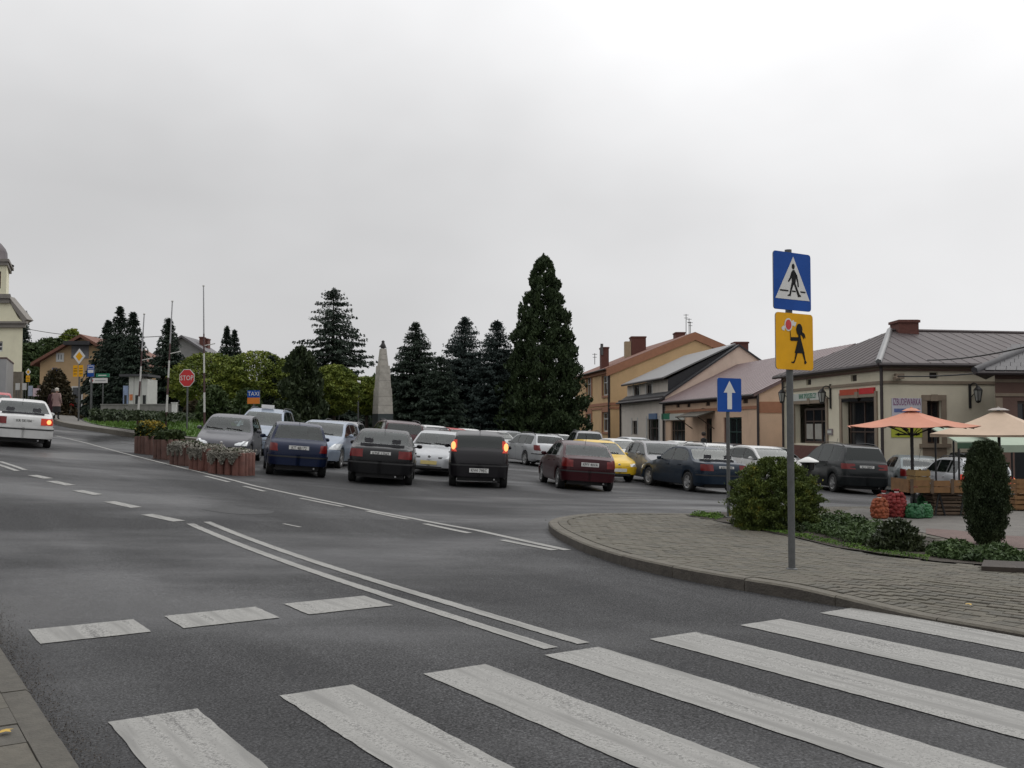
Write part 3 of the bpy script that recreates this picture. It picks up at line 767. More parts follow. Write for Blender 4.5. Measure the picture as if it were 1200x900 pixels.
        se.box((0, ry + .2, .62), (1.15, .42, .18)); se.box((0, ry - .12, .82), (1.15, .14, .44))
        for sg in (1, -1): se.box((sg * .36, ry - .17, min(1.12, zt - .2)), (.22, .08, .12))
        se.box((0, cy + .12, s.belt(s.ws[1]) - .12), (s.W * .76, .42, .20)); mk(se, 'seats', ['seat_fabric'])
        stw = MB(); stw.lathe([(.17, -.012), (.19, 0), (.17, .012), (.155, 0), (.17, -.012)], 16); mt = Matrix.Rotation(R(65), 3, 'X'); stw.v = [tuple(mt @ Vector(v) + Vector((-.36, cy - .22, s.belt(s.ws[1]) + .03))) for v in stw.v]; mk(stw, 'steering_wheel', ['black_plastic'])
        wp = MB()
        for sg in (.15, -.45):
            a = s.ws[0] + .06; z0 = s.top(a) + .012; b = a + .05; wp.tube((sg, L / 2 - a, z0), (sg + .5, L / 2 - b, s.top(b) + .012), .010, 5)
        mk(wp, 'wiper', ['black_plastic'])
        ae = MB(); q = s.ws[1] + .15 if s.rails else s.rg[0] - .12; ae.tube((0, L / 2 - q, s.top(q) - .01), (0, L / 2 - q - .14, s.top(q) + .28), .006, 5); mk(ae, 'aerial', ['black_plastic'])
        if s.rails:
            for sg in (1, -1):
                rl = MB(); a, b = s.ws[1] + .25, s.rg[0] - .12
                pts = [Vector((sg * (s.section(q)[7][0] - .03), L / 2 - q, s.section(q)[7][1] + (.075 if 0 < k < 6 else .015))) for k, q in enumerate(np.linspace(a, b, 7))]
                rl.path(pts, .016); mk(rl, 'roof_rail', ['black_plastic'])
        ex = MB(); ex.tube((.42, -L / 2 + .3, .24), (.42, -L / 2 - .02, .24), .025, 8); mk(ex, 'exhaust', ['chrome'])
        s.parts = out; return out

for nm in ('glass', 'paint', 'plate'): MATS[nm] = {'glass': GLASS, 'paint': PLAST, 'plate': PLATE}[nm]
SMALL = {'seats', 'steering_wheel', 'wiper', 'exhaust', 'handle', 'badge', 'air_intake', 'rubbing_strip', 'aerial'}
def place_car(typ, col, u, Z, mode, rel, label, plate=None, lit=(), glass=None, plate_mat=None, far=False, cat='car', group='cars parked on the square', name='parked_car', dz=0):
    X = (u - 600) / F * Z
    al = math.atan2(X, Z); th = (-al if mode == 'away' else math.pi - al) + R(rel)
    fw = Vector((-math.sin(th), math.cos(th)))
    g = .6
    n = Vector((-(H(X + g, Z) - H(X - g, Z)) / (2 * g), -(H(X, Z + g) - H(X, Z - g)) / (2 * g), 1)).normalized()
    y = Vector((fw.x, fw.y, 0)); y = (y - n * y.dot(n)).normalized(); x = y.cross(n)
    root = bpy.data.objects.new(name, None); COL.objects.link(root); root.empty_display_size = .5
    mtx = Matrix(((x.x, y.x, n.x, X), (x.y, y.y, n.y, Z), (x.z, y.z, n.z, H(X, Z) + dz), (0, 0, 0, 1)))
    root.matrix_world = mtx; ORG[root.name] = Vector((0, 0, 0))
    tag(root, label, cat, group)
    objs = {}; tli = 0
    for i, (nm, me, par, mats, loc) in enumerate(typ.build()):
        if far and nm in SMALL: continue
        if par >= 0 and par not in objs: continue
        o = bpy.data.objects.new(nm, me); COL.objects.link(o); o.parent = root if par < 0 else objs[par]; o.location = loc; objs[i] = o
        for k, m in enumerate(mats):
            rep = None
            if m == 'paint': rep = col
            elif m == 'glass' and glass: rep = glass
            elif m == 'plate' and plate_mat: rep = plate_mat
            elif m == 'red_lamp':
                if tli in lit or 'all' in lit:
                    rep = LAMPON
                    c = sum((Vector(v.co) for v in me.vertices), Vector()) / len(me.vertices)
                    bb = MB(); yb = min(v.co.y for v in me.vertices) - .002; h_ = (max(v.co.z for v in me.vertices) - min(v.co.z for v in me.vertices)) / 2
                    bb.lathe([(.062, .0), (.05, .012), (.001, .02)], 12, sy=min(2.0, h_ / .09)); bb.v = [(c.x * 1.03 + x, yb - z, c.z + y) for x, y, z in bb.v]
                    hot = bb.build('bulb_glow', LAMPHOT); hot.parent = o
                tli += 1
            if rep is not None: o.material_slots[k].link = 'OBJECT'; o.material_slots[k].material = rep
        if plate and nm == ('rear_plate' if mode == 'away' else 'front_plate'):
            m = MB(); c = sum((Vector(v.co) for v in me.vertices), Vector()) / len(me.vertices)
            sg = -1 if mode == 'away' else 1
            text_on(m, plate, .115, c + Vector((.02 * -sg * 0, sg * .0125, 0)), (-sg, 0, 0), (0, 0, 1), stretch=.86)
            lt = m.build('lettering', INK); lt.parent = o
    return root

def mkplan(L, f0=.60, r0=.80):
    return [(0, f0), (.04, f0 + .14), (.12, .85), (.3, .94), (.7, .99), (1.4, 1), (L - 1.2, 1), (L - .5, .975), (L - .2, .945), (L - .06, .90), (L, r0)]
small_old = Car(3.70, 1.64, [(0, .56), (.06, .66), (.2, .74), (.55, .83), (.98, .93), (1.62, 1.35), (1.95, 1.42), (2.5, 1.43), (2.95, 1.40), (3.14, 1.355), (3.44, .98), (3.56, .93), (3.66, .86), (3.70, .70)],
    [(0, .60), (.9, .87), (1.2, .90), (2.8, .93), (3.7, .95)], (.72, 3.12), (1.02, 1.60), (3.16, 3.42), [(1.10, 2.18), (2.26, 3.02)], [(1.20, 2.22)], .285, .36, hl=(.42, .55, .66, .20), tl=(.56, .66, .86, .16), plate_z=.76, bumpm='paint', grille=(.36, .56, .65), rbump=(.30, .58))
retro = Car(3.65, 1.65, [(0, .50), (.05, .62), (.16, .71), (.5, .82), (.95, .94), (1.55, 1.37), (1.9, 1.45), (2.5, 1.465), (2.95, 1.42), (3.16, 1.37), (3.46, 1.0), (3.58, .94), (3.65, .74)],
    [(0, .58), (.9, .88), (1.2, .93), (2.8, .95), (3.65, .97)], (.72, 3.12), (.99, 1.53), (3.18, 3.44), [(1.08, 2.10), (2.18, 3.02)], [(1.2, 2.14)], .29, .34, hl=(.40, .56, .70, .14), tl=(.52, .64, .86, .16), grille=(.33, .56, .66), bump=(.25, .50), spokes=6)
modern = Car(4.0, 1.72, [(0, .52), (.06, .66), (.2, .78), (.55, .90), (.92, 1.0), (1.75, 1.43), (2.15, 1.49), (2.7, 1.49), (3.2, 1.43), (3.5, 1.36), (3.82, 1.05), (3.92, .98), (4.0, .72)],
    [(0, .62), (.9, .94), (1.2, .97), (3.0, 1.02), (4.0, 1.05)], (.80, 3.31), (.97, 1.70), (3.52, 3.80), [(1.12, 2.12), (2.20, 2.95), (3.0, 3.3)], [(1.28, 2.16), (2.16, 3.0)], .31, .33, hl=(.42, .60, .79, .42), tl=(.58, .72, 1.0, .22), grille=(.40, .56, .64), bump=(.25, .54), spokes=7)
sedan = Car(4.48, 1.73, [(0, .52), (.06, .64), (.2, .72), (.7, .84), (1.32, .95), (2.02, 1.36), (2.35, 1.425), (2.85, 1.425), (3.2, 1.36), (3.76, 1.02), (3.95, .985), (4.32, .97), (4.42, .93), (4.48, .74)],
    [(0, .60), (1.2, .90), (1.6, .92), (3.4, .96), (4.48, .98)], (.83, 3.53), (1.38, 1.98), (3.22, 3.72), [(1.46, 2.36), (2.44, 3.16), (3.19, 3.45)], [(1.62, 2.40), (2.40, 3.18)], .31, .40, hl=(.42, .56, .70, .30), tl=(.46, .70, .90, .20), plate_z=.80, grille=(.36, .54, .68), rbump=(.30, .62))
tall = Car(3.85, 1.67, [(0, .56), (.06, .70), (.2, .82), (.5, .93), (.85, 1.03), (1.55, 1.45), (1.95, 1.53), (2.5, 1.535), (3.05, 1.49), (3.42, 1.42), (3.68, 1.06), (3.76, .98), (3.85, .70)],
    [(0, .66), (.9, .98), (1.2, 1.0), (3.0, 1.05), (3.85, 1.1)], (.76, 3.22), (.92, 1.50), (3.44, 3.66), [(1.06, 2.0), (2.08, 2.86), (2.92, 3.22)], [(1.22, 2.04), (2.04, 2.92)], .30, .30, hl=(.40, .62, .80, .36), tl=(.62, .96, 1.28, .15), plate_z=.47, grille=(.36, .56, .64), rbump=(.30, .66), bumpm='paint')
hatch5 = Car(4.10, 1.71, [(0, .52), (.06, .64), (.2, .73), (.65, .85), (1.15, .94), (1.85, 1.35), (2.2, 1.425), (2.7, 1.43), (3.1, 1.38), (3.35, 1.315), (3.86, 1.0), (3.96, .965), (4.05, .93), (4.10, .72)],
    [(0, .60), (1.1, .89), (1.5, .91), (3.1, .95), (4.1, .97)], (.83, 3.44), (1.2, 1.80), (3.37, 3.82), [(1.30, 2.20), (2.28, 2.98), (3.03, 3.36)], [(1.46, 2.24), (2.24, 3.05)], .305, .38, hl=(.40, .56, .71, .30), tl=(.50, .68, .93, .22), plate_z=.77, grille=(.36, .55, .66), rbump=(.29, .62))
wagon = Car(4.56, 1.76, [(0, .54), (.06, .66), (.2, .75), (.7, .87), (1.3, .97), (2.0, 1.39), (2.4, 1.46), (3.0, 1.47), (3.7, 1.455), (4.08, 1.40), (4.38, 1.04), (4.46, .97), (4.56, .74)],
    [(0, .62), (1.2, .92), (1.6, .94), (3.5, .97), (4.56, 1.0)], (.86, 3.44), (1.36, 1.96), (4.11, 4.36), [(1.46, 2.36), (2.44, 3.20), (3.28, 3.98)], [(1.62, 2.40), (2.40, 3.26)], .315, .36, hl=(.42, .58, .73, .28), tl=(.60, .72, .96, .22), plate_z=.82, grille=(.38, .56, .70), rails=True, rbump=(.30, .62))
mpv = Car(4.62, 1.81, [(0, .54), (.06, .70), (.2, .82), (.55, .95), (.95, 1.06), (1.9, 1.60), (2.35, 1.715), (3.0, 1.73), (3.8, 1.70), (4.18, 1.63), (4.44, 1.15), (4.53, 1.06), (4.62, .74)],
    [(0, .66), (.9, 1.0), (1.3, 1.03), (3.6, 1.08), (4.62, 1.1)], (.90, 3.74), (1.02, 1.84), (4.21, 4.42), [(1.22, 2.34), (2.42, 3.28), (3.36, 4.06)], [(1.55, 2.38), (2.38, 3.30)], .325, .30, hl=(.46, .64, .80, .26), tl=(.42, .86, 1.05, .22), plate_z=.94, grille=(.44, .56, .74), rbump=(.30, .66), rails=True)
suv = Car(4.31, 1.80, [(0, .60), (.06, .78), (.2, .92), (.7, 1.02), (1.15, 1.09), (1.75, 1.56), (2.15, 1.645), (2.8, 1.66), (3.5, 1.63), (3.86, 1.57), (4.14, 1.16), (4.22, 1.06), (4.31, .80)],
    [(0, .72), (1.1, 1.04), (1.5, 1.06), (3.4, 1.11), (4.31, 1.14)], (.86, 3.53), (1.2, 1.70), (3.89, 4.12), [(1.30, 2.22), (2.30, 3.06), (3.14, 3.72)], [(1.48, 2.26), (2.26, 3.12)], .345, .33, hl=(.44, .70, .86, .28), tl=(.66, .80, 1.04, .18), plate_z=.88, grille=(.42, .66, .80), rails=True, sill=.30)

WHITE = paint('white', (.52, .52, .51), 0); SILVER = paint('silver', (.38, .39, .40), .55); NAVY = paint('navy', (.007, .013, .038), .2)
BLACK = paint('black', (.005, .005, .006), .1); MAROON = paint('maroon', (.036, .005, .008), .3); CHAR = paint('charcoal', (.011, .010, .012), .3)
YELLOW = paint('yellow', (.62, .40, .02), 0); DGREY = paint('dark_grey', (.075, .075, .085), .5); BLUEGREY = paint('blue_grey', (.24, .28, .34), .5)
DBLUE = paint('dark_blue', (.011, .021, .036), .3); DGREEN = paint('dark_green_grey', (.010, .012, .013), .3); GREENGREY = paint('green_grey', (.15, .175, .18), .5)
REDP_ = paint('red', (.35, .015, .015), 0); MIDG = paint('mid_grey', (.22, .22, .225), .5)
A, T = 'away', 'toward'
place_car(sedan, WHITE, 21, 31.4, A, 3, 'white saloon driving away uphill on the main road with its right brake light glowing', 'KR 5K104', lit=(0,), group='cars on the main road', name='moving_car')
place_car(hatch5, REDP_, -6, 54, A, 0, 'small red car ahead of the white saloon on the main road', lit=('all',), group='cars on the main road', name='moving_car', far=True)
place_car(retro, DGREY, 269, 31.5, T, -9, 'dark grey round-lamped hatchback facing the road behind the red flower planters')
place_car(mpv, BLUEGREY, 310, 38.5, T, -10, 'silver blue minivan with a taxi lamp on its roof', far=True, name='taxi_minivan', cat='taxi')
place_car(small_old, NAVY, 344, 28.2, A, 3, 'small navy blue three-door hatchback seen from behind, nearest the planters', 'KT 48172')
place_car(modern, BLUEGREY, 381, 33.5, T, -14, 'silver compact hatchback facing us between the navy hatchback and the black saloon')
place_car(wagon, MIDG, 397, 39, T, -8, 'grey car mostly hidden behind the silver compact hatchback', far=True)
place_car(sedan, BLACK, 449, 28.0, A, -3, 'black saloon with chrome strip seen from behind, left of the charcoal hatchback', 'KDE 17H2', glass=GLASS)
place_car(suv, MAROON, 461, 39, A, 10, 'dark red car whose roof shows just above the black saloon', far=True)
place_car(wagon, CHAR, 494, 38.5, T, -16, 'dark estate car squeezed behind the black saloon and the silver hatchback', far=True)
place_car(hatch5, SILVER, 512, 34, T, -8, 'silver five-door hatchback with a yellowish front plate, half behind the charcoal car', plate_mat=PLATEY)
c3 = place_car(tall, CHAR, 559, 29.0, A, 1, 'charcoal tall hatchback braking, with two glowing high rear lamps', 'KWI 79EC', lit=('all',), glass=GLASSD, name='braking_car')
place_car(wagon, SILVER, 622, 47, A, 24, 'silver estate car with roof rails parked sideways behind the maroon hatchback')
place_car(mpv, MIDG, 683, 55, A, 8, 'grey high-roofed estate parked in the row behind the yellow car', far=True)
place_car(hatch5, MAROON, 672, 31.0, A, 12, 'maroon five-door hatchback turning on the square beside the yellow car', 'KMY 40VA', name='moving_car')
place_car(small_old, YELLOW, 700, 37, T, 24, 'bright yellow small hatchback behind the maroon car')
place_car(hatch5, WHITE, 727, 49, T, 30, 'white hatchback peeping out behind the yellow car', far=True)
place_car(modern, MIDG, 770, 36.5, T, 18, 'grey hatchback facing us between the yellow car and the dark blue saloon')
place_car(sedan, SILVER, 779, 47, T, 35, 'silver saloon in the second row behind the grey hatchback', far=True)
place_car(sedan, DBLUE, 808, 33.0, A, 29, 'dark blue saloon parked slantwise behind the one-way arrow sign', 'KSU 5E29')
place_car(wagon, WHITE, 838, 42.5, T, 30, 'white estate car with roof rails behind the dark blue saloon', far=True)
place_car(modern, WHITE, 893, 37.5, T, 32, 'white hatchback just behind the round golden bush', far=True)
place_car(sedan, SILVER, 905, 47, T, 38, 'silver saloon in the back row beneath the bank front', far=True)
place_car(mpv, DGREEN, 981, 37, A, 24, 'black minivan seen from behind beside the crossing sign pole', 'KLI 25M7', glass=GLASSD)
place_car(hatch5, GREENGREY, 1064, 37.5, A, 14, 'grey green hatchback seen from behind under the orange parasol', 'KNS 6U31')
place_car(suv, BLACK, 1112, 44, A, 20, 'black car in the row behind the silver off-roader', far=True)
place_car(wagon, SILVER, 1122, 33.0, A, 22, 'silver off-roader with one lit rear lamp by the dark column-shaped thuja', lit=('all',))
for (ty, c, u, Z, rel, lb) in ((modern, WHITE, 507, 56, 20, 'white car far back under the spruces, leftmost of the distant row'), (small_old, REDP_, 532, 58, 30, 'red hatchback in the distant row under the spruces'),
        (hatch5, WHITE, 548, 62, 10, 'white car next to the red one in the distant row'), (sedan, WHITE, 580, 56, 30, 'white saloon in the distant row, left of the silver estate car'), (hatch5, SILVER, 598, 64, 20, 'silver car farthest back beneath the giant thuja'),
        (modern, SILVER, 745, 60, 30, 'silver car far back before the white shop house'), (sedan, WHITE, 800, 56, 35, 'white saloon far back before the peach shop'), (hatch5, DGREY, 862, 54, 35, 'dark grey hatchback far back below the peach house corner'), (sedan, WHITE, 655, 66, 20, 'white saloon far back left of the yellow house'),
        (sedan, BLACK, 1165, 47, 15, 'black car in shade behind the cream parasol')):
    place_car(ty, c, u, Z, T, rel, lb, far=True)
# taxi lamp on the minivan's roof
TAXI_W = mat('taxi_lamp_white', (.7, .7, .68), .4, .05)
def near(p, q=None): return Vector(p)
mpv_root = [o for o in COL.objects if o.name.startswith('taxi_minivan')][0]
m = MB(); m.box((0, .05, 1.80), (.46, .16, .13)); m.box((0, .05, 1.74), (.36, .12, .03))
lt = m.build('taxi_lamp', TAXI_W); lt.parent = mpv_root

# ------------------------------------------------------------------ signs
ZINC = mat('galvanised_steel', (.105, .108, .108), .55, .2, 14, metal=.3, spec=.3)
BLUE = mat('sign_blue', (.008, .065, .30), .5, .12, 3, spec=.15, dirt=.25); SWHITE = mat('sign_white', (.60, .60, .58), .45, .08, 3); SYEL = mat('sign_amber', (.70, .35, .008), .5, .12, 3, spec=.15, dirt=.25)
SRED = mat('sign_red', (.50, .018, .022), .4, .1, 3); SBLACK = mat('sign_black', (.008, .008, .009), .6, 0, spec=.15); SGREY = mat('sign_back', (.30, .31, .31), .5, .1, 4, metal=.4); SGREEN = mat('sign_green', (.01, .17, .09), .4, .08, 3)
def rrect(w, h, r, n=4):
    o = []
    for cx, cy, a0 in ((w/2 - r, h/2 - r, 0), (-w/2 + r, h/2 - r, 90), (-w/2 + r, -h/2 + r, 180), (w/2 - r, -h/2 + r, 270)):
        for k in range(n + 1): a = R(a0 + 90 * k / n); o.append((cx + r * math.cos(a), cy + r * math.sin(a)))
    return o
class Face:
    """2-D drawing on a sign plate: c centre, ex to the right as seen, n towards the viewer"""
    def __init__(s, c, ex, tilt=0): s.c = Vector(c); s.ex = Vector(ex).normalized(); s.ez = Vector((0, 0, 1)); s.n = s.ex.cross(s.ez)
    def P(s, x, y, z=0): return s.c + s.ex * x + s.ez * y + s.n * z
    def plate(s, pts, t, name, mats, parent, back=None, rim=None):
        m = MB(); n = len(pts)
        m.add([s.P(x, y, 0) for x, y in pts] + [s.P(x, y, -t) for x, y in pts], [list(range(n))], 0)
        b = len(m.v) - 2 * n
        for i in range(n): m.f.append([b + i, b + n + i, b + n + (i + 1) % n, b + (i + 1) % n]); m.m.append(1)
        m.f.append([b + n + i for i in range(n)][::-1]); m.m.append(1)
        return m.build(name, [mats, back or SGREY], parent)
    def shape(s, polys, z, name, m_, parent, th=.0015):
        m = MB()
        for p in polys: m.prism([s.P(x, y, z) for x, y in p], s.n * th)
        return m.build(name, m_, parent)
def ell(cx, cy, rx, ry, n=16, rot=0):
    return [(cx + rx * math.cos(t) * math.cos(rot) - ry * math.sin(t) * math.sin(rot), cy + rx * math.cos(t) * math.sin(rot) + ry * math.sin(t) * math.cos(rot)) for t in [2 * math.pi * k / n for k in range(n)]]
EXR = Vector((.836, .549, 0))
# crossing sign and the schoolgirl plate below it, one pole
base = flat(928, 667, KH); ps = thing('crossing_sign', 'blue pedestrian crossing sign over an amber schoolgirl plate on one tall pole', 'road sign', base)
ZS = base.y
top = at(925, 297, ZS).z + .04
m = MB(); m.tube(base, (*base.xy, top), .038, 14); pole = m.build('pole', ZINC, ps, smooth=40)
m = MB(); m.lathe([(.062, 0), (.06, .008), (.048, .014), (.04, .016)], 14, base); m.build('base_collar', ZINC, ps, smooth=40)
def polec(v): z = at(926, v, ZS).z; return Vector((*base.xy, z))
nrm = EXR.cross(Vector((0, 0, 1)))
W_ = .60
c1 = polec(330.5) + nrm * .055; f = Face(c1, EXR); hgt = .635
pl = f.plate(rrect(W_, hgt, .035), .012, 'crossing_plate', BLUE, ps)
f.shape([rrect(W_, hgt, .035)], -.006, 'plate_rim', SGREY, pl, .004)
f.shape([[(.015, .275), (-.275, -.20), (.275, -.20)]], .001, 'white_triangle', SWHITE, pl)
k = 1.0
walker = [ell(.012, .165, .024, .032), [(.0, .125), (.03, .13), (.055, .085), (.05, .0), (.04, -.02), (-.012, -.02), (-.015, .05)],
          [(.0, .12), (-.02, .10), (-.045, .04), (-.075, .0), (-.062, -.013), (-.025, .025), (.0, .065)], [(.045, .11), (.075, .07), (.095, .0), (.10, -.055), (.082, -.058), (.072, -.005), (.045, .06)],
          [(-.014, -.01), (.022, -.02), (-.012, -.09), (-.035, -.165), (-.085, -.165), (-.08, -.152), (-.056, -.145), (-.038, -.085)], [(.008, -.015), (.042, -.01), (.075, -.075), (.108, -.135), (.135, -.15), (.13, -.162), (.085, -.168), (.05, -.09)]]
f.shape(walker, .003, 'walker_figure', SBLACK, pl)
f.shape([[(-.205, -.10), (-.07, -.10), (-.07, -.116), (-.205, -.116)], [(-.008, -.10), (.045, -.10), (.05, -.116), (-.01, -.116)], [(.12, -.10), (.205, -.10), (.205, -.116), (.13, -.116)]], .003, 'kerb_line', SBLACK, pl)
c2 = polec(400.5) + nrm * .055 + EXR * .025; f = Face(c2, EXR); h2 = .62
pl = f.plate(rrect(W_, h2, .04), .012, 'schoolgirl_plate', SYEL, ps)
f.shape([rrect(W_, h2, .04)], -.006, 'plate_rim', SGREY, pl, .004)
f.shape([[(-.03, .20), (.005, .215), (.03, .21), (.015, .18), (-.0, .16)], ], .001, 'white_bow', SWHITE, pl)
f.shape([[(-.21, .145), (-.17, .17), (-.15, .15), (-.165, .11), (-.20, .12)], [(-.06, .205), (-.02, .235), (.005, .20), (-.02, .17), (-.05, .175)]], .0015, 'white_ribbon', SWHITE, pl)
f.shape([ell(-.10, .18, .062, .072)], .002, 'lollipop_ring', SWHITE, pl); f.shape([ell(-.10, .18, .046, .056)], .004, 'lollipop_disc', SRED, pl)
girl = [ell(.075, .135, .05, .065), [(.10, .12), (.16, .09), (.175, .04), (.15, .055), (.145, .03), (.125, .06), (.10, .08)], [(.06, .08), (.09, .08), (.10, .03), (.155, -.125), (-.005, -.125), (.05, .02)],
        [(.06, .05), (-.065, .045), (-.075, .02), (-.06, .005), (.055, .01)], [(.012, -.12), (.045, -.12), (-.01, -.205), (-.035, -.225), (-.055, -.22), (-.06, -.235), (-.02, -.24), (-.0, -.22)], [(.115, -.12), (.15, -.12), (.17, -.20), (.19, -.225), (.165, -.245), (.15, -.235), (.15, -.2)], [(-.078, .12), (-.07, .12), (-.062, .02), (-.07, .02)]]
f.shape(girl, .003, 'girl_figure', SBLACK, pl)
for cc in (c1, c2):
    for dz in (.16, -.16):
        m = MB(); m.obox(Vector(cc) - nrm * .100 - EXR * .06 + Vector((0, 0, dz - .02)) - (EXR * .025 if cc is c2 else EXR * 0), EXR * .12, nrm * .088, (0, 0, .04)); m.build('clamp', ZINC, ps)
# one-way sign
base = flat(854, 606, KH); ow = thing('one_way_sign', 'square blue sign with a white upward arrow on a thin pole beside the golden bush', 'road sign', base)
Z1 = base.y; m = MB(); m.tube(base, (*base.xy, at(854, 445, Z1).z), .032, 10); m.build('pole', ZINC, ow, smooth=40)
m = MB(); m.lathe([(.055, 0), (.053, .008), (.04, .014), (.033, .016)], 12, base); m.build('base_collar', ZINC, ow, smooth=40)
c = Vector((*base.xy, at(853, 463, Z1).z)) + nrm * .045; f = Face(c, EXR)
pl = f.plate(rrect(.575, .58, .03), .012, 'one_way_plate', BLUE, ow); f.shape([rrect(.575, .58, .03)], -.006, 'plate_rim', SGREY, pl, .004)
f.shape([[(-.055, -.245), (.055, -.245), (.055, .04), (.14, .04), (0, .245), (-.14, .04), (-.055, .04)]], .001, 'arrow', SWHITE, pl)
# stop sign
base = gnd(219, 511, .1); sp = thing('stop_sign', 'red octagonal stop sign on a thin grey pole at the edge of the grass', 'road sign', base)
Zs = base.y; c = Vector((*base.xy, at(221, 443, Zs).z)); exs = Vector((1, -.36, 0)).normalized() if False else Vector((.95, -.30, 0)).normalized()
rr = 10.8 * Zs / F
f = Face(c + Vector((-.02, -.06, 0)), exs); octo = [(rr * 1.03 * math.cos(R(22.5 + 45 * k)), rr * 1.03 * math.sin(R(22.5 + 45 * k))) for k in range(8)]
pl = f.plate(octo, .015, 'stop_plate', SWHITE, sp); f.shape([[(x * .92, y * .92) for x, y in octo]], .002, 'red_field', SRED, pl, .003)
m = MB(); text_on(m, 'STOP', .33, f.P(0, -.01, .008), exs, (0, 0, 1), stretch=.92); m.build('lettering', SWHITE, pl)
m = MB(); m.tube(base, c + Vector((0, 0, rr * .8)), .04, 10); m.build('pole', ZINC, sp, smooth=40)
# taxi sign
Zt = 41.0; b = at(297, 500, Zt); base = Vector((b.x, Zt, H(b.x, Zt))); tx = thing('taxi_sign', 'small blue and orange taxi stand sign above the silver minivan', 'road sign', base)
c = Vector((b.x, Zt - .04, at(297, 466, Zt).z)); f = Face(c, (1, -.1, 0))
m = MB(); m.tube(base, (b.x, Zt, at(297, 458, Zt).z), .03, 8); m.build('pole', ZINC, tx)
k = Zt / F
pl = f.plate([(-7.5*k, 0.2*k), (7.5*k, .2*k), (7.5*k, 8.5*k), (-7.5*k, 8.5*k)], .02, 'taxi_plate', BLUE, tx)
m = MB(); text_on(m, 'TAXI', 6.6 * k, f.P(0, 4.3 * k, .003), (1, -.1, 0), (0, 0, 1), stretch=.95); m.build('lettering', SWHITE, pl)
f.plate([(-7.5*k, -7.2*k), (7.5*k, -7.2*k), (7.5*k, 0), (-7.5*k, 0)], .02, 'orange_plate', mat('sign_orange', (.55, .16, .01), .4, .15, 2), tx)
# priority road sign with plates
def diamond(u, vtop, vbot, vfoot, Z, plates, label, px, two=True):
    b = at(u, vtop, Z); base = Vector((b.x, Z, H(b.x, Z) + .1)); s = thing('priority_sign', label, 'road sign', base, 'priority road signs')
    k = Z / F; m = MB(); m.tube(base, (b.x, Z, at(u, vbot, Z).z + 4 * k), .045, 8); m.build('pole', ZINC, s)
    f = Face((b.x, Z - .06, at(u, (vtop + vbot) / 2, Z).z), (1, -.4, 0)); d = px * k
    pl = f.plate([(d, 0), (0, d), (-d, 0), (0, -d)], .015, 'priority_plate', SWHITE, s); f.shape([[(d * .6, 0), (0, d * .6), (-d * .6, 0), (0, -d * .6)]], .002, 'amber_field', SYEL, pl, .003)
    for (x0, x1, v0, v1) in plates:
        p2 = f.plate([((x0 - u) * k, (((vtop + vbot) / 2) - v1) * k), ((x1 - u) * k, (((vtop + vbot) / 2) - v1) * k), ((x1 - u) * k, (((vtop + vbot) / 2) - v0) * k), ((x0 - u) * k, (((vtop + vbot) / 2) - v0) * k)], .015, 'amber_plate', SYEL, s)
        w = (x1 - x0) * k; h = (v1 - v0) * k; y0 = ((vtop + vbot) / 2 - v1) * k; xx = (x0 - u) * k
        f.shape([[(xx + w * .12, y0 + h * .47), (xx + w * .88, y0 + h * .47), (xx + w * .88, y0 + h * .53), (xx + w * .12, y0 + h * .53)]], .001, 'black_bar', SBLACK, p2, .003)
        f.shape([[(xx + w * .2, y0 + h * .68), (xx + w * .8, y0 + h * .68), (xx + w * .8, y0 + h * .76), (xx + w * .2, y0 + h * .76)], [(xx + w * .2, y0 + h * .2), (xx + w * .8, y0 + h * .2), (xx + w * .8, y0 + h * .28), (xx + w * .2, y0 + h * .28)]], .001, 'faded_mark', mat('brown_print', (.22, .11, .02), .6, .1, 3), p2, .003)
    return s
diamond(93.5, 408.5, 427, 489, 55, [(84.5, 91.6, 428, 441.5), (93, 100, 428, 441.5)], 'amber diamond priority sign over two amber plates by the pavement corner', 9.2)
diamond(33.5, 432, 440, 470, 84, [(30.2, 36.5, 440, 447.5)], 'small far amber diamond sign with one amber plate near the church', 4.2)
# bus stop signs and the direction board
def blue_stop(u, v0, v1, w, Z, label, yel=None, white_pole=False):
    b = at(u, v0, Z); base = Vector((b.x, Z, H(b.x, Z) + .1)); s = thing('bus_stop_sign', label, 'road sign', base, 'bus stop signs'); k = Z / F
    px_ = b.x - (w * .35 * k if white_pole else -w*.0)
    m = MB(); m.tube((px_ , Z, base.z), (px_, Z, b.z - .1), .05 if white_pole else .04, 8); m.build('pole', SWHITE if white_pole else ZINC, s)
    f = Face((b.x, Z - .07, b.z), (1, -.3, 0)); h = (v1 - v0) * k; w2 = w * k / 2
    pl = f.plate([(-w2, -h), (w2, -h), (w2, 0), (-w2, 0)], .02, 'blue_plate', BLUE, s)
    f.shape([[(-w2 * .82, -h * .68), (w2 * .82, -h * .68), (w2 * .82, -h * .08), (-w2 * .82, -h * .08)]], .001, 'white_field', SWHITE, pl, .003)
    f.shape([[(-w2 * .8, -h * .42), (w2 * .8, -h * .42), (w2 * .8, -h * .34), (-w2 * .8, -h * .34)], [(-w2 * .7, -h * .3), (w2 * .7, -h * .3), (w2 * .7, -h * .14), (-w2 * .7, -h * .14)]], .005, 'bus_mark', BLUE, pl, .002)
    if yel:
        z0, z1 = -(yel[0] - v0) * k, -(yel[1] - v0) * k; p2 = f.plate([(-w2, z1), (w2, z1), (w2, z0), (-w2, z0)], .02, 'yellow_plate', SYEL, s)
        f.shape([[(-w2 * .3, z1 * .6 + z0 * .4), (w2 * .4, z1 * .6 + z0 * .4), (w2 * .4, z1 * .35 + z0 * .65), (-w2 * .3, z1 * .35 + z0 * .65)]], .001, 'black_mark', SBLACK, p2, .003)
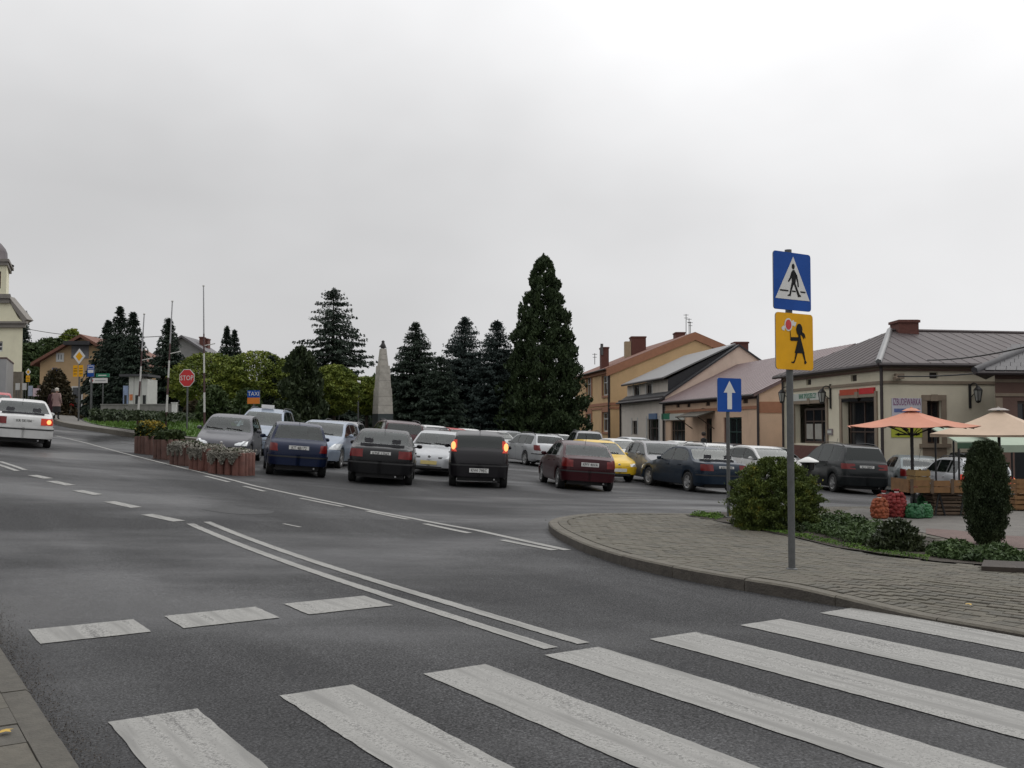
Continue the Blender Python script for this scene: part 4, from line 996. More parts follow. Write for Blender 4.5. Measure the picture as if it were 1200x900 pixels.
blue_stop(107, 427.5, 441.5, 9.5, 58, 'blue and white bus stop sign beside the amber plates')
blue_stop(64.5, 431, 437, 7, 70, 'blue bus stop sign over a yellow plate on a white post', (438, 445), True)
Zd = 60; k = Zd / F; b = at(116, 449, Zd); base = Vector((b.x, Zd, H(b.x, Zd) + .1)); ds = thing('direction_sign', 'green direction board above a white arrow board on two thin posts', 'road sign', base)
for u in (107.5, 120.5):
    q = at(u, 440, Zd); m = MB(); m.tube((q.x, Zd + .05, H(q.x, Zd)), (q.x, Zd + .05, q.z), .04, 8); m.build('post', ZINC, ds)
f = Face(b, (1, -.1, 0))
pl = f.plate([(-4 * k, 7 * k), (13 * k, 7 * k), (13 * k, 11.3 * k), (-4 * k, 11.3 * k)], .02, 'green_board', SGREEN, ds)
f.shape([[(-1 * k, 8.6 * k), (9 * k, 8.6 * k), (9 * k, 9.7 * k), (-1 * k, 9.7 * k)]], .001, 'white_line', SWHITE, pl, .003)
pl = f.plate([(-12.5 * k, 3 * k), (-10.5 * k, .2 * k), (10.5 * k, .2 * k), (10.5 * k, 6 * k), (-10.5 * k, 6 * k)], .02, 'white_board', SWHITE, ds)
f.shape([ell(-8.8 * k, 3.1 * k, 1.6 * k, 1.6 * k, 10)], .001, 'red_mark', SRED, pl, .003); f.shape([[(-5 * k, 2.4 * k), (8 * k, 2.4 * k), (8 * k, 3.6 * k), (-5 * k, 3.6 * k)]], .001, 'print_line', mat('grey_print', (.3, .3, .3), .6, 0), pl, .003)

# flag poles, hydrant, low wall, kiosk, notice boards
FPW = mat('flagpole_white', (.50, .49, .47), .5, .1, 4, dirt=.4); FPR = mat('flagpole_red', (.06, .026, .026), .5, .1, 4)
for (ub, vb, ut, vt, Z, lb) in ((161, 487, 169, 368, 50, 'leftmost of the three tall flagpoles, with red and white bands'), (194, 493, 202, 353, 49, 'middle of the three tall flagpoles, leaning a little'), (240, 492, 238.5, 335, 49, 'tallest and rightmost flagpole, standing upright against the sky')):
    a = at(ub, vb, Z); a.z = H(a.x, Z) + .1; t_ = at(ut, vt, Z); t_.x = t_.x; fp = thing('flagpole', lb, 'flagpole', a, 'flagpoles on the grass'); n = 7
    lv = [0, .16, .29, .42, .55, .68, 1.0]
    for i in range(6):
        p, q = a.lerp(t_, lv[i]), a.lerp(t_, lv[i + 1]); m = MB(); m.tube(p, q, .058 - .03 * lv[i], 8, .058 - .03 * lv[i + 1]); m.build('pole_section', (FPR if i % 2 == 0 else FPW) if i < 5 else mat('flagpole_steel', (.34, .34, .35), .4, .1, 3, metal=.4), fp, smooth=40)
    m = MB(); m.lathe([(.001, -.06), (.05, -.03), (.055, .02), (.001, .06)], 8, t_); m.build('finial', FPW, fp, smooth=40)
    m = MB(); r_ = a.lerp(t_, .60); m.tube(r_, r_ + Vector((.55, 0, .12)), .025, 6); m.build('arm', FPW, fp)
b = gnd(82, 487.5, .15); h_ = thing('fire_hydrant', 'white and red fire hydrant on the grass beside the priority sign', 'hydrant', b)
m = MB(); m.lathe([(.13, 0), (.13, .05), (.09, .08), (.085, .55), (.10, .57)], 12, b); m.build('column', SWHITE, h_, smooth=40)
m = MB(); m.lathe([(.11, .57), (.12, .62), (.12, .80), (.10, .84)], 12, b); m.build('collar', SRED, h_, smooth=40)
for sg in (1, -1): m = MB(); m.tube(b + Vector((sg * .1, 0, .7)), b + Vector((sg * .22, 0, .7)), .06, 8); m.build('outlet', SRED, h_)
m = MB(); m.lathe([(.10, .84), (.11, .88), (.08, .97), (.03, 1.02), (.03, 1.06), (.001, 1.06)], 12, b); m.build('cap', SWHITE, h_, smooth=40)
CONC = mat('grey_concrete', (.20, .195, .185), .85, .2, 3, .3, 30, dirt=.5)
def wall_px(u0, u1, v0, v1, Z0, Z1, th, name, label, m_):
    a, c_ = at(u0, v0, Z0), at(u1, v0, Z1); bb = Vector((a.x, a.y, H(a.x, a.y))); t = thing(name, label, 'wall', bb)
    d = (c_ - a); d.z = 0; n = max(1, int(d.length / 1.8))
    for i in range(n):
        p, q = a.lerp(c_, i / n), a.lerp(c_, (i + 1) / n); e = (q - p); e.z = 0; e2 = e * .985; nn = Vector((-e.y, e.x, 0)).normalized() * th
        zb = H(p.x, p.y) - .1; m = MB(); m.obox((p.x, p.y, zb), (e2.x, e2.y, 0), nn, (0, 0, p.z - zb + rnd.uniform(-.01, .01))); m.build('wall_block', m_, t)
    m = MB(); e = c_ - a; nn = Vector((-e.y, e.x, 0)).normalized() * (th + .06); m.obox(a - nn * .1 + Vector((0, 0, .015)), e, nn, (0, 0, .06)); m.build('coping', CONC, t)
    return t
wall_px(118, 205, 475, 489, 55, 52, .25, 'low_wall', 'low grey concrete wall behind the flagpoles', CONC)
m = MB(); q = at(204.5, 474, 51.8); m.box((q.x, q.y, (q.z + H(q.x, q.y)) / 2), (.22, .22, q.z - H(q.x, q.y) + .1)); m.box((q.x, q.y, q.z + .08), (.28, .28, .05)); tag(m.build('white_post', SWHITE, None, org=(q.x, q.y, H(q.x, q.y))), 'squat white post ending the low grey wall', 'post')
Zk = 58; a = at(143, 475, Zk); bz = H(a.x, Zk); ks = thing('newspaper_kiosk', 'white kiosk with poster panels standing among dark spruces', 'kiosk', (a.x, Zk, bz))
k = Zk / F
KW = mat('kiosk_white', (.50, .50, .48), .5, .1, 2, dirt=.3)
zk0, zk1 = bz, at(143, 441, Zk).z
for i, (u0, u1, mm, top_) in enumerate(((144, 150, mat('poster_blue', (.22, .28, .42), .5, .3, 4), 452), (150.7, 156.5, KW, 441), (157, 165, KW, 441), (165.6, 172.5, KW, 444))):
    p = at(u0, 470, Zk); q = at(u1, 470, Zk); m = MB(); m.obox((p.x, Zk, zk0), (q.x - p.x, 0, 0), (0, 1.6, 0), (0, 0, at(u0, top_, Zk).z - zk0)); pn = m.build('panel', mm, ks)
    if i in (0, 2, 3): m = MB(); m.obox((p.x + .08, Zk - .02, zk0 + 1.0), (q.x - p.x - .16, 0, 0), (0, .015, 0), (0, 0, .8)); m.build('window', GLASSD, pn)
    if i == 1: m = MB(); m.obox((p.x + .05, Zk - .02, zk0 + 1.5), (q.x - p.x - .1, 0, 0), (0, .015, 0), (0, 0, .35)); m.build('poster', mat('poster_orange', (.5, .16, .06), .5, .3, 6), pn)
m = MB(); p, q = at(141, 470, Zk), at(174.5, 470, Zk); m.obox((p.x, Zk - .25, zk1 - .02), (q.x - p.x, 0, 0), (0, 2.1, 0), (0, 0, .14)); m.build('roof', mat('kiosk_roof', (.05, .05, .055), .7, .2, 3), ks)
for (u0, u1, v0, v1, Z, lb, mm) in ((38.5, 45.5, 455, 464.5, 76, 'white pink lettered notice board on the pavement before the yellow house', mat('poster_pink', (.55, .42, .45), .6, .3, 3)), (46.5, 51, 455.5, 464, 75, 'narrow white notice board right of the pink lettered one', SWHITE), (33, 38, 452, 464, 78, 'pale blue notice board left of the pink lettered one', mat('poster_paleblue', (.30, .34, .42), .6, .3, 3)), (18, 23, 449, 457, 82, 'white advert panel below the church, left one', KW), (26, 31, 449, 457, 82, 'white advert panel below the church, right one', KW)):
    p, q = at(u0, v1, Z), at(u1, v0, Z); t = thing('notice_board', lb, 'notice board', (p.x, Z, H(p.x, Z)), 'notice boards along the far pavement')
    m = MB(); m.obox((p.x, Z, p.z), (q.x - p.x, 0, 0), (0, .06, 0), (0, 0, q.z - p.z)); m.build('board', mm, t)
    for x in (p.x + .06, q.x - .06): m = MB(); m.tube((x, Z + .03, H(x, Z)), (x, Z + .03, p.z + .1), .03, 6); m.build('post', ZINC, t)
# ------------------------------------------------------------------ buildings
def v3(p, z): return Vector((p[0], p[1], z))
class Side:
    """vertical face starting at P (2-D) along a; n is the inward normal"""
    def __init__(s, P, a, L, n): s.P, s.a, s.L, s.n = Vector(P).to_2d(), Vector(a).to_2d(), L, Vector(n).to_2d()
    def pt(s, t, z, d=0): q = s.P + s.a * t + s.n * d; return Vector((q.x, q.y, z))
    def px(s, u, v):
        d = ray(u, v); e = d.xy; den = s.a.x * e.y - s.a.y * e.x
        # P + a t = e k
        k = (s.P.y * s.a.x - s.P.x * s.a.y) / (e.y * s.a.x - e.x * s.a.y)
        q = e * k; return (q - s.P).dot(s.a), EYE + d.z * k
    def hole(s, u0, v0, u1, v1):
        p, q = s.px(u0, v0), s.px(u1, v1); vm = s.px(u0, v1)[1]; t0, t1 = sorted((p[0], q[0]))
        return (t0, t1, min(q[1], vm), (p[1] + s.px(u1, v0)[1]) / 2)
    def wall(s, mb, z0, z1, holes=(), depth=.16, mi=0):
        cx = sorted({0, s.L} | {h[0] for h in holes} | {h[1] for h in holes}); cz = sorted({z0, z1} | {max(z0, h[2]) for h in holes} | {h[3] for h in holes})
        for i in range(len(cx) - 1):
            for j in range(len(cz) - 1):
                mx_, mz = (cx[i] + cx[i + 1]) / 2, (cz[j] + cz[j + 1]) / 2
                if any(h[0] < mx_ < h[1] and h[2] < mz < h[3] for h in holes): continue
                mb.poly([s.pt(cx[i], cz[j]), s.pt(cx[i + 1], cz[j]), s.pt(cx[i + 1], cz[j + 1]), s.pt(cx[i], cz[j + 1])], mi)
        for h in holes:
            a, b, c, d = h
            for (p, q) in (((a, c), (a, d)), ((a, d), (b, d)), ((b, d), (b, c)), ((b, c), (a, c))):
                mb.poly([s.pt(*p), s.pt(*q), s.pt(*q, depth), s.pt(*p, depth)], mi)
    def slab(s, mb, t0, t1, z0, z1, out_, d=0, mi=0):
        """block from depth d (inside) to out_ proud of the face"""
        mb.obox(s.pt(t0, z0, d), s.pt(t1, z0, d) - s.pt(t0, z0, d), s.pt(t0, z0, -out_) - s.pt(t0, z0, d), (0, 0, z1 - z0), mi)
        return mb
    def window(s, root, h, frame_m, glass_m, nx=2, nz=2, depth=.12, fw=.07, name='window', zsplit=None, back=None):
        a, b, c, d = h; m = MB()
        for t in (a, b - fw): s.slab(m, t, t + fw, c, d, -depth + .03, depth + .03)
        for z in (c, d - fw): s.slab(m, a + fw, b - fw, z, z + fw, -depth + .03, depth + .03)
        xs = [a + fw + (b - a - 2 * fw) * k / nx for k in range(nx + 1)]
        zz = [c + fw + (d - c - 2 * fw) * k / nz for k in range(nz + 1)]
        if zsplit and nz == 2: zz[1] = c + (d - c) * zsplit
        for x in xs[1:-1]: s.slab(m, x - fw * .4, x + fw * .4, c + fw, d - fw, -depth + .028, depth + .03)
        for z in zz[1:-1]:
            for i in range(nx): s.slab(m, xs[i] + fw * .4 * (i > 0), xs[i + 1] - fw * .4 * (i < nx - 1), z - fw * .35, z + fw * .35, -depth + .026, depth + .03)
        w = m.build(name, frame_m, root)
        for i in range(nx):
            for j in range(nz):
                g = MB(); g.poly([s.pt(xs[i], zz[j], depth + .01), s.pt(xs[i + 1], zz[j], depth + .01), s.pt(xs[i + 1], zz[j + 1], depth + .01), s.pt(xs[i], zz[j + 1], depth + .01)]); g.build('pane', glass_m, w)
        return w
WINGL = mat('window_glass', (.035, .04, .045), .08, .5, .8, spec=.6)
WINDARK = mat('shop_glass', (.014, .015, .018), .10, .4, 1.2, spec=.5)
WFRAME = mat('window_white', (.52, .52, .50), .5, .06, 4); BFRAME = mat('window_brown', (.045, .026, .018), .5, .2, 8)
GUT = mat('gutter_brown', (.030, .022, .022), .5, .15, 4); BRK = mat('chimney_brick', (.115, .045, .035), .9, .25, 10, .4, 30)
CREAM = mat('stucco_cream', (.64, .59, .46), .9, .07, 1.2, .25, 50, dirt=.22); TAN = mat('trim_tan', (.24, .19, .14), .85, .12, 3, dirt=.2)
PEACH = mat('stucco_peach', (.60, .425, .30), .9, .08, 1.0, .25, 50, dirt=.25); ORNG = mat('trim_orange', (.33, .155, .09), .85, .1, 3)
YELW = mat('stucco_yellow', (.57, .39, .21), .9, .08, 1.0, .25, 50, dirt=.25); OFFW = mat('stucco_offwhite', (.68, .62, .55), .9, .06, 1.2, .25, 50, dirt=.25)
PINK = mat('stucco_pink', (.62, .49, .40), .9, .08, 1.0, .25, 50, dirt=.4); BROWNW = mat('stucco_brown', (.14, .085, .068), .9, .1, 1.2, .25, 50, dirt=.2)
RGREY = mat('roof_sheet_grey', (.078, .064, .064), .6, .14, 1.6, spec=.25, dirt=.3); RRED = mat('roof_sheet_plum', (.18, .125, .125), .42, .16, 1.5, metal=.25, dirt=.3); RDARK = mat('roof_sheet_dark', (.022, .022, .025), .6, .15, 3); RTILE = mat('roof_tile_brown', (.155, .068, .045), .8, .2, 6, dirt=.3)
RLIGHT = mat('roof_sheet_pale', (.16, .16, .16), .4, .12, 2, metal=.3)
def clip(poly, ax, o, lo, hi):
    def half(p, f):
        r = []
        for i in range(len(p)):
            a, b = p[i], p[(i + 1) % len(p)]; fa, fb = f(a), f(b)
            if fa >= 0: r.append(a)
            if (fa < 0) != (fb < 0): r.append(a.lerp(b, fa / (fa - fb)))
        return r
    poly = half(poly, lambda p: (p - o).dot(ax) - lo); 
    return half(poly, lambda p: hi - (p - o).dot(ax)) if poly else poly
def roof_panels(poly, along, width, parent, m_, name='roof_panel', t=.03, gap=.004, rib=.02):
    poly = [Vector(p) for p in poly]; n = (poly[1] - poly[0]).cross(poly[2] - poly[0]).normalized()
    if n.z < 0: n = -n
    ax = Vector(along).normalized(); o = poly[0]; ds = [(p - o).dot(ax) for p in poly]; k = min(ds)
    while k < max(ds) - .02:
        q = clip(poly, ax, o, k + gap / 2, min(k + width, max(ds)) - gap / 2)
        if len(q) > 2:
            if (q[1] - q[0]).cross(q[2] - q[0]).dot(n) < 0: q = q[::-1]
            m = MB(); m.prism(q, n * t)
            r = clip(poly, ax, o, k + gap / 2, k + gap / 2 + rib)
            if len(r) > 2:
                if (r[1] - r[0]).cross(r[2] - r[0]).dot(n) < 0: r = r[::-1]
                m.prism([p + n * t for p in r], n * .014)
            m.build(name, m_, parent)
        k += width
def downpipe(root, p, z0, z1, r=.055): m = MB(); m.tube((*p, z0), (*p, z1), r, 8); return m.build('downpipe', GUT, root, smooth=40)
def gutter(root, a, b, r=.075): m = MB(); m.tube(a, b, r, 8); return m.build('gutter', GUT, root, smooth=40)
AV = Vector((-.1240, .9923)); BV = Vector((.9923, .1240))       # along the row of houses / away from the square
# --- corner house with the bank
C0 = Vector((at(1035.5, 500, 42).x, 42)); LA, LB = 10.7, 15.0
bz = H(C0.x, C0.y) - .3; ez = at(1035, 427, 42).z
ch = thing('corner_house', 'cream single-storey corner house with grey hipped metal roof and shop windows', 'house', (*C0, bz))
sl = Side(C0 + AV * LA, -AV, LA, BV); sr = Side(C0, BV, LB, AV)
hb = sl.hole(931.5, 473, 969, 519); hs_ = sl.hole(987, 466, 1027, 560); vents = [sl.hole(944.8, 444.5, 950.6, 450.8), sl.hole(997, 439.5, 1004, 446.5)]
hw = sr.hole(1085.5, 469.5, 1103.5, 520); hv = sr.hole(1089, 436.5, 1099, 443.5)
hs_ = (hs_[0], hs_[1], bz + .5, hs_[3])
m = MB(); sl.wall(m, bz, ez, [hb, hs_] + vents, .28); sr.wall(m, bz, ez, [hw, hv], .22)
for P, Q in ((C0 + BV * LB, C0 + BV * LB + AV * LA), (C0 + BV * LB + AV * LA, C0 + AV * LA)): m.poly([v3(P, bz), v3(Q, bz), v3(Q, ez), v3(P, ez)])
m.build('wall', CREAM, ch)
inn = (hb[0] + (hb[1] - hb[0]) * .18, hb[1] - .02, hb[2] + .02, hb[3] - .22)
sl.window(ch, inn, BFRAME, WINDARK, 3, 2, .27, .10, zsplit=.62)
sl.window(ch, (hs_[0] + .25, hs_[1] - .05, hs_[2], hs_[3] - .12), BFRAME, WINDARK, 2, 2, .27, .09, name='shop_window', zsplit=.6)
BLIND = mat('net_curtain', (.30, .29, .26), .9, .15, 3); POT = mat('window_posters', (.26, .30, .20), .8, .4, 5)
for k in range(2):
    w3 = (inn[1] - inn[0]) / 3; m = MB(); t0 = inn[1] - (k + 1) * w3 - w3 * 0 ; t0 = inn[0] + w3 * k + .12
    sl.slab(m, t0, t0 + w3 - .24, inn[2] + .2, inn[2] + (inn[3] - inn[2]) * .55, -.262, .268); m.build('net_curtain', BLIND, ch)
for vv in vents + [hv]:
    sd_ = sr if vv is hv else sl; m = MB(); sd_.slab(m, vv[0], vv[1], vv[2], vv[3], -.10, .2); m.build('vent_cover', mat('vent_dark', (.035, .028, .022), .8, .2, 8), ch)
sr.window(ch, hw, BFRAME, WINDARK, 2, 2, .2, .07)
for sd_, h in ((sl, (hb[0] + .02, hb[1] - .02, hb[2], hb[3])), (sl, hs_), (sr, hw)):
    m = MB(); a, b, c, d = h; w = .22
    sd_.slab(m, a - w, a - .002, c, d, .06, .0); sd_.slab(m, b + .002, b + w, c, d, .06, 0); sd_.slab(m, a - w, b + w, d + .002, d + .24, .07, 0); m.build('window_surround', TAN, ch)
    m = MB(); sd_.slab(m, (a + b) / 2 - .16, (a + b) / 2 + .14, d - .02, d + .26, .10, -.072 + .0); m.build('keystone', TAN, ch)
    if sd_ is sr: m = MB(); sd_.slab(m, a - .35, b + .35, c - .16, c - .002, .16, 0); sd_.slab(m, a - .2, b + .2, c - .55, c - .165, .05, 0); m.build('window_sill', TAN, ch)
zb1, zb2 = at(1035, 446.2, 42).z, at(1035, 449.6, 42).z
for (z1, z0, o_, mm) in ((ez - .02, ez - .20, .10, TAN), (ez - .202, ez - .26, .14, BROWNW), (zb1, zb2, .07, TAN)):
    m = MB(); sl.slab(m, 0, LA + o_, z0, z1, o_, 0); m.build('cornice', mm, ch); m = MB(); sr.slab(m, 0.0, LB, z0, z1, o_ + .002, 0); m.build('cornice', mm, ch)
m = MB(); sl.slab(m, hb[0] - .5, hb[1] + .35, bz, hb[2] - .1, .05, 0); m.build('plinth', mat('plinth_red', (.12, .052, .042), .9, .2, 6), ch)
oh = .38
E = [C0 - BV * oh - AV * oh, C0 - BV * oh + AV * (LA + oh), C0 + BV * (LB + oh) + AV * (LA + oh), C0 + BV * (LB + oh) - AV * oh]
rz = at(1043, 388.5, 47.4).z; rp = Vector((at(1043, 388, 47.4).x, 47.4)); rq = C0 + BV * (LB + oh) + AV * LA / 2; rq = Vector((rq.x, rq.y))
e0 = ez + .02; R0, R1 = v3(rp, rz), v3(rq, rz - .05); Ev = [v3(p, e0) for p in E]
m = MB(); m.add([p - Vector((0, 0, .03)) for p in Ev + [R0, R1]], [(0, 3, 5, 4), (1, 0, 4), (2, 1, 4, 5), (3, 2, 5), (0, 1, 2, 3)]); m.build('roof', RGREY, ch)
roof_panels([Ev[0], Ev[3], R1, R0], v3(BV, 0), .58, ch, RGREY); roof_panels([Ev[1], Ev[0], R0], v3(AV, 0), .58, ch, RGREY)
m = MB(); m.tube(Ev[0] + Vector((0, 0, .06)), R0 + Vector((0, 0, .08)), .13, 6); m.build('hip_cap', RLIGHT, ch, smooth=60)
m = MB(); m.tube(R0 + Vector((0, 0, .05)), R1 + Vector((0, 0, .05)), .09, 6); m.build('ridge_cap', RGREY, ch, smooth=60)
gutter(ch, v3(E[0], e0 - .06), v3(E[1], e0 - .06)); gutter(ch, v3(E[0], e0 - .06), v3(E[3], e0 - .06))
q = C0 - BV * .12 - AV * .10; downpipe(ch, q, bz, e0 - .1, .07)
q = C0 - BV * .10 + AV * (LA - .2); downpipe(ch, q, bz, e0 - .1, .06)
def chimney(root, u0, u1, vt, vb, Z, dep, m_=BRK, cap=True):
    p, q = at(u0, vb, Z), at(u1, vt, Z); m = MB(); m.obox((p.x, Z, p.z - .9), (q.x - p.x, 0, 0), (0, dep, 0), (0, 0, q.z - p.z + .9)); c = m.build('chimney', m_, root)
    if cap: m = MB(); m.obox((p.x - .06, Z - .06, q.z - .14), (q.x - p.x + .12, 0, 0), (0, dep + .12, 0), (0, 0, .12)); m.build('chimney_cap', m_, c)
chimney(ch, 1053.5, 1076.5, 374.5, 391, 47, 1.1)
# signs and lanterns on the corner house
def board(sd_, h, name, label, mats, out_=.08):
    t = thing(name, label, 'shop sign', sd_.pt((h[0] + h[1]) / 2, h[2], -.04)); m = MB(); sd_.slab(m, h[0], h[1], h[2], h[3], out_, -.012); m.build('panel', mats, t); return t
SIGNW = mat('sign_offwhite', (.48, .50, .46), .5, .06, 3)
h = sl.hole(929.5, 460.5, 968, 468); t = board(sl, h, 'bank_sign', 'pale bank sign with green letters above the left shop window', SIGNW)
m = MB(); text_on(m, 'BANK SPÓŁDZIELCZY', (h[3] - h[2]) * .95, sl.pt((h[0] + h[1]) / 2, h[2] + (h[3] - h[2]) * .56, -.085), v3(-AV, 0), (0, 0, 1), stretch=.60); m.build('lettering', SGREEN, t)
m = MB(); z = h[2] - .12; sl.slab(m, h[0] + .9, (h[0] + h[1]) / 2 - .2, z, z + .09, .03, 0); sl.slab(m, (h[0] + h[1]) / 2 + .5, h[1] - .5, z, z + .09, .03, 0); m.build('black_strip', SBLACK, t)
h0 = sl.hole(985.5, 455.5, 1026, 461); mid = h0[0] + (h0[1] - h0[0]) * .56; ORED = mat('sign_orange_red', (.40, .055, .02), .5, .12, 3)
for (a, b, mm, lb) in ((h0[0], mid - .08, ORED, 'orange red signboard over the dark shop window, left of its pair'), (mid + .08, h0[1], SRED, 'red signboard over the dark shop window, next to the corner')):
    t = board(sl, (a, b, h0[2], h0[3]), 'shop_sign', lb, mm); m = MB(); sl.slab(m, a + .1, b - .05, h0[2] - .30, h0[2] - .18, .04, 0); m.build('black_strip', SBLACK, t)
h = sr.hole(1044.5, 466.5, 1080, 491); t = board(sr, h, 'banner', 'pale lilac banner with purple letters on the cream wall above the parasol', mat('banner_lilac', (.56, .55, .60), .6, .08, 2), .03)
m = MB(); zz = h[3] - (h[3] - h[2]) * .2; text_on(m, 'IZBUDEWARKA', .42, sr.pt((h[0] + h[1]) / 2, zz, -.036), v3(BV, 0), (0, 0, 1), stretch=.42); m.build('lettering', mat('purple_print', (.20, .05, .16), .6, .1, 3), t)
m = MB(); sr.slab(m, h[0] + .1, h[1] - .1, h[2] + .28, h[2] + .44, .034, 0); m.build('blue_line', mat('blue_print', (.12, .16, .34), .6, .2, 9), t)
h = sr.hole(1044, 498, 1082, 512.5); t = board(sr, h, 'arrow_board', 'lime yellow board with a black arrow, half hidden by the orange parasol', mat('sign_lime', (.42, .45, .05), .5, .1, 2), .03)
zz = h[2] + .13; m = MB(); n_ = -sr.n
m.prism([sr.pt(x, z, -.031) for x, z in ((h[0] + .15, zz), (h[0] + .35, zz - .07), (h[0] + .35, zz - .03), (h[1] - .35, zz - .03), (h[1] - .35, zz - .07), (h[1] - .15, zz), (h[1] - .35, zz + .07), (h[1] - .35, zz + .03), (h[0] + .35, zz + .03), (h[0] + .35, zz + .07))], (*(n_ * .01), 0)); m.prism([sr.pt(x, z, -.031) for x, z in ((h[0] + .5, h[2] + .36), (h[0] + .7, h[2] + .25), (h[0] + .78, h[2] + .33), (h[0] + .58, h[2] + .46))], (*(n_ * .01), 0)); m.build('black_arrow', SBLACK, t)
h = sl.hole(969.5, 502.5, 976.5, 509.5); t = board(sl, h, 'notice_plate', 'small framed notice between the two shop windows', mat('notice_grey', (.22, .19, .19), .6, .2, 8), .05); m = MB(); sl.slab(m, h[0] + .08, h[1] - .08, h[2] + .08, h[3] - .08, .06, -.04); m.build('paper', SIGNW, t)
IRON = mat('wrought_iron', (.014, .013, .013), .6, .1, 10); LANT = mat('lantern_glass', (.30, .31, .29), .2, .1, 5)
def lantern(sd_, u, v, label, along):
    t0, z0 = sd_.px(u, v); b = sd_.pt(t0, z0, -.02); t = thing('wall_lantern', label, 'lantern', b, 'wall lanterns on the cream house'); out_ = -v3(sd_.n, 0); al = v3(sd_.a, 0) * along
    m = MB(); m.obox(b - al * .05 + Vector((0, 0, -.6)), al * .1, out_ * .05, (0, 0, 1.15)); m.build('back_plate', IRON, t)
    m = MB(); arm = [b + Vector((0, 0, .35)) + (out_ * .36 + al * .16) * (k / 6) + Vector((0, 0, .12 * math.sin(k / 6 * 3.14))) for k in range(7)]; m.path(arm, .025); m.path([b + Vector((0, 0, -.2)), b + (out_ * .3 + al * .1) + Vector((0, 0, .1)), arm[-2]], .02); m.build('bracket', IRON, t)
    c = arm[-1] + Vector((0, 0, -.12)); m = MB(); m.lathe([(.001, .12), (.06, .10), (.20, -.05), (.19, -.08)], 6, c); m.build('hood', IRON, t)
    m = MB(); m.lathe([(.175, -.082), (.10, -.52), (.001, -.52)], 6, c); g = m.build('lamp_glass', LANT, t)
    m = MB()
    for k in range(6): a = k * math.pi / 3; m.tube(c + Vector((.18 * math.cos(a), .18 * math.sin(a), -.08)), c + Vector((.105 * math.cos(a), .105 * math.sin(a), -.53)), .016, 5)
    m.lathe([(.12, -.51), (.10, -.58), (.001, -.62)], 6, c); m.build('cage', IRON, t)
lantern(sl, 974, 464, 'black wrought iron lantern on the shop front between bank and dark window', -1)
lantern(sr, 1136, 462, 'black wrought iron lantern on the plain cream wall near the brown house', 1)
lantern(sl, 926, 464, 'black wrought iron lantern at the far end of the bank front, behind the pole', -1)
t0, z0 = sr.px(1052, 441); m = MB(); q = sr.pt(t0, z0, -.1); m.box(q, (.35, .3, .22)); m.tube(q, q + Vector((-.3, -.3, -.12)), .09, 8); tag(m.build('wall_floodlight', TAN, None, org=q), 'small floodlight under the eaves of the cream corner house', 'floodlight')

# --- generic house with its ridge along the street
def row_house(name, label, P, L, D, z0, ez, rz, wall_m, roof_m, street_holes=(), gable_m=None, oh=.35, panels=None, gable_side=True, cat='house'):
    root = thing(name, label, cat, (*P, z0)); st_ = Side(P + AV * L, -AV, L, BV); gb_ = Side(P, BV, D, AV)
    m = MB(); st_.wall(m, z0, ez, [h for h in street_holes], .18)
    Q = P + AV * L
    m.poly([v3(P + BV * D, z0), v3(Q + BV * D, z0), v3(Q + BV * D, ez), v3(P + BV * D, ez)])
    m.poly([v3(Q, z0), v3(Q, ez), v3(Q + BV * D / 2, rz - .12), v3(Q + BV * D, ez), v3(Q + BV * D, z0)])
    m.build('wall', wall_m, root)
    m = MB(); m.poly([v3(P, z0), v3(P + BV * D, z0), v3(P + BV * D, ez), v3(P + BV * D / 2, rz - .12), v3(P, ez)]); m.build('gable_wall', gable_m or wall_m, root)
    sl_ = (rz - ez) / (D / 2)
    for side in (0, 1):
        a = P - AV * .12 + (BV * -oh if side == 0 else BV * (D + oh)); b = Q + AV * .12 + (BV * -oh if side == 0 else BV * (D + oh)); e = ez - sl_ * oh + .05
        c_, d_ = Q + AV * .12 + BV * D / 2, P - AV * .12 + BV * D / 2
        q = [v3(a, e), v3(b, e), v3(c_, rz), v3(d_, rz)]
        m = MB(); m.prism(q if side else q[::-1], (0, 0, -.14)); m.build('roof', roof_m, root)
        if side == 0:
            if panels: roof_panels([p + Vector((0, 0, .012)) for p in q], v3(AV, 0), panels, root, roof_m)
            gutter(root, v3(a - BV * .05, e - .05), v3(b - BV * .05, e - .05))
    return root, st_, gb_
def zof(u, v, Z): return at(u, v, Z).z
# peach bungalow
PP = Vector((at(890, 500, 56).x, 56)); z0 = H(*PP) - .3
s_ = Side(PP + AV * 19.0, -AV, 19.0, BV)
vh = [s_.hole(*q) for q in ((792.5, 472.5, 796.5, 477.5), (805, 472, 809, 477), (827, 469.5, 832, 475.5), (870.5, 466.5, 876.5, 472.5))]
d1, d2, d3 = s_.hole(786, 493, 803, 530), s_.hole(826, 490.5, 834.5, 530), s_.hole(848, 489, 869.5, 530)
hol = vh + [(a, b, z0 + .35, d) for a, b, c, d in (d1, d2, d3)]
pe, pr = zof(890, 459.5, 56), zof(868, 427.5, 75.7)
ph, ps_, pg = row_house('peach_shop_house', 'long peach single-storey house with plum sheet roof and small shop doors', PP, 19.0, 11.4, z0, pe, pr, PEACH, RRED, hol, panels=.62)
for vv in vh: m = MB(); ps_.slab(m, vv[0], vv[1], vv[2], vv[3], -.08, .2); m.build('vent_cover', mat('vent_brown', (.05, .03, .022), .8, .2, 8), ph)
ps_.window(ph, hol[4], BFRAME, WINDARK, 3, 2, .15, .09, name='shop_door', zsplit=.75)
ps_.window(ph, hol[5], BFRAME, WINDARK, 1, 2, .15, .12, name='door', zsplit=.8)
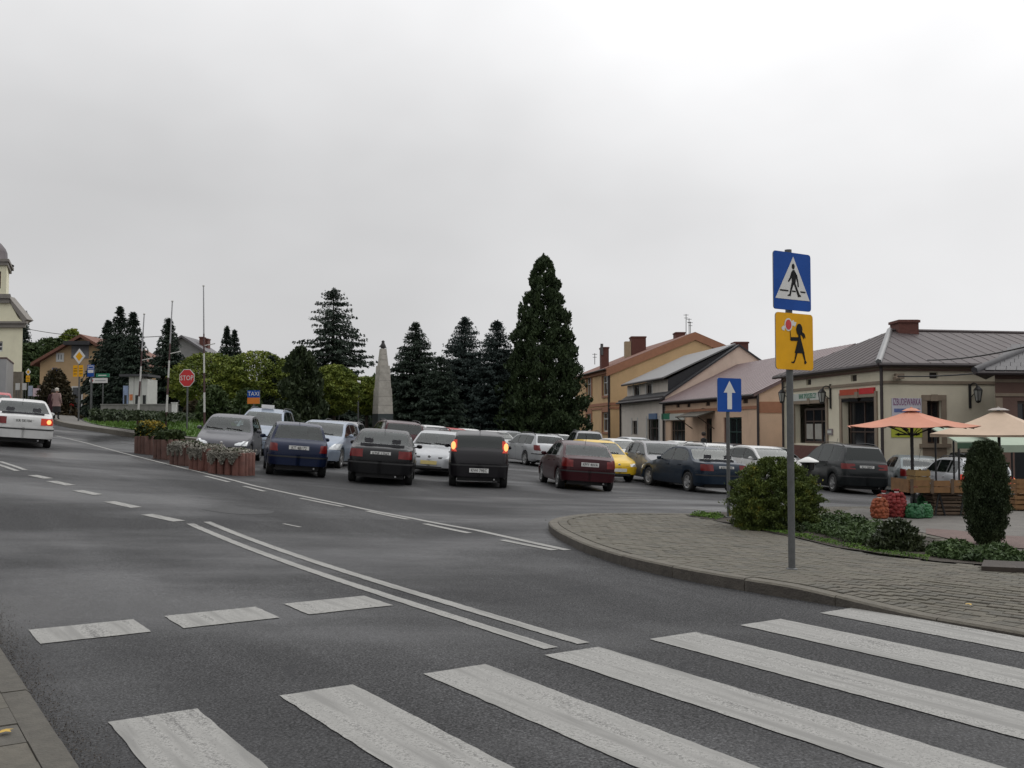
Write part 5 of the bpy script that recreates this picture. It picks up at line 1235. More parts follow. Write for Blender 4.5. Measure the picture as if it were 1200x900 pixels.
a, b, c, d = hol[6]; ps_.window(ph, (a, a + (b - a) * .24, c, d), mat('door_maroon', (.08, .022, .02), .5, .2, 6), mat('door_maroon', (.08, .022, .02), .5, .2, 6), 1, 1, .12, .1, name='door'); ps_.window(ph, (a + (b - a) * .245, b, c, d), mat('door_green', (.02, .05, .042), .5, .2, 6), WINDARK, 2, 2, .14, .09, name='shop_door', zsplit=.7)
zz = ps_.px(840, 483.0)[1]
zz = zof(890, 476.5, 56)
m = MB(); ps_.slab(m, 0, 19.0, zz - .12, zz + .06, .06, 0); m.build('band', ORNG, ph)
m = MB(); ps_.slab(m, 0, 19.0, pe - .35, pe - .05, .10, 0); m.build('cornice', mat('eaves_brown', (.055, .034, .028), .7, .15, 4), ph)
downpipe(ph, PP - BV * .10 - AV * .06, z0, pe - .1, .075)
m = MB(); g2 = Side(PP, BV, 11.4, AV); g2.slab(m, 0, 11.4, zz - .35, zz + .28, .03, 0); m.build('band', ORNG, ph)
h = ps_.hole(777, 485, 803, 492); t = board(ps_, h, 'shop_sign', 'green and pale shop sign over the left door of the peach house', SIGNW, .12); m = MB(); ps_.slab(m, h[0] - .0, h[0] + (h[1] - h[0]) * .38, h[2] + .08, h[3] + .05, .14, -.06); m.build('green_panel', SGREEN, t)
a, b, c, d = ps_.hole(811, 483, 838, 490); t = thing('door_canopy', 'small dark canopy over the middle door of the peach house', 'canopy', ps_.pt((a + b) / 2, d, 0))
m = MB(); m.prism([ps_.pt(a, d - .35, -1.2), ps_.pt(a, d, -.01), ps_.pt((a + b) / 2, d + .2, -.01), ps_.pt(b, d, -.01), ps_.pt(b, d - .35, -1.2)], (0, 0, .08)); m.build('canopy_roof', mat('canopy_shingle', (.075, .065, .05), .8, .3, 8), t)
for x in (a + .1, b - .1): m = MB(); m.tube(ps_.pt(x, d - .33, -1.1), ps_.pt(x, d - 1.1, -.02), .03, 6); m.build('brace', BFRAME, t)
# white house with the dark shed dormer
PW = PP + AV * 19.15; PW = Vector(PW); z1_ = H(*PW) - .3; LW = 14.2
s_ = Side(PW + AV * LW, -AV, LW, BV)
we, wr = zof(776, 464, PW.y), zof(868, 403.5, PW.y + .7)
h1, h2 = s_.hole(741, 493, 747, 509), s_.hole(758.5, 491, 772.5, 530)
h2 = (h2[0], h2[1], z1_ + .35, h2[3])
wh, ws_, wg = row_house('white_house', 'narrow off-white house with pink gable end and dark shed dormer', PW, LW, 11.6, z1_, we, wr, OFFW, RDARK, [h1, h2], PINK)
ws_.window(wh, h1, BFRAME, WINDARK, 2, 2, .14, .09); ws_.window(wh, h2, BFRAME, WINDARK, 3, 2, .14, .09, name='shop_door', zsplit=.75)
m = MB(); ws_.slab(m, 0, LW, we - .30, we + .02, .25, 0); m.build('eaves_band', GUT, wh)
for h in (h1, h2): m = MB(); ws_.slab(m, h[0] - .25, h[0] - .003, h[2], h[3] + .25, .04, 0); m.build('window_surround', WFRAME, wh); m = MB(); ws_.slab(m, h[1] + .003, h[1] + .25, h[2], h[3] + .25, .04, 0); m.build('window_surround', WFRAME, wh)
dk = Side(PW + AV * (LW - .3) + BV * .5, -AV, LW - 1.2, BV); dz0 = we + .05; dz1 = zof(772, 444.5, PW.y + 1.5)
dh = [dk.hole(743, 452, 749.7, 464.5), dk.hole(757.5, 450.5, 764.2, 463.5)]
m = MB(); dk.wall(m, dz0 - .3, dz1, dh, .15); m.build('dormer_wall', OFFW, wh)
for h in dh:
    dk.window(wh, h, BFRAME, WINDARK, 2, 1, .13, .10); m = MB(); dk.slab(m, h[0] - .2, h[0] - .003, h[2] - .12, h[3] + .2, .04, 0); dk.slab(m, h[1] + .003, h[1] + .2, h[2] - .12, h[3] + .2, .04, 0); m.build('window_surround', WFRAME, wh)
e = dk.P; a0 = dk.pt(LW - 1.2, dz0 - .3); mid2 = PW + BV * 5.8
cheek = [dk.pt(LW - 1.2, dz0 - .3), dk.pt(LW - 1.2, dz1), v3(PW + AV * .9 + BV * 5.75, wr - .05), v3(PW + AV * .9 + BV * 5.75, wr - .6)]
m = MB(); m.prism(cheek, v3(AV, 0) * .1); m.build('dormer_cheek', RDARK, wh)
r4 = [dk.pt(-.2, dz1 + .02, -.45), dk.pt(LW - 1.0, dz1 + .02, -.45), v3(PW + AV * .7 + BV * 5.8, wr + .03), v3(PW + AV * (LW - .1) + BV * 5.8, wr + .03)]
m = MB(); m.prism(r4, (0, 0, .12)); m.build('dormer_roof', RLIGHT, wh); gutter(wh, r4[0] + Vector((0, 0, .02)), r4[1] + Vector((0, 0, .02)), .09)
downpipe(wh, PW - BV * .1 + AV * .1, z1_, we, .08); downpipe(wh, PW - BV * .1 + AV * (LW - .1), z1_, we, .08)
chimney(wh, 861, 877, 400.3, 408, PW.y + 4, 1.2, BRK); 
h = ws_.hole(762, 484.5, 770.5, 491); board(ws_, h, 'shop_sign', 'small blue sign over the shop door of the off-white house', mat('sign_paleblue', (.10, .17, .30), .5, .15, 4), .14)
# yellow two-storey house
PY = PW + AV * (LW + 4.3); z2 = H(*PY) - .3; LY = 17.5
s_ = Side(PY + AV * LY, -AV, LY, BV); ye = zof(717, 430, PY.y); yr = zof(815, 389, PY.y + 1)
yh = [s_.hole(*q) for q in ((688, 442, 693.5, 465), (706.5, 440, 714, 463), (687.5, 485, 693.5, 505), (706.5, 483, 714, 506))]
yw, ys_, yg = row_house('yellow_house', 'two-storey ochre yellow house with brown tiled roof and tall white windows', PY, LY, 16.4, z2, ye, yr, YELW, RTILE, yh, oh=.5)
for h in yh:
    ys_.window(yw, h, WFRAME, WINGL, 2, 2, .14, .12, zsplit=.66); m = MB(); w = .32
    ys_.slab(m, h[0] - w, h[0] - .003, h[2] - .2, h[3] + .5, .08, 0); ys_.slab(m, h[1] + .003, h[1] + w, h[2] - .2, h[3] + .5, .08, 0); ys_.slab(m, h[0], h[1], h[3] + .003, h[3] + .5, .09, 0); ys_.slab(m, h[0], h[1], h[2] - .2, h[2] - .003, .10, 0); m.build('window_surround', ORNG, yw)
for v0, v1 in ((471.5, 475), (476.5, 479)):
    za, zb_ = zof(717, v0, PY.y), zof(717, v1, PY.y); m = MB(); ys_.slab(m, 0, LY, zb_, za, .08, 0); m.build('band', ORNG, yw); m = MB(); yg.slab(m, 0, 16.4, zb_, za, .06, 0); m.build('band', ORNG, yw)
m = MB(); ys_.slab(m, 0, LY, ye - .55, ye - .05, .25, 0); m.build('cornice', ORNG, yw)
m = MB()
for k in (0, 1):
    a, b = v3(PY - AV * .16 + BV * (-.4 if k == 0 else 16.8), ye - .15), v3(PY - AV * .16 + BV * 8.2, yr - .02); m.prism([a, b, b + Vector((0, 0, -.75)), a + Vector((0, 0, -.75))], v3(AV, 0) * .1)
m.build('verge_board', ORNG, yw)
downpipe(yw, PY - BV * .12 + AV * .1, z2, ye, .10)
for (u0, u1, vt, vb, dz) in ((704.5, 713.5, 406.5, 416, 4), (740, 757, 394, 408, 8), (792, 803, 389, 394, 6)): chimney(yw, u0, u1, vt, vb + 6, PY.y + dz, 1.6)
chimney(yw, 732.5, 739.5, 400, 409, PY.y + 8, 1.0, mat('chimney_cream', (.33, .26, .17), .9, .1, 3), cap=False)
m = MB()
for (u, vb, vt) in ((697, 424, 414), (809, 389, 377), (804, 391, 368), (807.5, 391, 373)): p, q = at(u, vb + 3, PY.y + 7), at(u, vt, PY.y + 7); m.tube(p, q, .035, 5); m.tube(q + Vector((-.25, 0, -.1)), q + Vector((.25, 0, -.1)), .025, 5); m.tube(q + Vector((-.2, 0, -.4)), q + Vector((.2, 0, -.4)), .025, 5)
m.build('aerial', ZINC, yw)
m = MB(); p = at(705.3, 416, PY.y + 4); m.tube(p, p + Vector((0, 0, 1.1)), .14, 8); m.build('flue', ZINC, yw)
# brown house at the right edge
CB = Vector((at(1167, 500, 38).x, 38)); bzb = H(*CB) - .3; be = zof(1167, 437, 38); bh = thing('brown_house', 'dark brown house with tiled roof at the right edge behind the parasol', 'house', (*CB, bzb))
sf = Side(CB, BV, 10, AV); AB = Vector((.50, .866)); sb = Side(CB + AB * 4, -AB, 4, BV); m = MB()
hB = sf.hole(1192, 470, 1215, 520)
sf.wall(m, bzb, be, [hB], .2); sb.wall(m, bzb, be); m.build('wall', BROWNW, bh)
sf.window(bh, hB, BFRAME, WINDARK, 2, 2, .15, .1)
m = MB(); zz = zof(1167, 462.5, 38); sf.slab(m, 0, 10, zz - .06, zz + .06, .05, 0); zz = be - .3; sf.slab(m, 0, 10, zz - .06, zz + .06, .06, 0); m.build('band', TAN, bh)
m = MB(); zz = zof(1167, 466, 38); sf.slab(m, .0, .25, bzb, zz, .08, 0); m.build('corner_pilaster', TAN, bh)
o2 = .75; Eb = [CB - BV * o2 - AB * o2, CB + BV * 10 - AB * o2, CB + BV * 10 + AB * 4.0, CB - BV * o2 + AB * 4.0]; zr_ = be + 2.4; ev = be + .02
rr_ = [v3(Eb[0], ev), v3(Eb[1], ev), v3(CB + BV * 10 + AB * 4, zr_), v3(CB + BV * 4.4 + AB * 4, zr_)]
m = MB(); m.prism(rr_[::-1], (0, 0, -.12)); m.build('roof', RGREY, bh)
m = MB(); m.prism([v3(Eb[3], ev), v3(Eb[0], ev), v3(CB + BV * 4.4 + AB * 4, zr_)], (0, 0, -.12)); m.build('roof', RGREY, bh)
TILE = mat('roof_tile_grey', (.05, .048, .052), .55, .25, 6)
n_ = (rr_[1] - rr_[0]).cross(rr_[3] - rr_[0]).normalized(); up = (rr_[2] - rr_[1]); up = up.normalized(); axb = v3(BV, 0).normalized()
for j in range(7):
    for i in range(14):
        o = rr_[0] + up * (.02 + j * .36) + axb * (.42 * i + .5 * j * .30)
        if (o - rr_[0]).dot(axb) < (j + .5) * .36 * (rr_[3] - rr_[0]).dot(axb) / (rr_[3] - rr_[0]).dot(up): continue
        m = MB(); m.obox(o + n_ * .01, axb * .40, up * .38, n_ * (.03 + .02)); m.build('roof_tile', TILE, bh)
gutter(bh, v3(Eb[0], ev - .06), v3(Eb[1], ev - .06), .08)
m = MB(); m.tube(rr_[0] + Vector((0, 0, .04)), rr_[3] + Vector((0, 0, .05)), .14, 6); m.build('hip_cap', TILE, bh, smooth=60)
# --- left: church, yellow house, grey-roofed house, pale low building
Zc = 90; x1 = at(25.5, 440, Zc).x; zc0 = H(x1, Zc) - .6; CHY = mat('church_yellow', (.74, .71, .53), .9, .06, 1, .2, 40, dirt=.2); CHS = mat('church_plinth', (.15, .13, .10), .9, .25, 3, .5, 12)
cr = thing('church', 'pale yellow church front with dark onion dome at the left edge', 'church', (x1, Zc, zc0)); k = Zc / F
sc_ = Side((x1 - 9, Zc), (1, 0), 9, (0, 1)); zt = zof(25, 384, Zc); hh = sc_.hole(-14, 400, 3, 412)
m = MB(); sc_.wall(m, zof(25, 435.5, Zc), zt, [hh], .25); x2 = x1 * (Zc + 18) / Zc - .6; m.poly([(x1, Zc, zc0), (x2, Zc + 18, zc0), (x2, Zc + 18, zt), (x1, Zc, zt)]); m.build('wall', CHY, cr); sc_.window(cr, hh, WFRAME, WINGL, 2, 2, .2, .15)
m = MB(); sc_.slab(m, 0, 9.02, zc0, zof(25, 435.8, Zc), .08, .3); m.build('plinth', CHS, cr)
for i in range(9):
    for j in range(5):
        zq = zc0 + .1 + j * .62
        if zq + .6 > zof(25, 436, Zc): break
        m = MB(); sc_.slab(m, 9 - (i + 1) * 1.0 + .02 + (.4 if j % 2 and i else 0), 9 - i * 1.0 - .02 + (.4 if j % 2 and i else 0) * (i > 0), zq + .015, zq + .60, .10 + rnd.uniform(0, .05), -.081); m.build('plinth_stone', CHS, cr)
CORN = mat('church_cornice', (.20, .185, .165), .7, .1, 3)
m = MB(); sc_.slab(m, 0, 9.3, zt, zt + .35, .25, .0); sc_.slab(m, 0, 9.5, zt + .352, zt + .55, .4, 0); m.build('cornice', CORN, cr)
pts = [(x1 - 9, zt + .56), (x1 - .1, zt + .56), (x1 - .5, zt + .9), (at(15, 360, Zc).x, zof(15, 362, Zc)), (at(9.5, 352, Zc).x, zof(10, 352, Zc)), (x1 - 9, zof(10, 352, Zc))]
m = MB(); m.prism([(x, Zc + .1, z) for x, z in pts], (0, 1.0, 0)); m.build('pediment', CHY, cr)
m = MB(); m.prism([(pts[1][0] + .1, Zc, pts[1][1]), (pts[3][0], Zc, pts[3][1] + .15), (pts[4][0], Zc, pts[4][1] + .1), (pts[4][0], Zc, pts[4][1] + .4), (pts[3][0] + .25, Zc, pts[3][1] + .35), (pts[1][0] + .5, Zc, pts[1][1] + .2)], (0, 1.2, 0)); m.build('pediment_coping', CORN, cr)
m = MB(); zz = zof(8, 350, Zc); m.obox((x1 - 9, Zc - .3, zz), (at(14, 350, Zc).x - x1 + 9, 0, 0), (-2.3, 5, 0), (0, 0, .4)); m.obox((x1 - 9, Zc - .15, zz - .4), (at(12, 350, Zc).x - x1 + 9, 0, 0), (-2.3, 4.8, 0), (0, 0, .398)); m.build('cornice', CORN, cr)
xt = at(7.5, 330, Zc).x; zt1 = zof(7, 311, Zc); stw_ = Side((xt - 5, Zc), (1, 0), 5, (0, 1)); th_ = stw_.hole(-9, 318, .8, 338)
m = MB(); stw_.wall(m, zz + .4, zt1, [th_], .3); m.poly([(xt, Zc, zz), (xt - 2.3, Zc + 5, zz), (xt - 2.3, Zc + 5, zt1), (xt, Zc, zt1)]); m.build('tower_wall', CHY, cr)
stw_.window(cr, th_, BFRAME, mat('belfry_louvre', (.16, .075, .05), .8, .3, 4), 1, 4, .2, .12, name='belfry_window')
m = MB(); m.obox((xt - 5.2, Zc - .2, zt1), (5.4, 0, 0), (-2.3, 5.3, 0), (0, 0, .3)); m.obox((xt - 5.2, Zc - .3, zt1 + .302), (5.55, 0, 0), (-2.3, 5.5, 0), (0, 0, .25)); m.build('tower_cornice', CORN, cr)
cxx, czz = (xt - 2.5) * (Zc + 2.5) / Zc, zt1 + .55; m = MB(); m.lathe([(2.95, 0), (2.62, .18), (2.4, .5), (2.36, 1.1), (2.2, 1.5), (1.85, 1.95), (1.3, 2.4), (.6, 2.75), (.35, 3.2), (.3, 4.2), (.4, 4.3), (.001, 5.2)], 20, (cxx, Zc + 2.5, czz)); m.build('dome', mat('dome_copper', (.06, .045, .05), .5, .2, 2), cr, smooth=50)
# ochre gabled house
def gable_front(name, label, u0, u1, ua, ve, va, vb, Z, dep, wm, rm, holes, cat='house'):
    a, b, ap = at(u0, ve, Z), at(u1, ve, Z), at(ua, va, Z); z0 = min(H(a.x, Z), H(b.x, Z)) - .5
    root = thing(name, label, cat, (a.x, Z, z0)); s = Side((a.x, Z), (1, 0), b.x - a.x, (0, 1)); hs2 = [s.hole(*q) for q in holes]
    m = MB(); s.wall(m, z0, a.z, [h for h in hs2 if h[3] < a.z], .2); up = [h for h in hs2 if h[3] >= a.z]
    m.poly([(a.x, Z, a.z), (b.x, Z, a.z), (ap.x, Z, ap.z - .1)])
    m.poly([(b.x, Z, z0), (b.x, Z + dep, z0), (b.x, Z + dep, b.z), (b.x, Z, b.z)]); m.poly([(a.x, Z + dep, z0), (a.x, Z, z0), (a.x, Z, a.z), (a.x, Z + dep, a.z)]); m.build('wall', wm, root)
    for p in (a, b):
        d = (p - ap).normalized() * .6; q = p + d; m = MB(); o = Vector((0, -.5, 0)); v = Vector((0, dep + 1, 0)); pts = [ap + o, q + o, q + o + Vector((0, 0, -.25)), ap + o + Vector((0, 0, -.25))]; m.prism(pts, v); m.build('roof', rm, root)
    for h in hs2:
        if h[3] < a.z: s.window(root, h, WFRAME, WINGL, 2, 1, .12, .13)
        else:
            m = MB(); s.slab(m, h[0], h[1], h[2], h[3], .05, 0); w = m.build('window', WFRAME, root); m = MB(); s.slab(m, h[0] + .18, (h[0] + h[1]) / 2 - .07, h[2] + .18, h[3] - .15, .055, -.045); s.slab(m, (h[0] + h[1]) / 2 + .07, h[1] - .18, h[2] + .18, h[3] - .15, .055, -.045); m.build('pane', WINGL, w)
    return root, s
OCH = mat('stucco_ochre', (.43, .30, .17), .9, .08, 1, .2, 40, dirt=.25)
og, os_ = gable_front('ochre_house', 'ochre house with brown gable roof behind the amber diamond sign', 47, 148, 97, 421, 392, 465, 80, 12, OCH, RTILE, [(66, 413.5, 75, 424)])
a, b, c, d = os_.hole(84, 405, 104, 420); m = MB(); os_.slab(m, a, b, c, d, .04, 0); m.build('balcony_recess', mat('loggia_grey', (.18, .18, .19), .8, .2, 3), og); m = MB(); os_.slab(m, a - .3, b + .3, d + .003, d + .3, .9, 0); m.build('balcony_roof', RDARK, og)
m = MB(); os_.slab(m, 0.2, 1.5, c - 2.6, c - 2.2, .8, 0); m.build('door_canopy', BROWNW, og); os_.window(og, (2.6, 3.5, H(-34, 80), H(-34, 80) + 2.3), WFRAME, WINGL, 1, 1, -.06, .1, name='door')
gg, gs_ = gable_front('grey_gabled_house', 'grey gabled house with two brick chimneys above the yellow-green trees', 172, 256, 214, 420, 393, 480, 112, 5, mat('stucco_grey', (.24, .24, .235), .9, .08, 1, dirt=.3), mat('roof_slate', (.10, .095, .10), .6, .15, 2), [])
chimney(gg, 233.5, 238, 394.5, 403, 114, 1.0); chimney(gg, 238.8, 243.5, 396.5, 406, 115, 1.0)
# low building behind the monument
Zl = 108; s_ = Side((at(401, 480, Zl).x, Zl), (1, 0), at(424, 480, Zl).x - at(401, 480, Zl).x, (0, 1)); zl0 = H(-17, Zl) - 1; lb_ = thing('low_building', 'low beige building with dark roof glimpsed left of the monument', 'house', (s_.P.x, Zl, zl0))
hh = [s_.hole(405, 484.5, 410, 492), s_.hole(412, 484.5, 415, 492)]; m = MB(); s_.wall(m, zl0, zof(410, 480.5, Zl), hh, .2); m.build('wall', mat('stucco_beige', (.36, .29, .20), .9, .1, 1, dirt=.3), lb_)
for h in hh: s_.window(lb_, h, BFRAME, WINDARK, 1, 1, .15, .1)
p, q = at(399, 480.5, Zl), at(437, 469, Zl); m = MB(); m.prism([(p.x, Zl - .5, p.z), (q.x, Zl - .5, p.z), (q.x, Zl + 5, q.z), (p.x, Zl + 5, q.z)], (0, 0, .2)); m.build('roof', RDARK, lb_)
for (u0, u1, v0, lb) in ((382, 387, 478, 'narrow pale wall glimpsed between the trunks, left one'), (392.5, 401, 473, 'pale gable end glimpsed between the trunks, right one')):
    p, q = at(u0, 492, 100), at(u1, v0, 100); m = MB(); m.obox((p.x, 100, H(p.x, 100) - .3), (q.x - p.x, 0, 0), (0, 3, 0), (0, 0, q.z - H(p.x, 100) + .3)); tag(m.build('pale_shed', mat('shed_white', (.45, .43, .40), .9, .1, 1, dirt=.3), None, org=(p.x, 100, H(p.x, 100))), lb, 'shed')
# monument
Zm = 72; k = Zm / F; xm = at(448.5, 480, Zm).x; zm0 = H(xm, Zm); mo = thing('obelisk', 'grey stone obelisk with a bird on top on a dark plinth', 'monument', (xm, Zm, zm0))
OBS = mat('obelisk_stone', (.36, .34, .30), .9, .22, 2.5, .5, 14, dirt=.55)
def frust(m, z0, z1, w0, w1, ang=.5):
    vs = []
    for z, w in ((z0, w0), (z1, w1)):
        for i in range(4): a = ang + math.pi / 4 + i * math.pi / 2; vs.append((xm + w * math.cos(a), Zm + w * math.sin(a), z))
    m.add(vs, [(3, 2, 1, 0), (4, 5, 6, 7), (0, 1, 5, 4), (1, 2, 6, 5), (2, 3, 7, 6), (3, 0, 4, 7)])
lv = [(485, 455, 11.9, 10.4), (455, 428.5, 9.6, 8.0), (428.5, 408.5, 6.4, 4.0)]
for v0, v1, w0, w1 in lv:
    nn = 3
    for i in range(nn):
        za, zb_ = zof(448, v0 + (v1 - v0) * i / nn, Zm), zof(448, v0 + (v1 - v0) * (i + 1) / nn, Zm); m = MB(); frust(m, za, zb_ - .012, (w0 + (w1 - w0) * i / nn) * k * 1.1, (w0 + (w1 - w0) * (i + 1) / nn) * k * 1.1); m.build('stone_block', OBS, mo)
m = MB(); zt_ = zof(448, 485.0, Zm); frust(m, zm0 - .2, zt_ - .01, 13.6 * k, 13.2 * k); m.build('plinth', mat('plinth_dark', (.03, .04, .042), .5, .2, 3), mo)
m = MB(); zz = zof(448, 408.5, Zm); m.lathe([(.001, 0), (.17, .05), (.20, .22), (.12, .40), (.10, .48), (.12, .55), (.001, .64)], 10, (xm, Zm, zz - .02)); m.prism([(xm - .32, Zm, zz + .1), (xm - .05, Zm, zz + .42), (xm + .05, Zm, zz + .42), (xm + .28, Zm, zz + .0), (xm, Zm, zz + .15)], (0, .06, 0)); m.build('bird', mat('bronze_dark', (.02, .018, .018), .5, .2, 8), mo, smooth=40)
# globe street lamp, second lamp
for (u, v, Z, lb) in ((420, 448, 76, 'white globe street lamp among the yellow-green trees'), ):
    q = at(u, v, Z); b = Vector((q.x, Z, H(q.x, Z))); t = thing('street_lamp', lb, 'street lamp', b); m = MB(); m.tube(b, q, .06, 8); m.build('pole', ZINC, t); m = MB(); m.lathe([(.001, -.18), (.16, -.12), (.19, 0), (.16, .12), (.001, .18)], 12, q); m.build('globe', mat('globe_white', (.62, .62, .60), .4, .05, 3), t, smooth=60)
# cables
def cable(p, q, sag, label):
    m = MB(); pts = [p.lerp(q, i / 16) - Vector((0, 0, sag * 4 * (i / 16) * (1 - i / 16))) for i in range(17)]; m.path(pts, .028, 5); tag(m.build('overhead_cable', IRON, None, org=p), label, 'cable')
cable(at(30, 385, 95), at(190, 394, 78), .4, 'thin overhead cable between the church and the left spruces')
cable(at(1087, 422, 41.5), at(1230, 399, 30), .15, 'overhead cable running from the cream house eaves to the upper right')
cable(at(1052, 441, 41.5), at(1150, 437, 37.5), .05, 'thin cable along the cream wall towards the brown house')
# ------------------------------------------------------------------ trees and shrubs
BARK = mat('bark', (.045, .034, .026), .95, .35, 8, .8, 14)
SPR = leafmat('spruce_needles', (.009, .017, .012), (.032, .050, .031), .9); SPRB = leafmat('blue_spruce_needles', (.014, .024, .021), (.044, .063, .055), .9)
THU = leafmat('thuja_sprays', (.014, .026, .010), (.046, .070, .026), 1.3); THD = leafmat('dark_thuja_sprays', (.014, .024, .010), (.044, .062, .024), 2.2)
GOLD = leafmat('golden_thuja_sprays', (.028, .046, .012), (.095, .125, .024), 4.0, c3=(.36, .27, .03)); WIL = leafmat('yellowing_leaves', (.055, .09, .016), (.17, .20, .03), .9, c3=(.33, .29, .04)); GRN = leafmat('green_leaves', (.022, .040, .014), (.066, .095, .03), 1.0)
RUST = leafmat('bronze_leaves', (.02, .022, .010), (.06, .042, .02), 1.1)
def spruce(name, label, u, vt, vb_z, wpx, Z, seed, m_, droop=.25, dens=1.0, power=.86, group='dark spruces on the square', card=(.20, .42), leader=.9, gaps=0.0, lean=0):
    rng = np.random.default_rng(seed); t_ = at(u, vt, Z); bz = H(t_.x, Z) if vb_z is None else vb_z; base = Vector((t_.x, Z, bz)); h = t_.z - bz; r = wpx * 1.3 / 2 * Z / F
    root = thing(name, label, 'tree', base, group)
    m = MB(); m.tube(base - Vector((0, 0, .2)), base + Vector((0, 0, h * .55)), .018 * h + .06, 9, .010 * h + .03); m.tube(base + Vector((0, 0, h * .55)), base + Vector((0, 0, h - .25)), .010 * h + .03, 7, .02); m.build('trunk', BARK, root, smooth=60)
    C, D = [], []; nb = int(h * 66 * dens); wh = max(10, int(h * 2.8)); lv = np.clip((np.arange(wh) + rng.uniform(0, .8, wh)) / wh, 0, .97); 
    for i in range(nb):
        t = lv[rng.integers(wh)] + rng.normal() * .006 if rng.random() < .5 else rng.random(); t = min(max(t, .04), .985)
        R_ = r * (1 - t) ** power * (.62 + .42 * rng.random()) + .10 * (1 - t) + .03
        if gaps and rng.random() < gaps: R_ *= .45
        az = rng.uniform(0, 2 * math.pi); dr = droop * (1 - t * .8) * (.7 + .6 * rng.random()); n = max(3, int(R_ / .17)); f = np.linspace(.12, 1, n) + rng.normal(0, .02, n)
        zz = h * t - dr * R_ * f + .22 * R_ * np.maximum(0, f - .6); px_, py_ = np.cos(az) * R_ * f, np.sin(az) * R_ * f
        for k in range(6):
            lat = rng.normal(0, .10 + .12 * R_ * (1 - f), n); q = np.stack([base.x + px_ - np.sin(az) * lat, base.y + py_ + np.cos(az) * lat, bz + zz + rng.normal(0, .06, n)], 1); C.append(q)
            D.append(np.stack([np.cos(az) * .9 - np.sin(az) * lat * 2 + rng.normal(0, .35, n), np.sin(az) * .9 + np.cos(az) * lat * 2 + rng.normal(0, .35, n), -.35 - droop * .8 + rng.normal(0, .35, n) + (t > .85) * .6], 1))
    n = int(60 * leader); z = np.linspace(h * .88, h * 1.0, n); C.append(np.stack([np.full(n, base.x) + rng.normal(0, .04, n), np.full(n, base.y) + rng.normal(0, .04, n), bz + z], 1)); D.append(np.stack([rng.normal(0, .5, n), rng.normal(0, .5, n), np.ones(n)], 1))
    C = np.concatenate(C); D = np.concatenate(D); n = len(C); tt = np.clip((C[:, 2] - bz) / h, 0, 1); sc = (card[0] + (card[1] - card[0]) * rng.random(n)) * (1.1 - .62 * tt)
    cards('crown', C, D, sc, sc * rng.uniform(.28, .5, n), m_, root, rng); return root
def mass(root, base, prof, h, n, m_, seed, card=(.25, .5), up=.9, lumps=5, name='crown', squash=1.0, inner=.5, rad=1.0, clump=0):
    """foliage spread through a solid of revolution; prof(t) is its radius at height t*h"""
    rng = np.random.default_rng(seed); ts = np.linspace(0, 1, 60); w = np.array([prof(t) for t in ts]) + .02 * h; cdf = np.cumsum(w); cdf /= cdf[-1]; t = np.interp(rng.random(n), cdf, ts)
    az = rng.uniform(0, 2 * math.pi, n); ph = rng.uniform(0, 6.28, 8)
    lump = 1 + .10 * np.sin(lumps * az + t * 17 + ph[0]) + .08 * np.sin((lumps + 4) * az - t * 29 + ph[1]) + .07 * np.sin(3 * az + t * 43 + ph[2])
    rr = np.interp(t, ts, [prof(x) for x in ts]) * lump * rad * (inner + (1.04 - inner) * np.sqrt(rng.random(n))) + rng.normal(0, .02, n)
    C = np.stack([base.x + np.cos(az) * rr, base.y + np.sin(az) * rr * squash, base.z + t * h + rng.normal(0, .03 * card[1] * 3, n)], 1)
    if clump:
        q = C / clump; nz = np.sin(q[:, 0] * 2.1 + ph[3] + 1.3 * np.sin(q[:, 2] * 1.7)) + np.sin(q[:, 1] * 2.3 + ph[4] + 1.1 * np.sin(q[:, 0] * 1.9)) + np.sin(q[:, 2] * 2.0 + ph[5] + 1.2 * np.sin(q[:, 1] * 1.5))
        ref = np.interp(t, ts, [prof(x) for x in ts]) + 1e-6; keep = (rr / ref < inner + .16) | (nz > -.55 - .0 * t)
        out_ = np.where(nz > .6, 1.10, 1.0); C[:, 0] = base.x + (C[:, 0] - base.x) * out_; C[:, 1] = base.y + (C[:, 1] - base.y) * out_
        C, az, n = C[keep], az[keep], int(keep.sum())
    D = np.stack([np.cos(az) * .5 + rng.normal(0, .5, n), np.sin(az) * .5 + rng.normal(0, .5, n), up + rng.normal(0, .45, n)], 1); sc = rng.uniform(card[0], card[1], n)
    return cards(name, C, D, sc, sc * rng.uniform(.35, .6, n), m_, root, rng)
def trunk(root, base, h, r0, r1=None, n=8, limbs=0, seed=0):
    m = MB(); m.tube(base - Vector((0, 0, .1)), base + Vector((0, 0, h)), r0, n, r1 or r0 * .6); rg = random.Random(seed)
    for k in range(limbs):
        a = rg.uniform(0, 6.28); p = base + Vector((0, 0, h * rg.uniform(.7, .98))); m.tube(p, p + Vector((math.cos(a) * h * .35, math.sin(a) * h * .35, h * rg.uniform(.3, .6))), r0 * .45, 6, r0 * .15)
    return m.build('trunk', BARK, root, smooth=60)
def massive(name, label, u, vt, wpx, Z, prof, n, m_, seed, card, up=.9, group=None, th=None, cat='tree', z0=None, lumps=5, trunk_h=.25, limbs=0, inner=.5, lift=0, clump=0):
    t_ = at(u, vt, Z); bz = H(t_.x, Z) if z0 is None else z0; base = Vector((t_.x, Z, bz)); h = t_.z - bz; root = thing(name, label, cat, base, group); r = wpx / 2 * Z / F
    trunk(root, base, h * trunk_h + (lift if lift else 0), max(.03, .03 * h), limbs=limbs, seed=seed)
    mass(root, base + Vector((0, 0, lift)), lambda t: prof(t) * r, h - lift, n, m_, seed, card, up, lumps, inner=inner, clump=clump); return root
cone = lambda t: max(0, (1 - t)) ** .8 * min(1, .55 + t * 3)
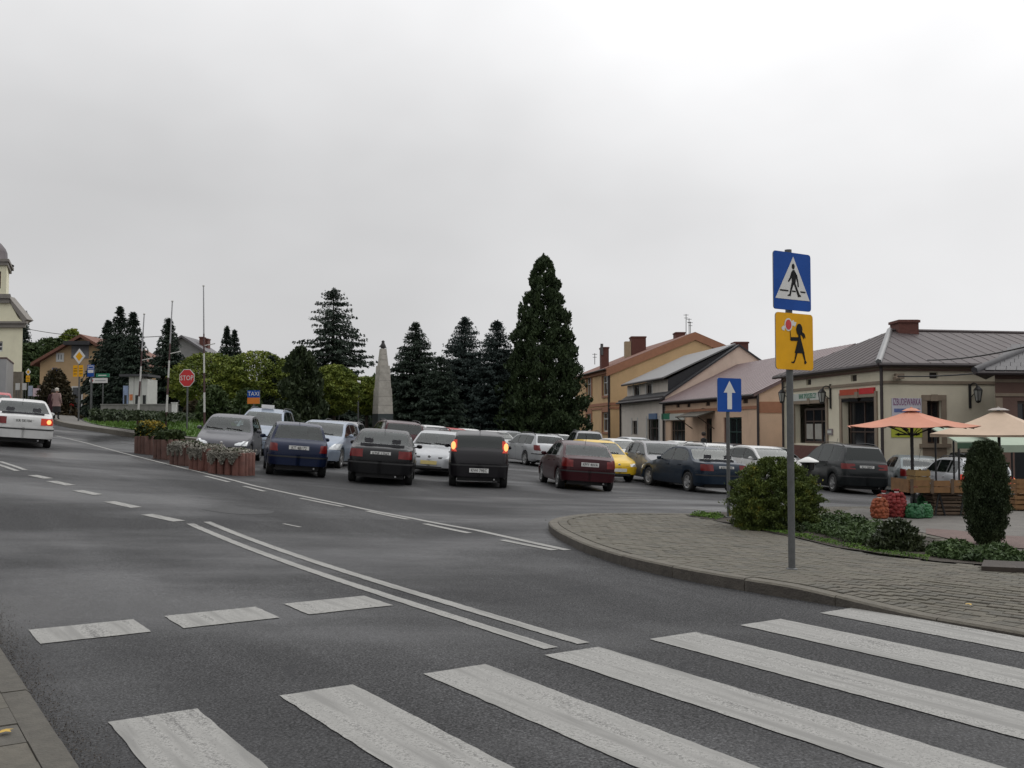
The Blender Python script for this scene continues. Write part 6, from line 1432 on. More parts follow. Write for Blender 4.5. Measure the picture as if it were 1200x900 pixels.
# spruces, from the left
spruce('spruce_tree', 'spruce top showing just behind the church wall', 30, 364, None, 26, 125, 11, SPR, .3)
spruce('spruce_tree', 'left spruce of the dense cluster of three beside the ochre house', 127, 375, None, 62, 74, 12, SPR, .3, 1.1, card=(.22, .44))
spruce('spruce_tree', 'middle and tallest spruce of the cluster of three beside the ochre house', 141, 359, None, 66, 72, 13, SPR, .3, 1.1, card=(.22, .44))
spruce('spruce_tree', 'right spruce of the cluster of three, behind the left flagpole', 156, 366, None, 60, 70, 14, SPR, .3, 1.1, card=(.22, .44))
spruce('spruce_tree', 'lone spruce behind the middle flagpole', 198, 373, None, 68, 68, 15, SPR, .3, 1.1, card=(.22, .44))
spruce('spruce_tree', 'left twin of two small spruces above the yellowing globe trees', 266, 382, None, 42, 92, 16, SPR, .25, 1.1)
spruce('spruce_tree', 'right twin of two small spruces above the yellowing globe trees', 275, 386, None, 42, 93, 17, SPR, .25, 1.1)
spruce('spruce_tree', 'big ragged spruce with long drooping arms left of the obelisk', 391, 337, None, 128, 90, 18, SPR, .40, .5, .62, card=(.26, .52), gaps=.3)
spruce('spruce_tree', 'small dark spruce before the yellowing trees near the taxi sign', 318, 417, None, 40, 66, 19, SPR, .2, 1.2)
spruce('spruce_tree', 'dense dark spruce just right of the obelisk', 487, 377, None, 98, 80, 20, SPR, .28, 1.2, .78, card=(.22, .44))
spruce('spruce_tree', 'blue-green spruce with a forked top, third from the giant thuja', 545, 371, None, 108, 83, 21, SPRB, .2, 1.15, .74, card=(.22, .44), gaps=.12)
spruce('spruce_tree', 'blue-green spruce with bare leader tucked beside the giant thuja', 583, 375, None, 88, 82, 22, SPRB, .2, 1.15, .7, card=(.22, .44))
spruce('spruce_tree', 'low dark spruce filling the gap between the obelisk spruce and the blue one', 516, 418, None, 64, 78, 23, SPR, .2, 1.2, .6)
massive('giant_thuja', 'giant dark conical thuja towering over the square', 637, 298, 108, 80, lambda t: (max(0, 1 - t) ** .58) * (.80 + .2 * min(1, t * 4)) * (1 - .12 * t), 85000, THU, 31, (.17, .40), 1.0, lumps=7, trunk_h=.5, clump=.45, inner=.5)
massive('columnar_thuja', 'dark rounded thuja left of the ragged spruce', 353, 406, 62, 64, lambda t: (max(0, 1 - t) ** .45) * min(1, .8 + t), 16000, THD, 32, (.2, .42), 1.0, trunk_h=.4, clump=.5)
ball = lambda t: math.sqrt(max(0, 1 - (2 * t - 1) ** 2)) * .9 + .1 * (1 - abs(2 * t - 1))
for (u, vt, w, Z, sd_, lb, mm, lift) in ((246, 413, 84, 66, 41, 'yellow-green globe tree behind the tallest flagpole', WIL, 1.0), (303, 411, 84, 67, 42, 'yellow-green globe tree right of its twin, behind the taxi sign', WIL, 1.0), (392, 427, 56, 72, 43, 'rounded yellow-green tree under the ragged spruce', WIL, 1.6), (430, 441, 46, 80, 44, 'small yellow-green tree between the ragged spruce and the obelisk', WIL, 1.8), (337, 422, 40, 80, 45, 'green tree peeping between the small spruce and the dark thuja', GRN, 1.0)):
    massive('globe_tree', lb, u, vt, w, Z, lambda t: ball(t), 16000, mm, sd_, (.13, .28), .1, 'round pollarded trees on the square', trunk_h=.3, limbs=5, lumps=6, inner=.6, lift=lift)
for (u, vt, w, Z, sd_, lb, mm) in ((252, 452, 56, 52, 51, 'dark green shrub behind the grass, right of the stop sign', GRN), (290, 455, 60, 51, 52, 'dark green shrub behind the dark grey hatchback', GRN), (330, 470, 60, 56, 53, 'low dark shrub behind the silver minivan', THD), (228, 470, 40, 56, 54, 'bronze leaved shrub between the low wall and the stop sign', RUST), (66, 432, 50, 66, 55, 'dark shrub climbing before the ochre house', RUST)):
    massive('shrub', lb, u, vt, w, Z, lambda t: (max(0, 1 - t) ** .5) * .98, 5000, mm, sd_, (.16, .34), .4, 'shrubs behind the grass bank', cat='shrub', trunk_h=.3)
for (u, vt, w, Z, sd_, lb, mm) in ((62, 396, 70, 120, 61, 'hazy green tree behind the church wall', GRN), (40, 402, 60, 118, 62, 'hazy green tree between church and ochre house', GRN), (84, 386, 40, 125, 63, 'round treetop over the ochre roof', WIL), (30, 425, 40, 110, 66, 'dark bushy tree at the foot of the church', GRN)):
    massive('background_tree', lb, u, vt, w, Z, lambda t: ball(.15 + .85 * t), 7000, mm, sd_, (.4, .8), .2, 'trees behind the church', trunk_h=.3, limbs=4)
# far wood that closes the view between the trees: a mass nobody could count
rngw = np.random.default_rng(77); n = 52000; uu = rngw.uniform(-80, 690, n); Zw = rngw.uniform(120, 150, n); X_ = (uu - 600) / F * Zw
hw_ = np.interp(uu, [-80, 20, 60, 150, 240, 420, 470, 600, 690], [6, 6, 6, 7, 5, 6.5, 6, 5, 3]) * (1 + .12 * np.sin(uu / 7) + .1 * np.sin(uu / 17 + 1))
C = np.stack([X_, Zw, np.array([H(x, z) for x, z in zip(X_, Zw)]) + hw_ * rngw.random(n) ** .8], 1); D = rngw.normal(size=(n, 3)); D[:, 2] += .5; sc = rngw.uniform(.5, 1.1, n)
wood = cards('far_wood', C, D, sc, sc * .55, GRN, None, rngw); wood['kind'] = 'stuff'
# clipped hedge at the back of the square
n = 16000; uu = rngw.uniform(120, 670, n); uu = np.where((uu > 376) & (uu < 444), uu + 120, uu); Zw = rngw.uniform(84, 87, n); X_ = (uu - 600) / F * Zw; C = np.stack([X_, Zw, np.array([H(x, z) for x, z in zip(X_, Zw)]) + 1.5 * rngw.random(n)], 1); D = rngw.normal(size=(n, 3)); sc = rngw.uniform(.25, .5, n)
hd = cards('hedge', C, D, sc, sc * .5, THD, None, rngw); tag(hd, 'dark clipped hedge running behind the parked cars under the spruces', 'hedge')
# low dark hedge under the grey wall
n = 5000; C = []
for _ in range(n):
    q = gnd(rngw.uniform(105, 262), 0 + rngw.uniform(489, 493), .75); C.append((q.x, q.y, q.z + .35 * rngw.random()))
C = np.array(C); D = rngw.normal(size=(n, 3)); sc = rngw.uniform(.12, .28, n); tag(cards('low_hedge', C, D, sc, sc * .5, THD, None, rngw), 'low dark hedge along the foot of the grey wall above the grass', 'hedge')
# foreground bed
def bedplant(name, label, u, vb, vt, wpx, prof, n, m_, seed, card, up, squash=1.0, lumps=5, z_extra=0, cat='shrub', th=.5, inner=.5, clump=0):
    b = flat(u, vb, KH); base = Vector((b.x, b.y + wpx / 2 * b.y / F * .6, KH)); Z = base.y; h = at(u, vt, Z).z - KH; root = thing(name, label, cat, base); r = wpx / 2 * Z / F
    trunk(root, base, h * th, .035, .015, limbs=4, seed=seed); mass(root, base, lambda t: prof(t) * r, h, n, m_, seed, card, up, lumps, squash=squash, inner=inner, clump=clump); return root
bedplant('golden_bush', 'large round golden-green thuja bush behind the crossing sign pole', 916, 621, 536, 92, lambda t: max(0, 1 - (max(0, t - .3) / .72) ** 2) ** .55 * (.84 + .16 * min(1, t / .3)), 80000, GOLD, 71, (.02, .055), .7, lumps=6, inner=.5, clump=.07)
bedplant('column_thuja', 'tall dark column-shaped thuja in the bed by the market stall', 1163, 640, 517, 42, lambda t: max(0, 1 - (abs(t - .50) / .535) ** 2.3) ** .55, 75000, THD, 72, (.018, .045), 1.0, lumps=7, inner=.6)
bedplant('low_bush', 'small dark leathery bush in the middle of the bed', 1058, 646, 608, 62, lambda t: max(0, 1 - t) ** .5, 4200, leafmat('leathery_leaves', (.018, .027, .012), (.055, .068, .032), 3, .35), 73, (.04, .085), .5, inner=.4)
JUN = leafmat('juniper', (.022, .042, .014), (.065, .105, .03), 3.0); rngj = np.random.default_rng(9)
def mat_plant(px, n, hgt, m_, seed, ln):
    poly = [flat(u, v, KH).xy for u, v in px]; xs = [p[0] for p in poly]; ys = [p[1] for p in poly]; C = []
    while len(C) < n:
        x, y = rngj.uniform(min(xs), max(xs)), rngj.uniform(min(ys), max(ys))
        if inside((x, y), poly):
            f = .55 + .45 * math.sin(x * 9 + seed) * math.sin(y * 8 + seed); C.append((x, y, KH + .01 + hgt * f * rngj.random()))
    C = np.array(C); D = np.stack([rngj.normal(0, .8, n), rngj.normal(0, .8, n), rngj.uniform(.1, .9, n)], 1); sc = rngj.uniform(.6, 1.2, n) * ln
    o = cards('ground_cover', C, D, sc, sc * .42, m_, None, rngj); o['kind'] = 'stuff'
mat_plant([(938, 622), (985, 634), (1030, 644), (1040, 626), (1000, 612), (950, 610)], 7000, .20, JUN, 1, .07)
mat_plant([(1085, 652), (1140, 659), (1195, 662), (1205, 655), (1150, 645), (1095, 640)], 6500, .15, JUN, 2, .07)
mat_plant([(940, 626), (905, 622), (900, 612), (960, 612)], 2200, .22, THD, 3, .06)
mat_plant([(808, 604), (840, 609), (850, 606), (822, 602)], 500, .07, GRASS, 4, .06)
mat_plant([(860, 614), (930, 629), (1030, 650), (1090, 657), (1088, 652), (1030, 645), (930, 625), (865, 612)], 2600, .04, GRASS, 5, .035)
mat_plant([(640, 609), (655, 623), (690, 638), (690, 640), (652, 624), (636, 609)], 10, .01, GRASS, 6, .02)
# dark timber edging at the right end
m = MB(); a, b, c = flat(1150, 669, KH), flat(1215, 672, KH), flat(1215, 664, KH); m.obox(a + Vector((0, 0, .0)), b - a, (c - b), (0, 0, .05)); tag(m.build('bed_edging', mat('wet_timber', (.035, .026, .02), .8, .3, 10), None, org=a), 'dark wet edging slab at the right end of the planted bed', 'edging')

# ------------------------------------------------------------------ plaza and market
quad_px('plaza_slabs', ((985, 600), (1020, 611), (1080, 624), (1140, 639), (1170, 642), (1260, 645), (1240, 600), (1000, 596)), KH + .006, GREYP)
quad_px('red_paver_band', ((1085, 626), (1140, 638), (1165, 642), (1260, 646), (1260, 632), (1170, 628), (1120, 622), (1085, 620)), KH + .010, REDP)
WOOD = mat('crate_wood', (.20, .105, .042), .8, .25, 9, dirt=.35); WOODG = mat('crate_wood_grey', (.10, .068, .045), .85, .3, 9, dirt=.3); STEELB = mat('painted_black_steel', (.012, .012, .013), .5, .1, 5)
CAN_O = mat('canopy_salmon', (.47, .20, .13), .85, .12, 2.0, dirt=.15); CAN_C = mat('canopy_cream', (.46, .35, .26), .85, .1, 2.0, dirt=.15); CAN_CI = CAN_C
def umbrella(label, u, v_top, v_rim, wpx, Z, n, m_, seed, vent=True, rot=.2, flap=.10):
    c = at(u, v_top, Z); base = Vector((c.x, Z, KH)); R_ = wpx / 2 * Z / F; zr = at(u, v_rim, Z).z; root = thing('market_umbrella', label, 'parasol', base, 'market parasols over the stalls')
    m = MB(); m.tube(base, (c.x, Z, c.z), .030, 10); m.build('pole', STEELB, root, smooth=50)
    m = MB(); m.lathe([(.26, 0), (.26, .06), (.05, .10), (.045, .25)], 14, base); m.build('base', STEELB, root, smooth=40)
    hub = Vector((c.x, Z, c.z - .02)); rim = [Vector((c.x + R_ * math.cos(rot + 2 * math.pi * k / n), Z + R_ * math.sin(rot + 2 * math.pi * k / n), zr)) for k in range(n)]
    for k in range(n):
        a, b = rim[k], rim[(k + 1) % n]; g = []
        for i in range(6):
            f = .06 + .94 * i / 5; row = []
            for j in range(5):
                q = a.lerp(b, j / 4); p = hub.lerp(q, f); sag = math.sin(j / 4 * math.pi) * f; p = p + Vector((0, 0, -.05 * sag * f - .07 * math.sin(f * math.pi) * .6)); 
                if i == 5: p = p + (hub - p).normalized() * .05 * math.sin(j / 4 * math.pi)
                row.append(p)
            g.append(row)
        if flap: g.append([p + Vector((0, 0, -flap * (1 - .5 * math.sin(j / 4 * math.pi)))) for j, p in enumerate(g[-1])])
        m = MB(); m.grid(g); m.grid([[p - Vector((0, 0, .006)) for p in row] for row in g], flip=True); m.build('canopy_panel', m_, root, smooth=50)
        m = MB(); m.tube(hub - Vector((0, 0, .10)), hub.lerp(a, .9) - Vector((0, 0, .08)), .008, 5); st_ = hub.lerp(a, .5) - Vector((0, 0, .09)); m.tube((c.x, Z, c.z - .5), st_, .009, 5); m.build('rib', STEELB, root)
    m = MB(); m.lathe([(R_ * .15, -.04), (R_ * .08, .0), (.03, .012), (.02, .03), (.001, .035)], n, hub + Vector((0, 0, .02))); m.build('top_cap', m_ if vent else mat('cap_fabric_grey', (.30, .27, .25), .8, .15, 5), root, smooth=30); return root
umbrella('faded orange market parasol over the wooden trays', 1068, 479, 499, 152, 18.2, 8, CAN_O, 1, rot=.12, flap=0)
umbrella('cream market parasol partly behind the dark column thuja', 1170, 478.5, 508, 178, 20.5, 4, CAN_C, 2, False, rot=.18, flap=.06)
# pale green awnings further back
AWN = mat('awning_pale_green', (.30, .36, .28), .8, .1, 1.5, dirt=.2); AWND = mat('awning_dark_green', (.05, .10, .06), .8, .15, 1.5)
for (u0, u1, v0, v1, Z, lb) in ((1122, 1164, 511, 519, 24.5, 'small pale green awning left of the dark thuja'), (1172, 1240, 511, 523, 23.5, 'larger pale green awning at the right edge behind the dark thuja')):
    a, b = at(u0, v1, Z), at(u1, v0, Z); t = thing('stall_awning', lb, 'awning', (a.x, Z, KH), 'green stall awnings'); w = b.x - a.x
    m = MB(); m.prism([(a.x, Z, a.z), (b.x, Z, a.z), (b.x, Z + 2.2, b.z + .25), (a.x + w * .15, Z + 2.2, b.z + .25)], (0, 0, .03)); m.build('awning_cloth', AWN, t)
    m = MB(); m.obox((a.x, Z - .01, a.z - .14), (w, 0, 0), (0, .02, 0), (0, 0, .139)); m.build('valance', AWN if u0 > 1150 else AWND, t)
    for x in (a.x + .05, b.x - .05):
        m = MB(); m.tube((x, Z + .05, KH - .1), (x, Z + .05, a.z), .025, 6); m.build('post', STEELB, t)
    for x in (a.x + .35, b.x - .05):
        m = MB(); m.tube((x, Z + 2.1, KH - .1), (x, Z + 2.1, b.z + .24), .025, 6); m.build('post', STEELB, t)
m = MB(); a = at(1190, 520, 25.9); m.obox((a.x, 25.9, KH - .1), (3.2, 0, 0), (0, .06, 0), (0, 0, a.z - KH + .1)); tag(m.build('stall_backdrop', mat('dark_cloth', (.012, .014, .016), .9, .2, 4), None, org=(a.x, 25.9, KH)), 'dark cloth hung behind the right green awning', 'cloth')
# trestle tray table with crates
Zb = 17.3; a, b = at(1066, 568, Zb), at(1137, 568, Zb); zt0 = at(1066, 577.5, Zb).z; zt1 = at(1066, 562, Zb).z
t = thing('stall_table', 'long wooden tray table on black trestles under the orange parasol', 'table', ((a.x + b.x) / 2, Zb, KH))
w = b.x - a.x
m = MB(); m.obox((a.x, Zb, zt0), (w, 0, 0), (0, .8, 0), (0, 0, .03)); m.build('table_top', WOODG, t)
for k in range(3):
    for r_ in range(2):
        hh_ = (zt1 - zt0) / 2; m = MB(); m.obox((a.x + w * k / 3 + .008, Zb - .02 - .006 * (k % 2), zt0 + .001 + r_ * hh_), (w / 3 - .016, 0, 0), (0, .018, 0), (0, 0, hh_ - .012 + rnd.uniform(-.012, .004))); m.build('front_board', WOOD, t)
    m = MB(); m.obox((a.x + w * k / 3 + .0, Zb - .045, zt0 - .01), (.05, 0, 0), (0, .018, 0), (0, 0, zt1 - zt0 + .02)); m.build('upright', WOODG, t)
m = MB(); m.obox((a.x - .02, Zb, zt0), (.02, 0, 0), (0, .8, 0), (0, 0, zt1 - zt0)); m.build('end_board', WOOD, t)
for x in (a.x + .1, a.x + w * .52, a.x + w * .94):
    for dx, y in ((-.07, .1), (.10, .1), (-.07, .7), (.10, .7)): m = MB(); m.tube((x, Zb + y, zt0), (x + dx, Zb + y, KH + .01), .018, 6); m.build('leg', STEELB, t)
def crate(name_label, x, y, z, w, d, h, m_, group=None, slats=3, tilt=0, nm='crate'):
    t = thing(nm, name_label, 'crate', (x, y, z), group); hs2 = h / slats
    for s in range(slats):
        for (o, ex, ey) in (((x, y, 0), (w, 0), (0, .014)), ((x, y + d - .014, 0), (w, 0), (0, .014)), ((x, y + .015, 0), (.014, 0), (0, d - .03)), ((x + w - .014, y + .015, 0), (.014, 0), (0, d - .03))):
            m = MB(); m.obox((o[0], o[1], z + .012 + s * hs2 + .012), (*ex, 0), (*ey, 0), (0, 0, hs2 - .022)); m.build('slat', m_, t)
    m = MB(); m.obox((x + .015, y + .015, z + .002), (w - .03, 0, 0), (0, d - .03, 0), (0, 0, .012)); m.build('bottom', m_, t)
    for cx_ in (x + .016, x + w - .05):
        for cy_ in (y + .016, y + d - .05): m = MB(); m.obox((cx_, cy_, z), (.034, 0, 0), (0, .034, 0), (0, 0, h + .02)); m.build('corner_post', m_, t)
    return t
def heap(label, x, y, z, w, d, n, r, m_, nm, cat, name='produce'):
    t = thing(nm, label, cat, (x + w / 2, y + d / 2, z)); rg = random.Random(n)
    for k in range(n):
        m = MB(); q = rg.uniform(.85, 1.1) * r; m.lathe([(.001, -q), (q * .7, -q * .7), (q, 0), (q * .7, q * .7), (.001, q)], 7, (x + rg.uniform(r, w - r), y + rg.uniform(r, d - r), z + r * rg.uniform(.8, 1.4))); m.build(name, m_, t, smooth=70)
k = Zb / F
crate('yellowish crate standing on the tray table', at(1077, 560, Zb).x, Zb + .15, zt0 + .03, .26, .4, .34, mat('crate_wood_pale', (.25, .16, .06), .8, .2, 8, dirt=.3), 'crates at the stall')
heap('red apples lying in the tray table', a.x + .05, Zb + .05, zt0 + .03, .22, .6, 14, .04, mat('apple_red', (.22, .03, .015), .4, .3, 8), 'apple_heap', 'apples', 'apple')
heap('brown potatoes lying at the right end of the tray table', a.x + w * .55, Zb + .05, zt0 + .03, w * .4, .6, 26, .05, mat('potato', (.22, .12, .06), .8, .3, 8), 'potato_heap', 'potatoes', 'potato')
p = at(1094, 608, Zb + .1)
for i, (dz, dx, lb) in enumerate(((0, 0, 'bottom crate of the low stack under the tray table'), (.135, .02, 'middle crate of the low stack under the tray table'), (.27, -.01, 'top crate of the low stack under the tray table'))):
    crate(lb, p.x + dx, Zb + .1, KH + .012 + dz, .58, .42, .115, WOODG, 'crates at the stall', 2)
def sack(label, u, vb, vt, wpx, Z, m_, seed, group, knot=True, tie=None):
    rg = random.Random(seed); p = at(u, vb, Z); h = at(u, vt, Z).z - KH - .01; r = wpx / 2 * Z / F; b = Vector((p.x, Z, KH + .01)); t = thing('net_sack', label, 'sack', b, group)
    m = MB(); prof = lambda f: (1 - abs(f - .33) ** 2.2 * 1.9) if f < .8 else .35
    rows = 7
    for q in range(rows):
        f = .05 + .72 * q / (rows - 1); rr_ = r * max(.25, prof(f)) * .86; n = max(5, int(2 * math.pi * rr_ / (r * .42)))
        for e in range(n):
            a_ = 2 * math.pi * (e + .5 * (q % 2)) / n + rg.uniform(-.15, .15); sr_ = r * rg.uniform(.26, .34); c_ = b + Vector((math.cos(a_) * rr_, math.sin(a_) * rr_ * .9, max(sr_ * .8, f * h + rg.uniform(-.02, .02))))
            m.lathe([(.001, -sr_), (sr_ * .72, -sr_ * .68), (sr_, 0), (sr_ * .72, sr_ * .68), (.001, sr_)], 8, c_)
    m.lathe([(r * .95, .05 * h), (r * .9, .5 * h), (r * .55, .72 * h), (r * .2, .86 * h), (r * .18, .90 * h), (r * .36, .98 * h), (r * .30, 1.0 * h), (.001, .95 * h)], 12, b); m.build('net', m_, t, smooth=70)
    m = MB(); m.lathe([(.20 * r, .86 * h), (.26 * r, .885 * h), (.20 * r, .91 * h)], 10, b); m.build('tie', tie or SWHITE, t)
NETR = mat('net_red', (.19, .016, .014), .7, .45, 22, .6, 40); NETO = mat('net_orange', (.24, .055, .018), .7, .45, 22, .6, 40); NETG = mat('net_green', (.012, .085, .028), .6, .4, 14, .5, 30); NETLG = mat('net_pale_green', (.025, .12, .04), .6, .4, 14, .5, 30)
sack('orange net sack at the left end of the sack row', 1031, 607, 580, 19, 16.9, NETO, 1, 'net sacks by the stall'); sack('tall bright red net sack behind the orange one', 1036, 603, 575, 17, 17.5, NETR, 2, 'net sacks by the stall'); sack('tallest dark red net sack right of the orange one', 1051, 605, 573, 21, 17.1, NETR, 3, 'net sacks by the stall')
sack('front green net sack under the table', 1072, 608, 590, 20, 16.95, NETG, 4, 'net sacks by the stall', tie=NETLG); sack('upright green net sack under the table, topmost of the green ones', 1083, 604, 577, 17, 17.9, NETG, 5, 'net sacks by the stall', tie=NETLG); sack('pale green net sack at the right of the green ones', 1085, 607, 588, 15, 17.0, NETLG, 6, 'net sacks by the stall')
p = at(1190, 610, 18.5); crate('wooden crate right of the dark thuja, lower one', p.x, 18.5, KH + .012, .6, .45, .26, WOOD, 'crates at the stall'); crate('wooden crate right of the dark thuja, upper one', p.x + .05, 18.52, KH + .30, .6, .42, .26, WOOD, 'crates at the stall')
# garden lamp behind the golden bush
b = flat(947, 604, KH); Zg = 17.4; q = at(947, 540, Zg); base = Vector((q.x, Zg, KH)); t = thing('bollard_lamp', 'small white-capped lamp peeping over the golden bush', 'lamp', base)
m = MB(); m.tube(base, (q.x, Zg, q.z - .05), .07, 10); m.build('post', STEELB, t, smooth=40); m = MB(); m.lathe([(.185, -.0), (.175, .02), (.09, .06), (.03, .085), (.001, .09)], 16, (q.x, Zg, q.z - .02)); m.lathe([(.185, 0), (.001, .005)], 16, (q.x, Zg, q.z - .021)); m.build('cap', SWHITE, t, smooth=40)
m = MB(); m.lathe([(.10, -.16), (.12, -.03), (.001, -.025)], 12, (q.x, Zg, q.z)); m.build('lamp_glass', WINDARK, t, smooth=40)

# ------------------------------------------------------------------ planters along the road
PLT = mat('planter_red', (.115, .046, .034), .8, .35, 5, .4, 25, dirt=.45); PLTD = mat('planter_brown', (.09, .046, .036), .85, .35, 5, .4, 25, dirt=.45)
SILV = leafmat('silver_trailing_leaves', (.17, .165, .14), (.34, .32, .275), 3); YFL = leafmat('yellow_flowers', (.05, .07, .015), (.30, .20, .015), 7, c3=(.52, .33, .02)); GPL = leafmat('planter_greens', (.016, .03, .01), (.05, .07, .02), 3)
def planter(label, u, vb, hpx, wpx, m_, plant, plabel, seed, ang=-33, dep=.62):
    p = gnd(u, vb); k = p.y / F; w = wpx * k; h = hpx * k; t = thing('flower_planter', label, 'planter', p, 'red staved planters along the road'); rg = random.Random(seed)
    ex = Vector((math.cos(R(ang)), math.sin(R(ang)), 0)); ey = Vector((-ex.y, ex.x, 0)); c = p + ey * dep / 2
    n1, n2 = max(3, round(w / .19)), max(3, round(dep / .19))
    for (o, d, n) in ((c - ex * w / 2 - ey * dep / 2, ex * w, n1), (c - ex * w / 2 + ey * dep / 2, ex * w, n1), (c - ex * w / 2 - ey * dep / 2, ey * dep, n2), (c + ex * w / 2 - ey * dep / 2, ey * dep, n2)):
        for i in range(n):
            q = o + d * ((i + .5) / n); m = MB(); m.lathe([(.096, -.05), (.098, h + rg.uniform(-.02, .02)), (.08, h + .02), (.001, h + .025)], 9, q); m.build('stave', m_, t, smooth=50)
    m = MB(); m.obox(c - ex * w / 2 - ey * dep / 2 + Vector((0, 0, h - .12)), ex * w, ey * dep, (0, 0, .06)); m.build('soil', SOIL, t)
    rng = np.random.default_rng(seed)
    pl = thing('planter_flowers', plabel, 'flowers', c + Vector((0, 0, h - .05)), 'flowers in the roadside planters')
    def tuft(n, hgt, spread, mm, ln, trail=0, nm='foliage'):
        fx, fy = rng.uniform(-.5, .5, n) * spread, rng.uniform(-.5, .5, n) * spread; z = rng.random(n) * hgt * (1.1 - 1.2 * fx ** 2)
        C = np.stack([c.x + ex.x * fx * w + ey.x * fy * dep, c.y + ex.y * fx * w + ey.y * fy * dep, c.z + h - .03 + z], 1)
        if trail:
            nt_ = n // 2; side = rng.uniform(-.52, .52, nt_); tr = -rng.random(nt_) * trail * (.4 + .6 * np.sin(side * 9 + seed) ** 2); of = -.5 - .13 - .06 * rng.random(nt_)
            C[:nt_, 0] = c.x + ex.x * side * w + ey.x * of * dep; C[:nt_, 1] = c.y + ex.y * side * w + ey.y * of * dep; C[:nt_, 2] = c.z + h + .04 + tr
            n4 = n // 6; tr = -rng.random(n4) * trail * .9; sd2 = rng.uniform(-.5, .5, n4); C[nt_:nt_ + n4, 0] = c.x + ex.x * (-.5 - .08) * w + ey.x * sd2 * dep; C[nt_:nt_ + n4, 1] = c.y + ex.y * (-.58) * w + ey.y * sd2 * dep; C[nt_:nt_ + n4, 2] = c.z + h + .05 + tr
        D = rng.normal(size=(n, 3)); D[:, 2] += .3 if not trail else -.4; sc = rng.uniform(.6, 1.3, n) * ln; cards(nm, C, D, sc, sc * .6, mm, pl, rng)
    if plant == 'silver': tuft(4200, .16, 1.2, SILV, .06, .30); tuft(300, .16, .9, GPL, .10)
    elif plant == 'yellow': tuft(900, .42, 1.1, GPL, .16); tuft(800, .50, 1.05, YFL, .11, nm='blossoms')
    else: tuft(1200, .30, 1.1, GPL, .14); tuft(200, .25, 1.0, RUST, .12)
planter('farthest dark red planter at the left end of the row', 167, 532, 20, 25, PLTD, 'yellow', 'yellow flowers in the farthest planter', 1)
planter('second planter from the left end, mostly hidden by greenery', 188, 538, 22, 22, PLTD, 'green', 'dark green bedding plants behind the yellow flowers', 2)
planter('third planter from the left, overhung by silvery trailing leaves', 208, 545, 22, 24, PLTD, 'silver', 'silvery trailing plant over the third planter', 3)
planter('fourth planter from the left, just behind the nearest one', 231, 551, 24, 24, PLT, 'silver', 'silvery trailing plant over the planter behind the nearest', 4)
planter('nearest and biggest brick-red planter at the right end of the row', 263, 556, 24, 38, PLT, 'silver', 'silvery trailing plant spilling over the nearest planter', 5, -14, .7)

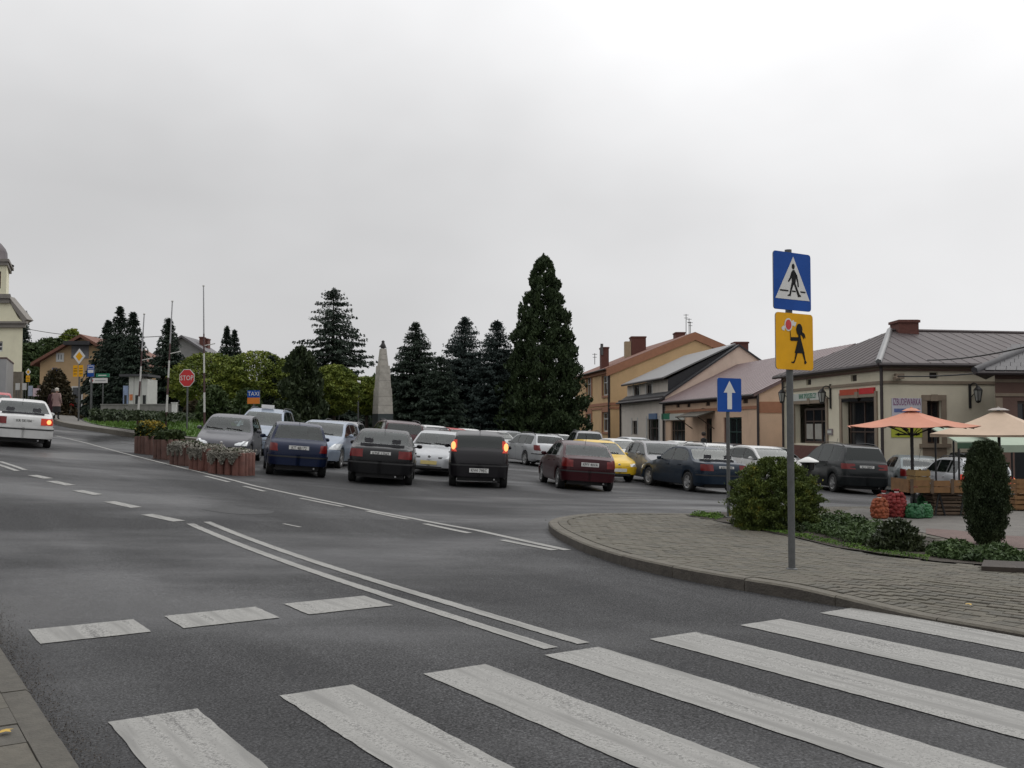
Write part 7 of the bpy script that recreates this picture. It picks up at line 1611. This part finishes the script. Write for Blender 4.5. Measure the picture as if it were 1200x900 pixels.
# ------------------------------------------------------------------ people
SKIN = mat('skin', (.40, .24, .17), .6, .08, 5)
def person(label, u, vfoot, vtop, Z, yaw, coat, legs, hair, hat=None, skirt=None, seed=0, z0=None):
    p = at(u, vfoot, Z); bz = H(p.x, Z) + .2 if z0 is None else z0; top = at(u, vtop, Z).z; S = (top - bz) / 1.70; base = Vector((p.x, Z, bz)); root = thing('person', label, 'person', base)
    J = {'pelvis': (0, 0, .93, .15), 'waist': (0, 0, 1.08, .135), 'chest': (0, .01, 1.28, .155), 'neck': (0, .01, 1.44, .062), 'head0': (0, .025, 1.53, .078), 'head': (0, .03, 1.61, .092), 'top': (0, .02, 1.68, .055),
         'hl': (.09, 0, .88, .10), 'kl': (.10, .07, .49, .068), 'al': (.10, -.02, .09, .045), 'tl': (.105, .12, .035, .040), 'hr': (-.09, 0, .88, .10), 'kr': (-.10, .02, .49, .068), 'ar': (-.10, -.16, .10, .045), 'tr': (-.105, -.04, .04, .040),
         'sl': (.19, 0, 1.38, .062), 'el': (.25, -.05, 1.10, .050), 'wl': (.25, .06, .88, .036), 'ml': (.245, .10, .80, .034), 'sr': (-.19, 0, 1.38, .062), 'er': (-.25, -.02, 1.10, .050), 'wr': (-.25, .10, .89, .036), 'mr_': (-.245, .14, .81, .034)}
    E_ = [('pelvis', 'waist'), ('waist', 'chest'), ('chest', 'neck'), ('neck', 'head0'), ('head0', 'head'), ('head', 'top'), ('pelvis', 'hl'), ('hl', 'kl'), ('kl', 'al'), ('al', 'tl'), ('pelvis', 'hr'), ('hr', 'kr'), ('kr', 'ar'), ('ar', 'tr'), ('chest', 'sl'), ('sl', 'el'), ('el', 'wl'), ('wl', 'ml'), ('chest', 'sr'), ('sr', 'er'), ('er', 'wr'), ('wr', 'mr_')]
    names = list(J); me = bpy.data.meshes.new('body'); me.from_pydata([tuple(c * S for c in J[n][:3]) for n in names], [(names.index(a), names.index(b)) for a, b in E_], [])
    ob = bpy.data.objects.new('body', me); COL.objects.link(ob); sk = ob.modifiers.new('s', 'SKIN'); ob.modifiers.new('d', 'SUBSURF').levels = 1
    for i, n in enumerate(names): r_ = J[n][3] * S; sv = me.skin_vertices[0].data[i]; sv.radius = (r_ * (1.15 if n in ('chest', 'pelvis', 'waist') else 1), r_); sv.use_root = n == 'pelvis'
    dg = bpy.context.evaluated_depsgraph_get(); m2 = bpy.data.meshes.new_from_object(ob.evaluated_get(dg)); bpy.data.objects.remove(ob); m2.name = 'body'
    for mm in (coat, legs, SKIN, STEELB): m2.materials.append(mm)
    for f in m2.polygons:
        z = f.center.z / S; x = abs(f.center.x) / S; f.material_index = 3 if z < .10 else (2 if z > 1.46 or (z < .86 and x > .19) else (1 if z < .90 else 0)); f.use_smooth = True
    ob = bpy.data.objects.new('body', m2); COL.objects.link(ob); ob.parent = root; root.rotation_euler = (0, 0, yaw)
    m = MB(); m.lathe([(.185 * S, 1.40 * S), (.205 * S, 1.2 * S), (.19 * S, 1.05 * S), (.225 * S, .80 * S), (.235 * S, .72 * S if skirt is None else .35 * S), (.21 * S, .722 * S if skirt is None else .352 * S)], 14, (0, 0, 0), sy=.72); o = m.build('coat', coat, None, smooth=60); o.parent = root
    if skirt is None: m = MB(); m.lathe([(.20 * S, .74 * S), (.23 * S, .40 * S), (.21 * S, .402 * S)], 14, (0, 0, 0), sy=.74); o = m.build('skirt', legs, None, smooth=60); o.parent = root
    m = MB(); m.lathe([(.094 * S, 1.55 * S), (.108 * S, 1.62 * S), (.098 * S, 1.69 * S), (.05 * S, 1.725 * S), (.001, 1.73 * S)], 12, (0, -.004, 0)); o = m.build('hat' if hat else 'hair', hat or hair, None, smooth=60); o.parent = root
    m = MB(); m.prism([(-.012 * S, .115 * S, 1.60 * S), (.012 * S, .115 * S, 1.60 * S), (0, .135 * S, 1.565 * S)], (0, -.03 * S, .0)); o = m.build('nose', SKIN, None); o.parent = root
    return root
DCOAT = mat('coat_maroon', (.035, .010, .014), .9, .15, 8); PCOAT = mat('jacket_dusty_pink', (.26, .17, .16), .9, .15, 8); DSK = mat('dark_cloth_skirt', (.012, .013, .014), .9, .15, 8); HATW = mat('hat_pale', (.48, .45, .40), .9, .1, 8); HAIRB = mat('hair_dark', (.02, .014, .010), .8, .2, 10)
person('pedestrian in a long dark maroon coat walking away up the pavement', 61.5, 491, 457, 55, .3, DCOAT, DSK, HAIRB, skirt=1)
person('pedestrian in pale hat and dusty pink jacket beside the one in maroon', 66.0, 492, 455, 54, -.1, PCOAT, DSK, HAIRB, HATW)
person('dark-haired passer-by seen only from the shoulders up before the shop doors', 820.5, 0, 506.5, 52, 1.2, DSK, DSK, HAIRB, z0=H(at(820, 500, 52).x, 52))
# lorry at the left edge
Zl = 62; a = at(-30, 460, Zl); b = at(7.5, 420.5, Zl); bz = H(b.x, Zl); t = thing('box_lorry', 'grey box lorry at the left edge, half out of the picture', 'lorry', (b.x - 1.2, Zl, bz)); BOXG = mat('lorry_box', (.30, .30, .30), .5, .1, 2, dirt=.35)
m = MB(); m.obox((b.x - 2.4, Zl, bz + .85), (2.4, 0, 0), (-2.3, 5.5, 0), (0, 0, b.z - bz - .85)); m.build('cargo_box', BOXG, t)
m = MB(); m.obox((b.x - 2.42, Zl - .02, b.z), (2.46, 0, 0), (-2.3, 5.5, 0), (0, 0, .10)); m.build('box_roof', mat('lorry_roof_edge', (.09, .05, .045), .6, .1, 3), t)
m = MB(); m.obox((b.x - 2.3, Zl + .1, bz + .5), (2.2, 0, 0), (-2.3, 5.5, 0), (0, 0, .345)); m.build('chassis', PLAST, t)
for x in (b.x - 2.1, b.x - .25):
    for f in (.15, .7): m = MB(); m.lathe([(.30, -.12), (.44, -.10), (.46, 0), (.44, .10), (.30, .12)], 18, (x - 2.3 * f, Zl + .5 + 5.5 * f, bz + .46), axis='X'); m.build('wheel', RUBBER, t, smooth=40)
for x in (b.x - 2.2, b.x - .4): m = MB(); m.obox((x, Zl - .03, bz + .75), (.28, 0, 0), (0, .028, 0), (0, 0, .16)); m.build('tail_light', LAMPR, t)
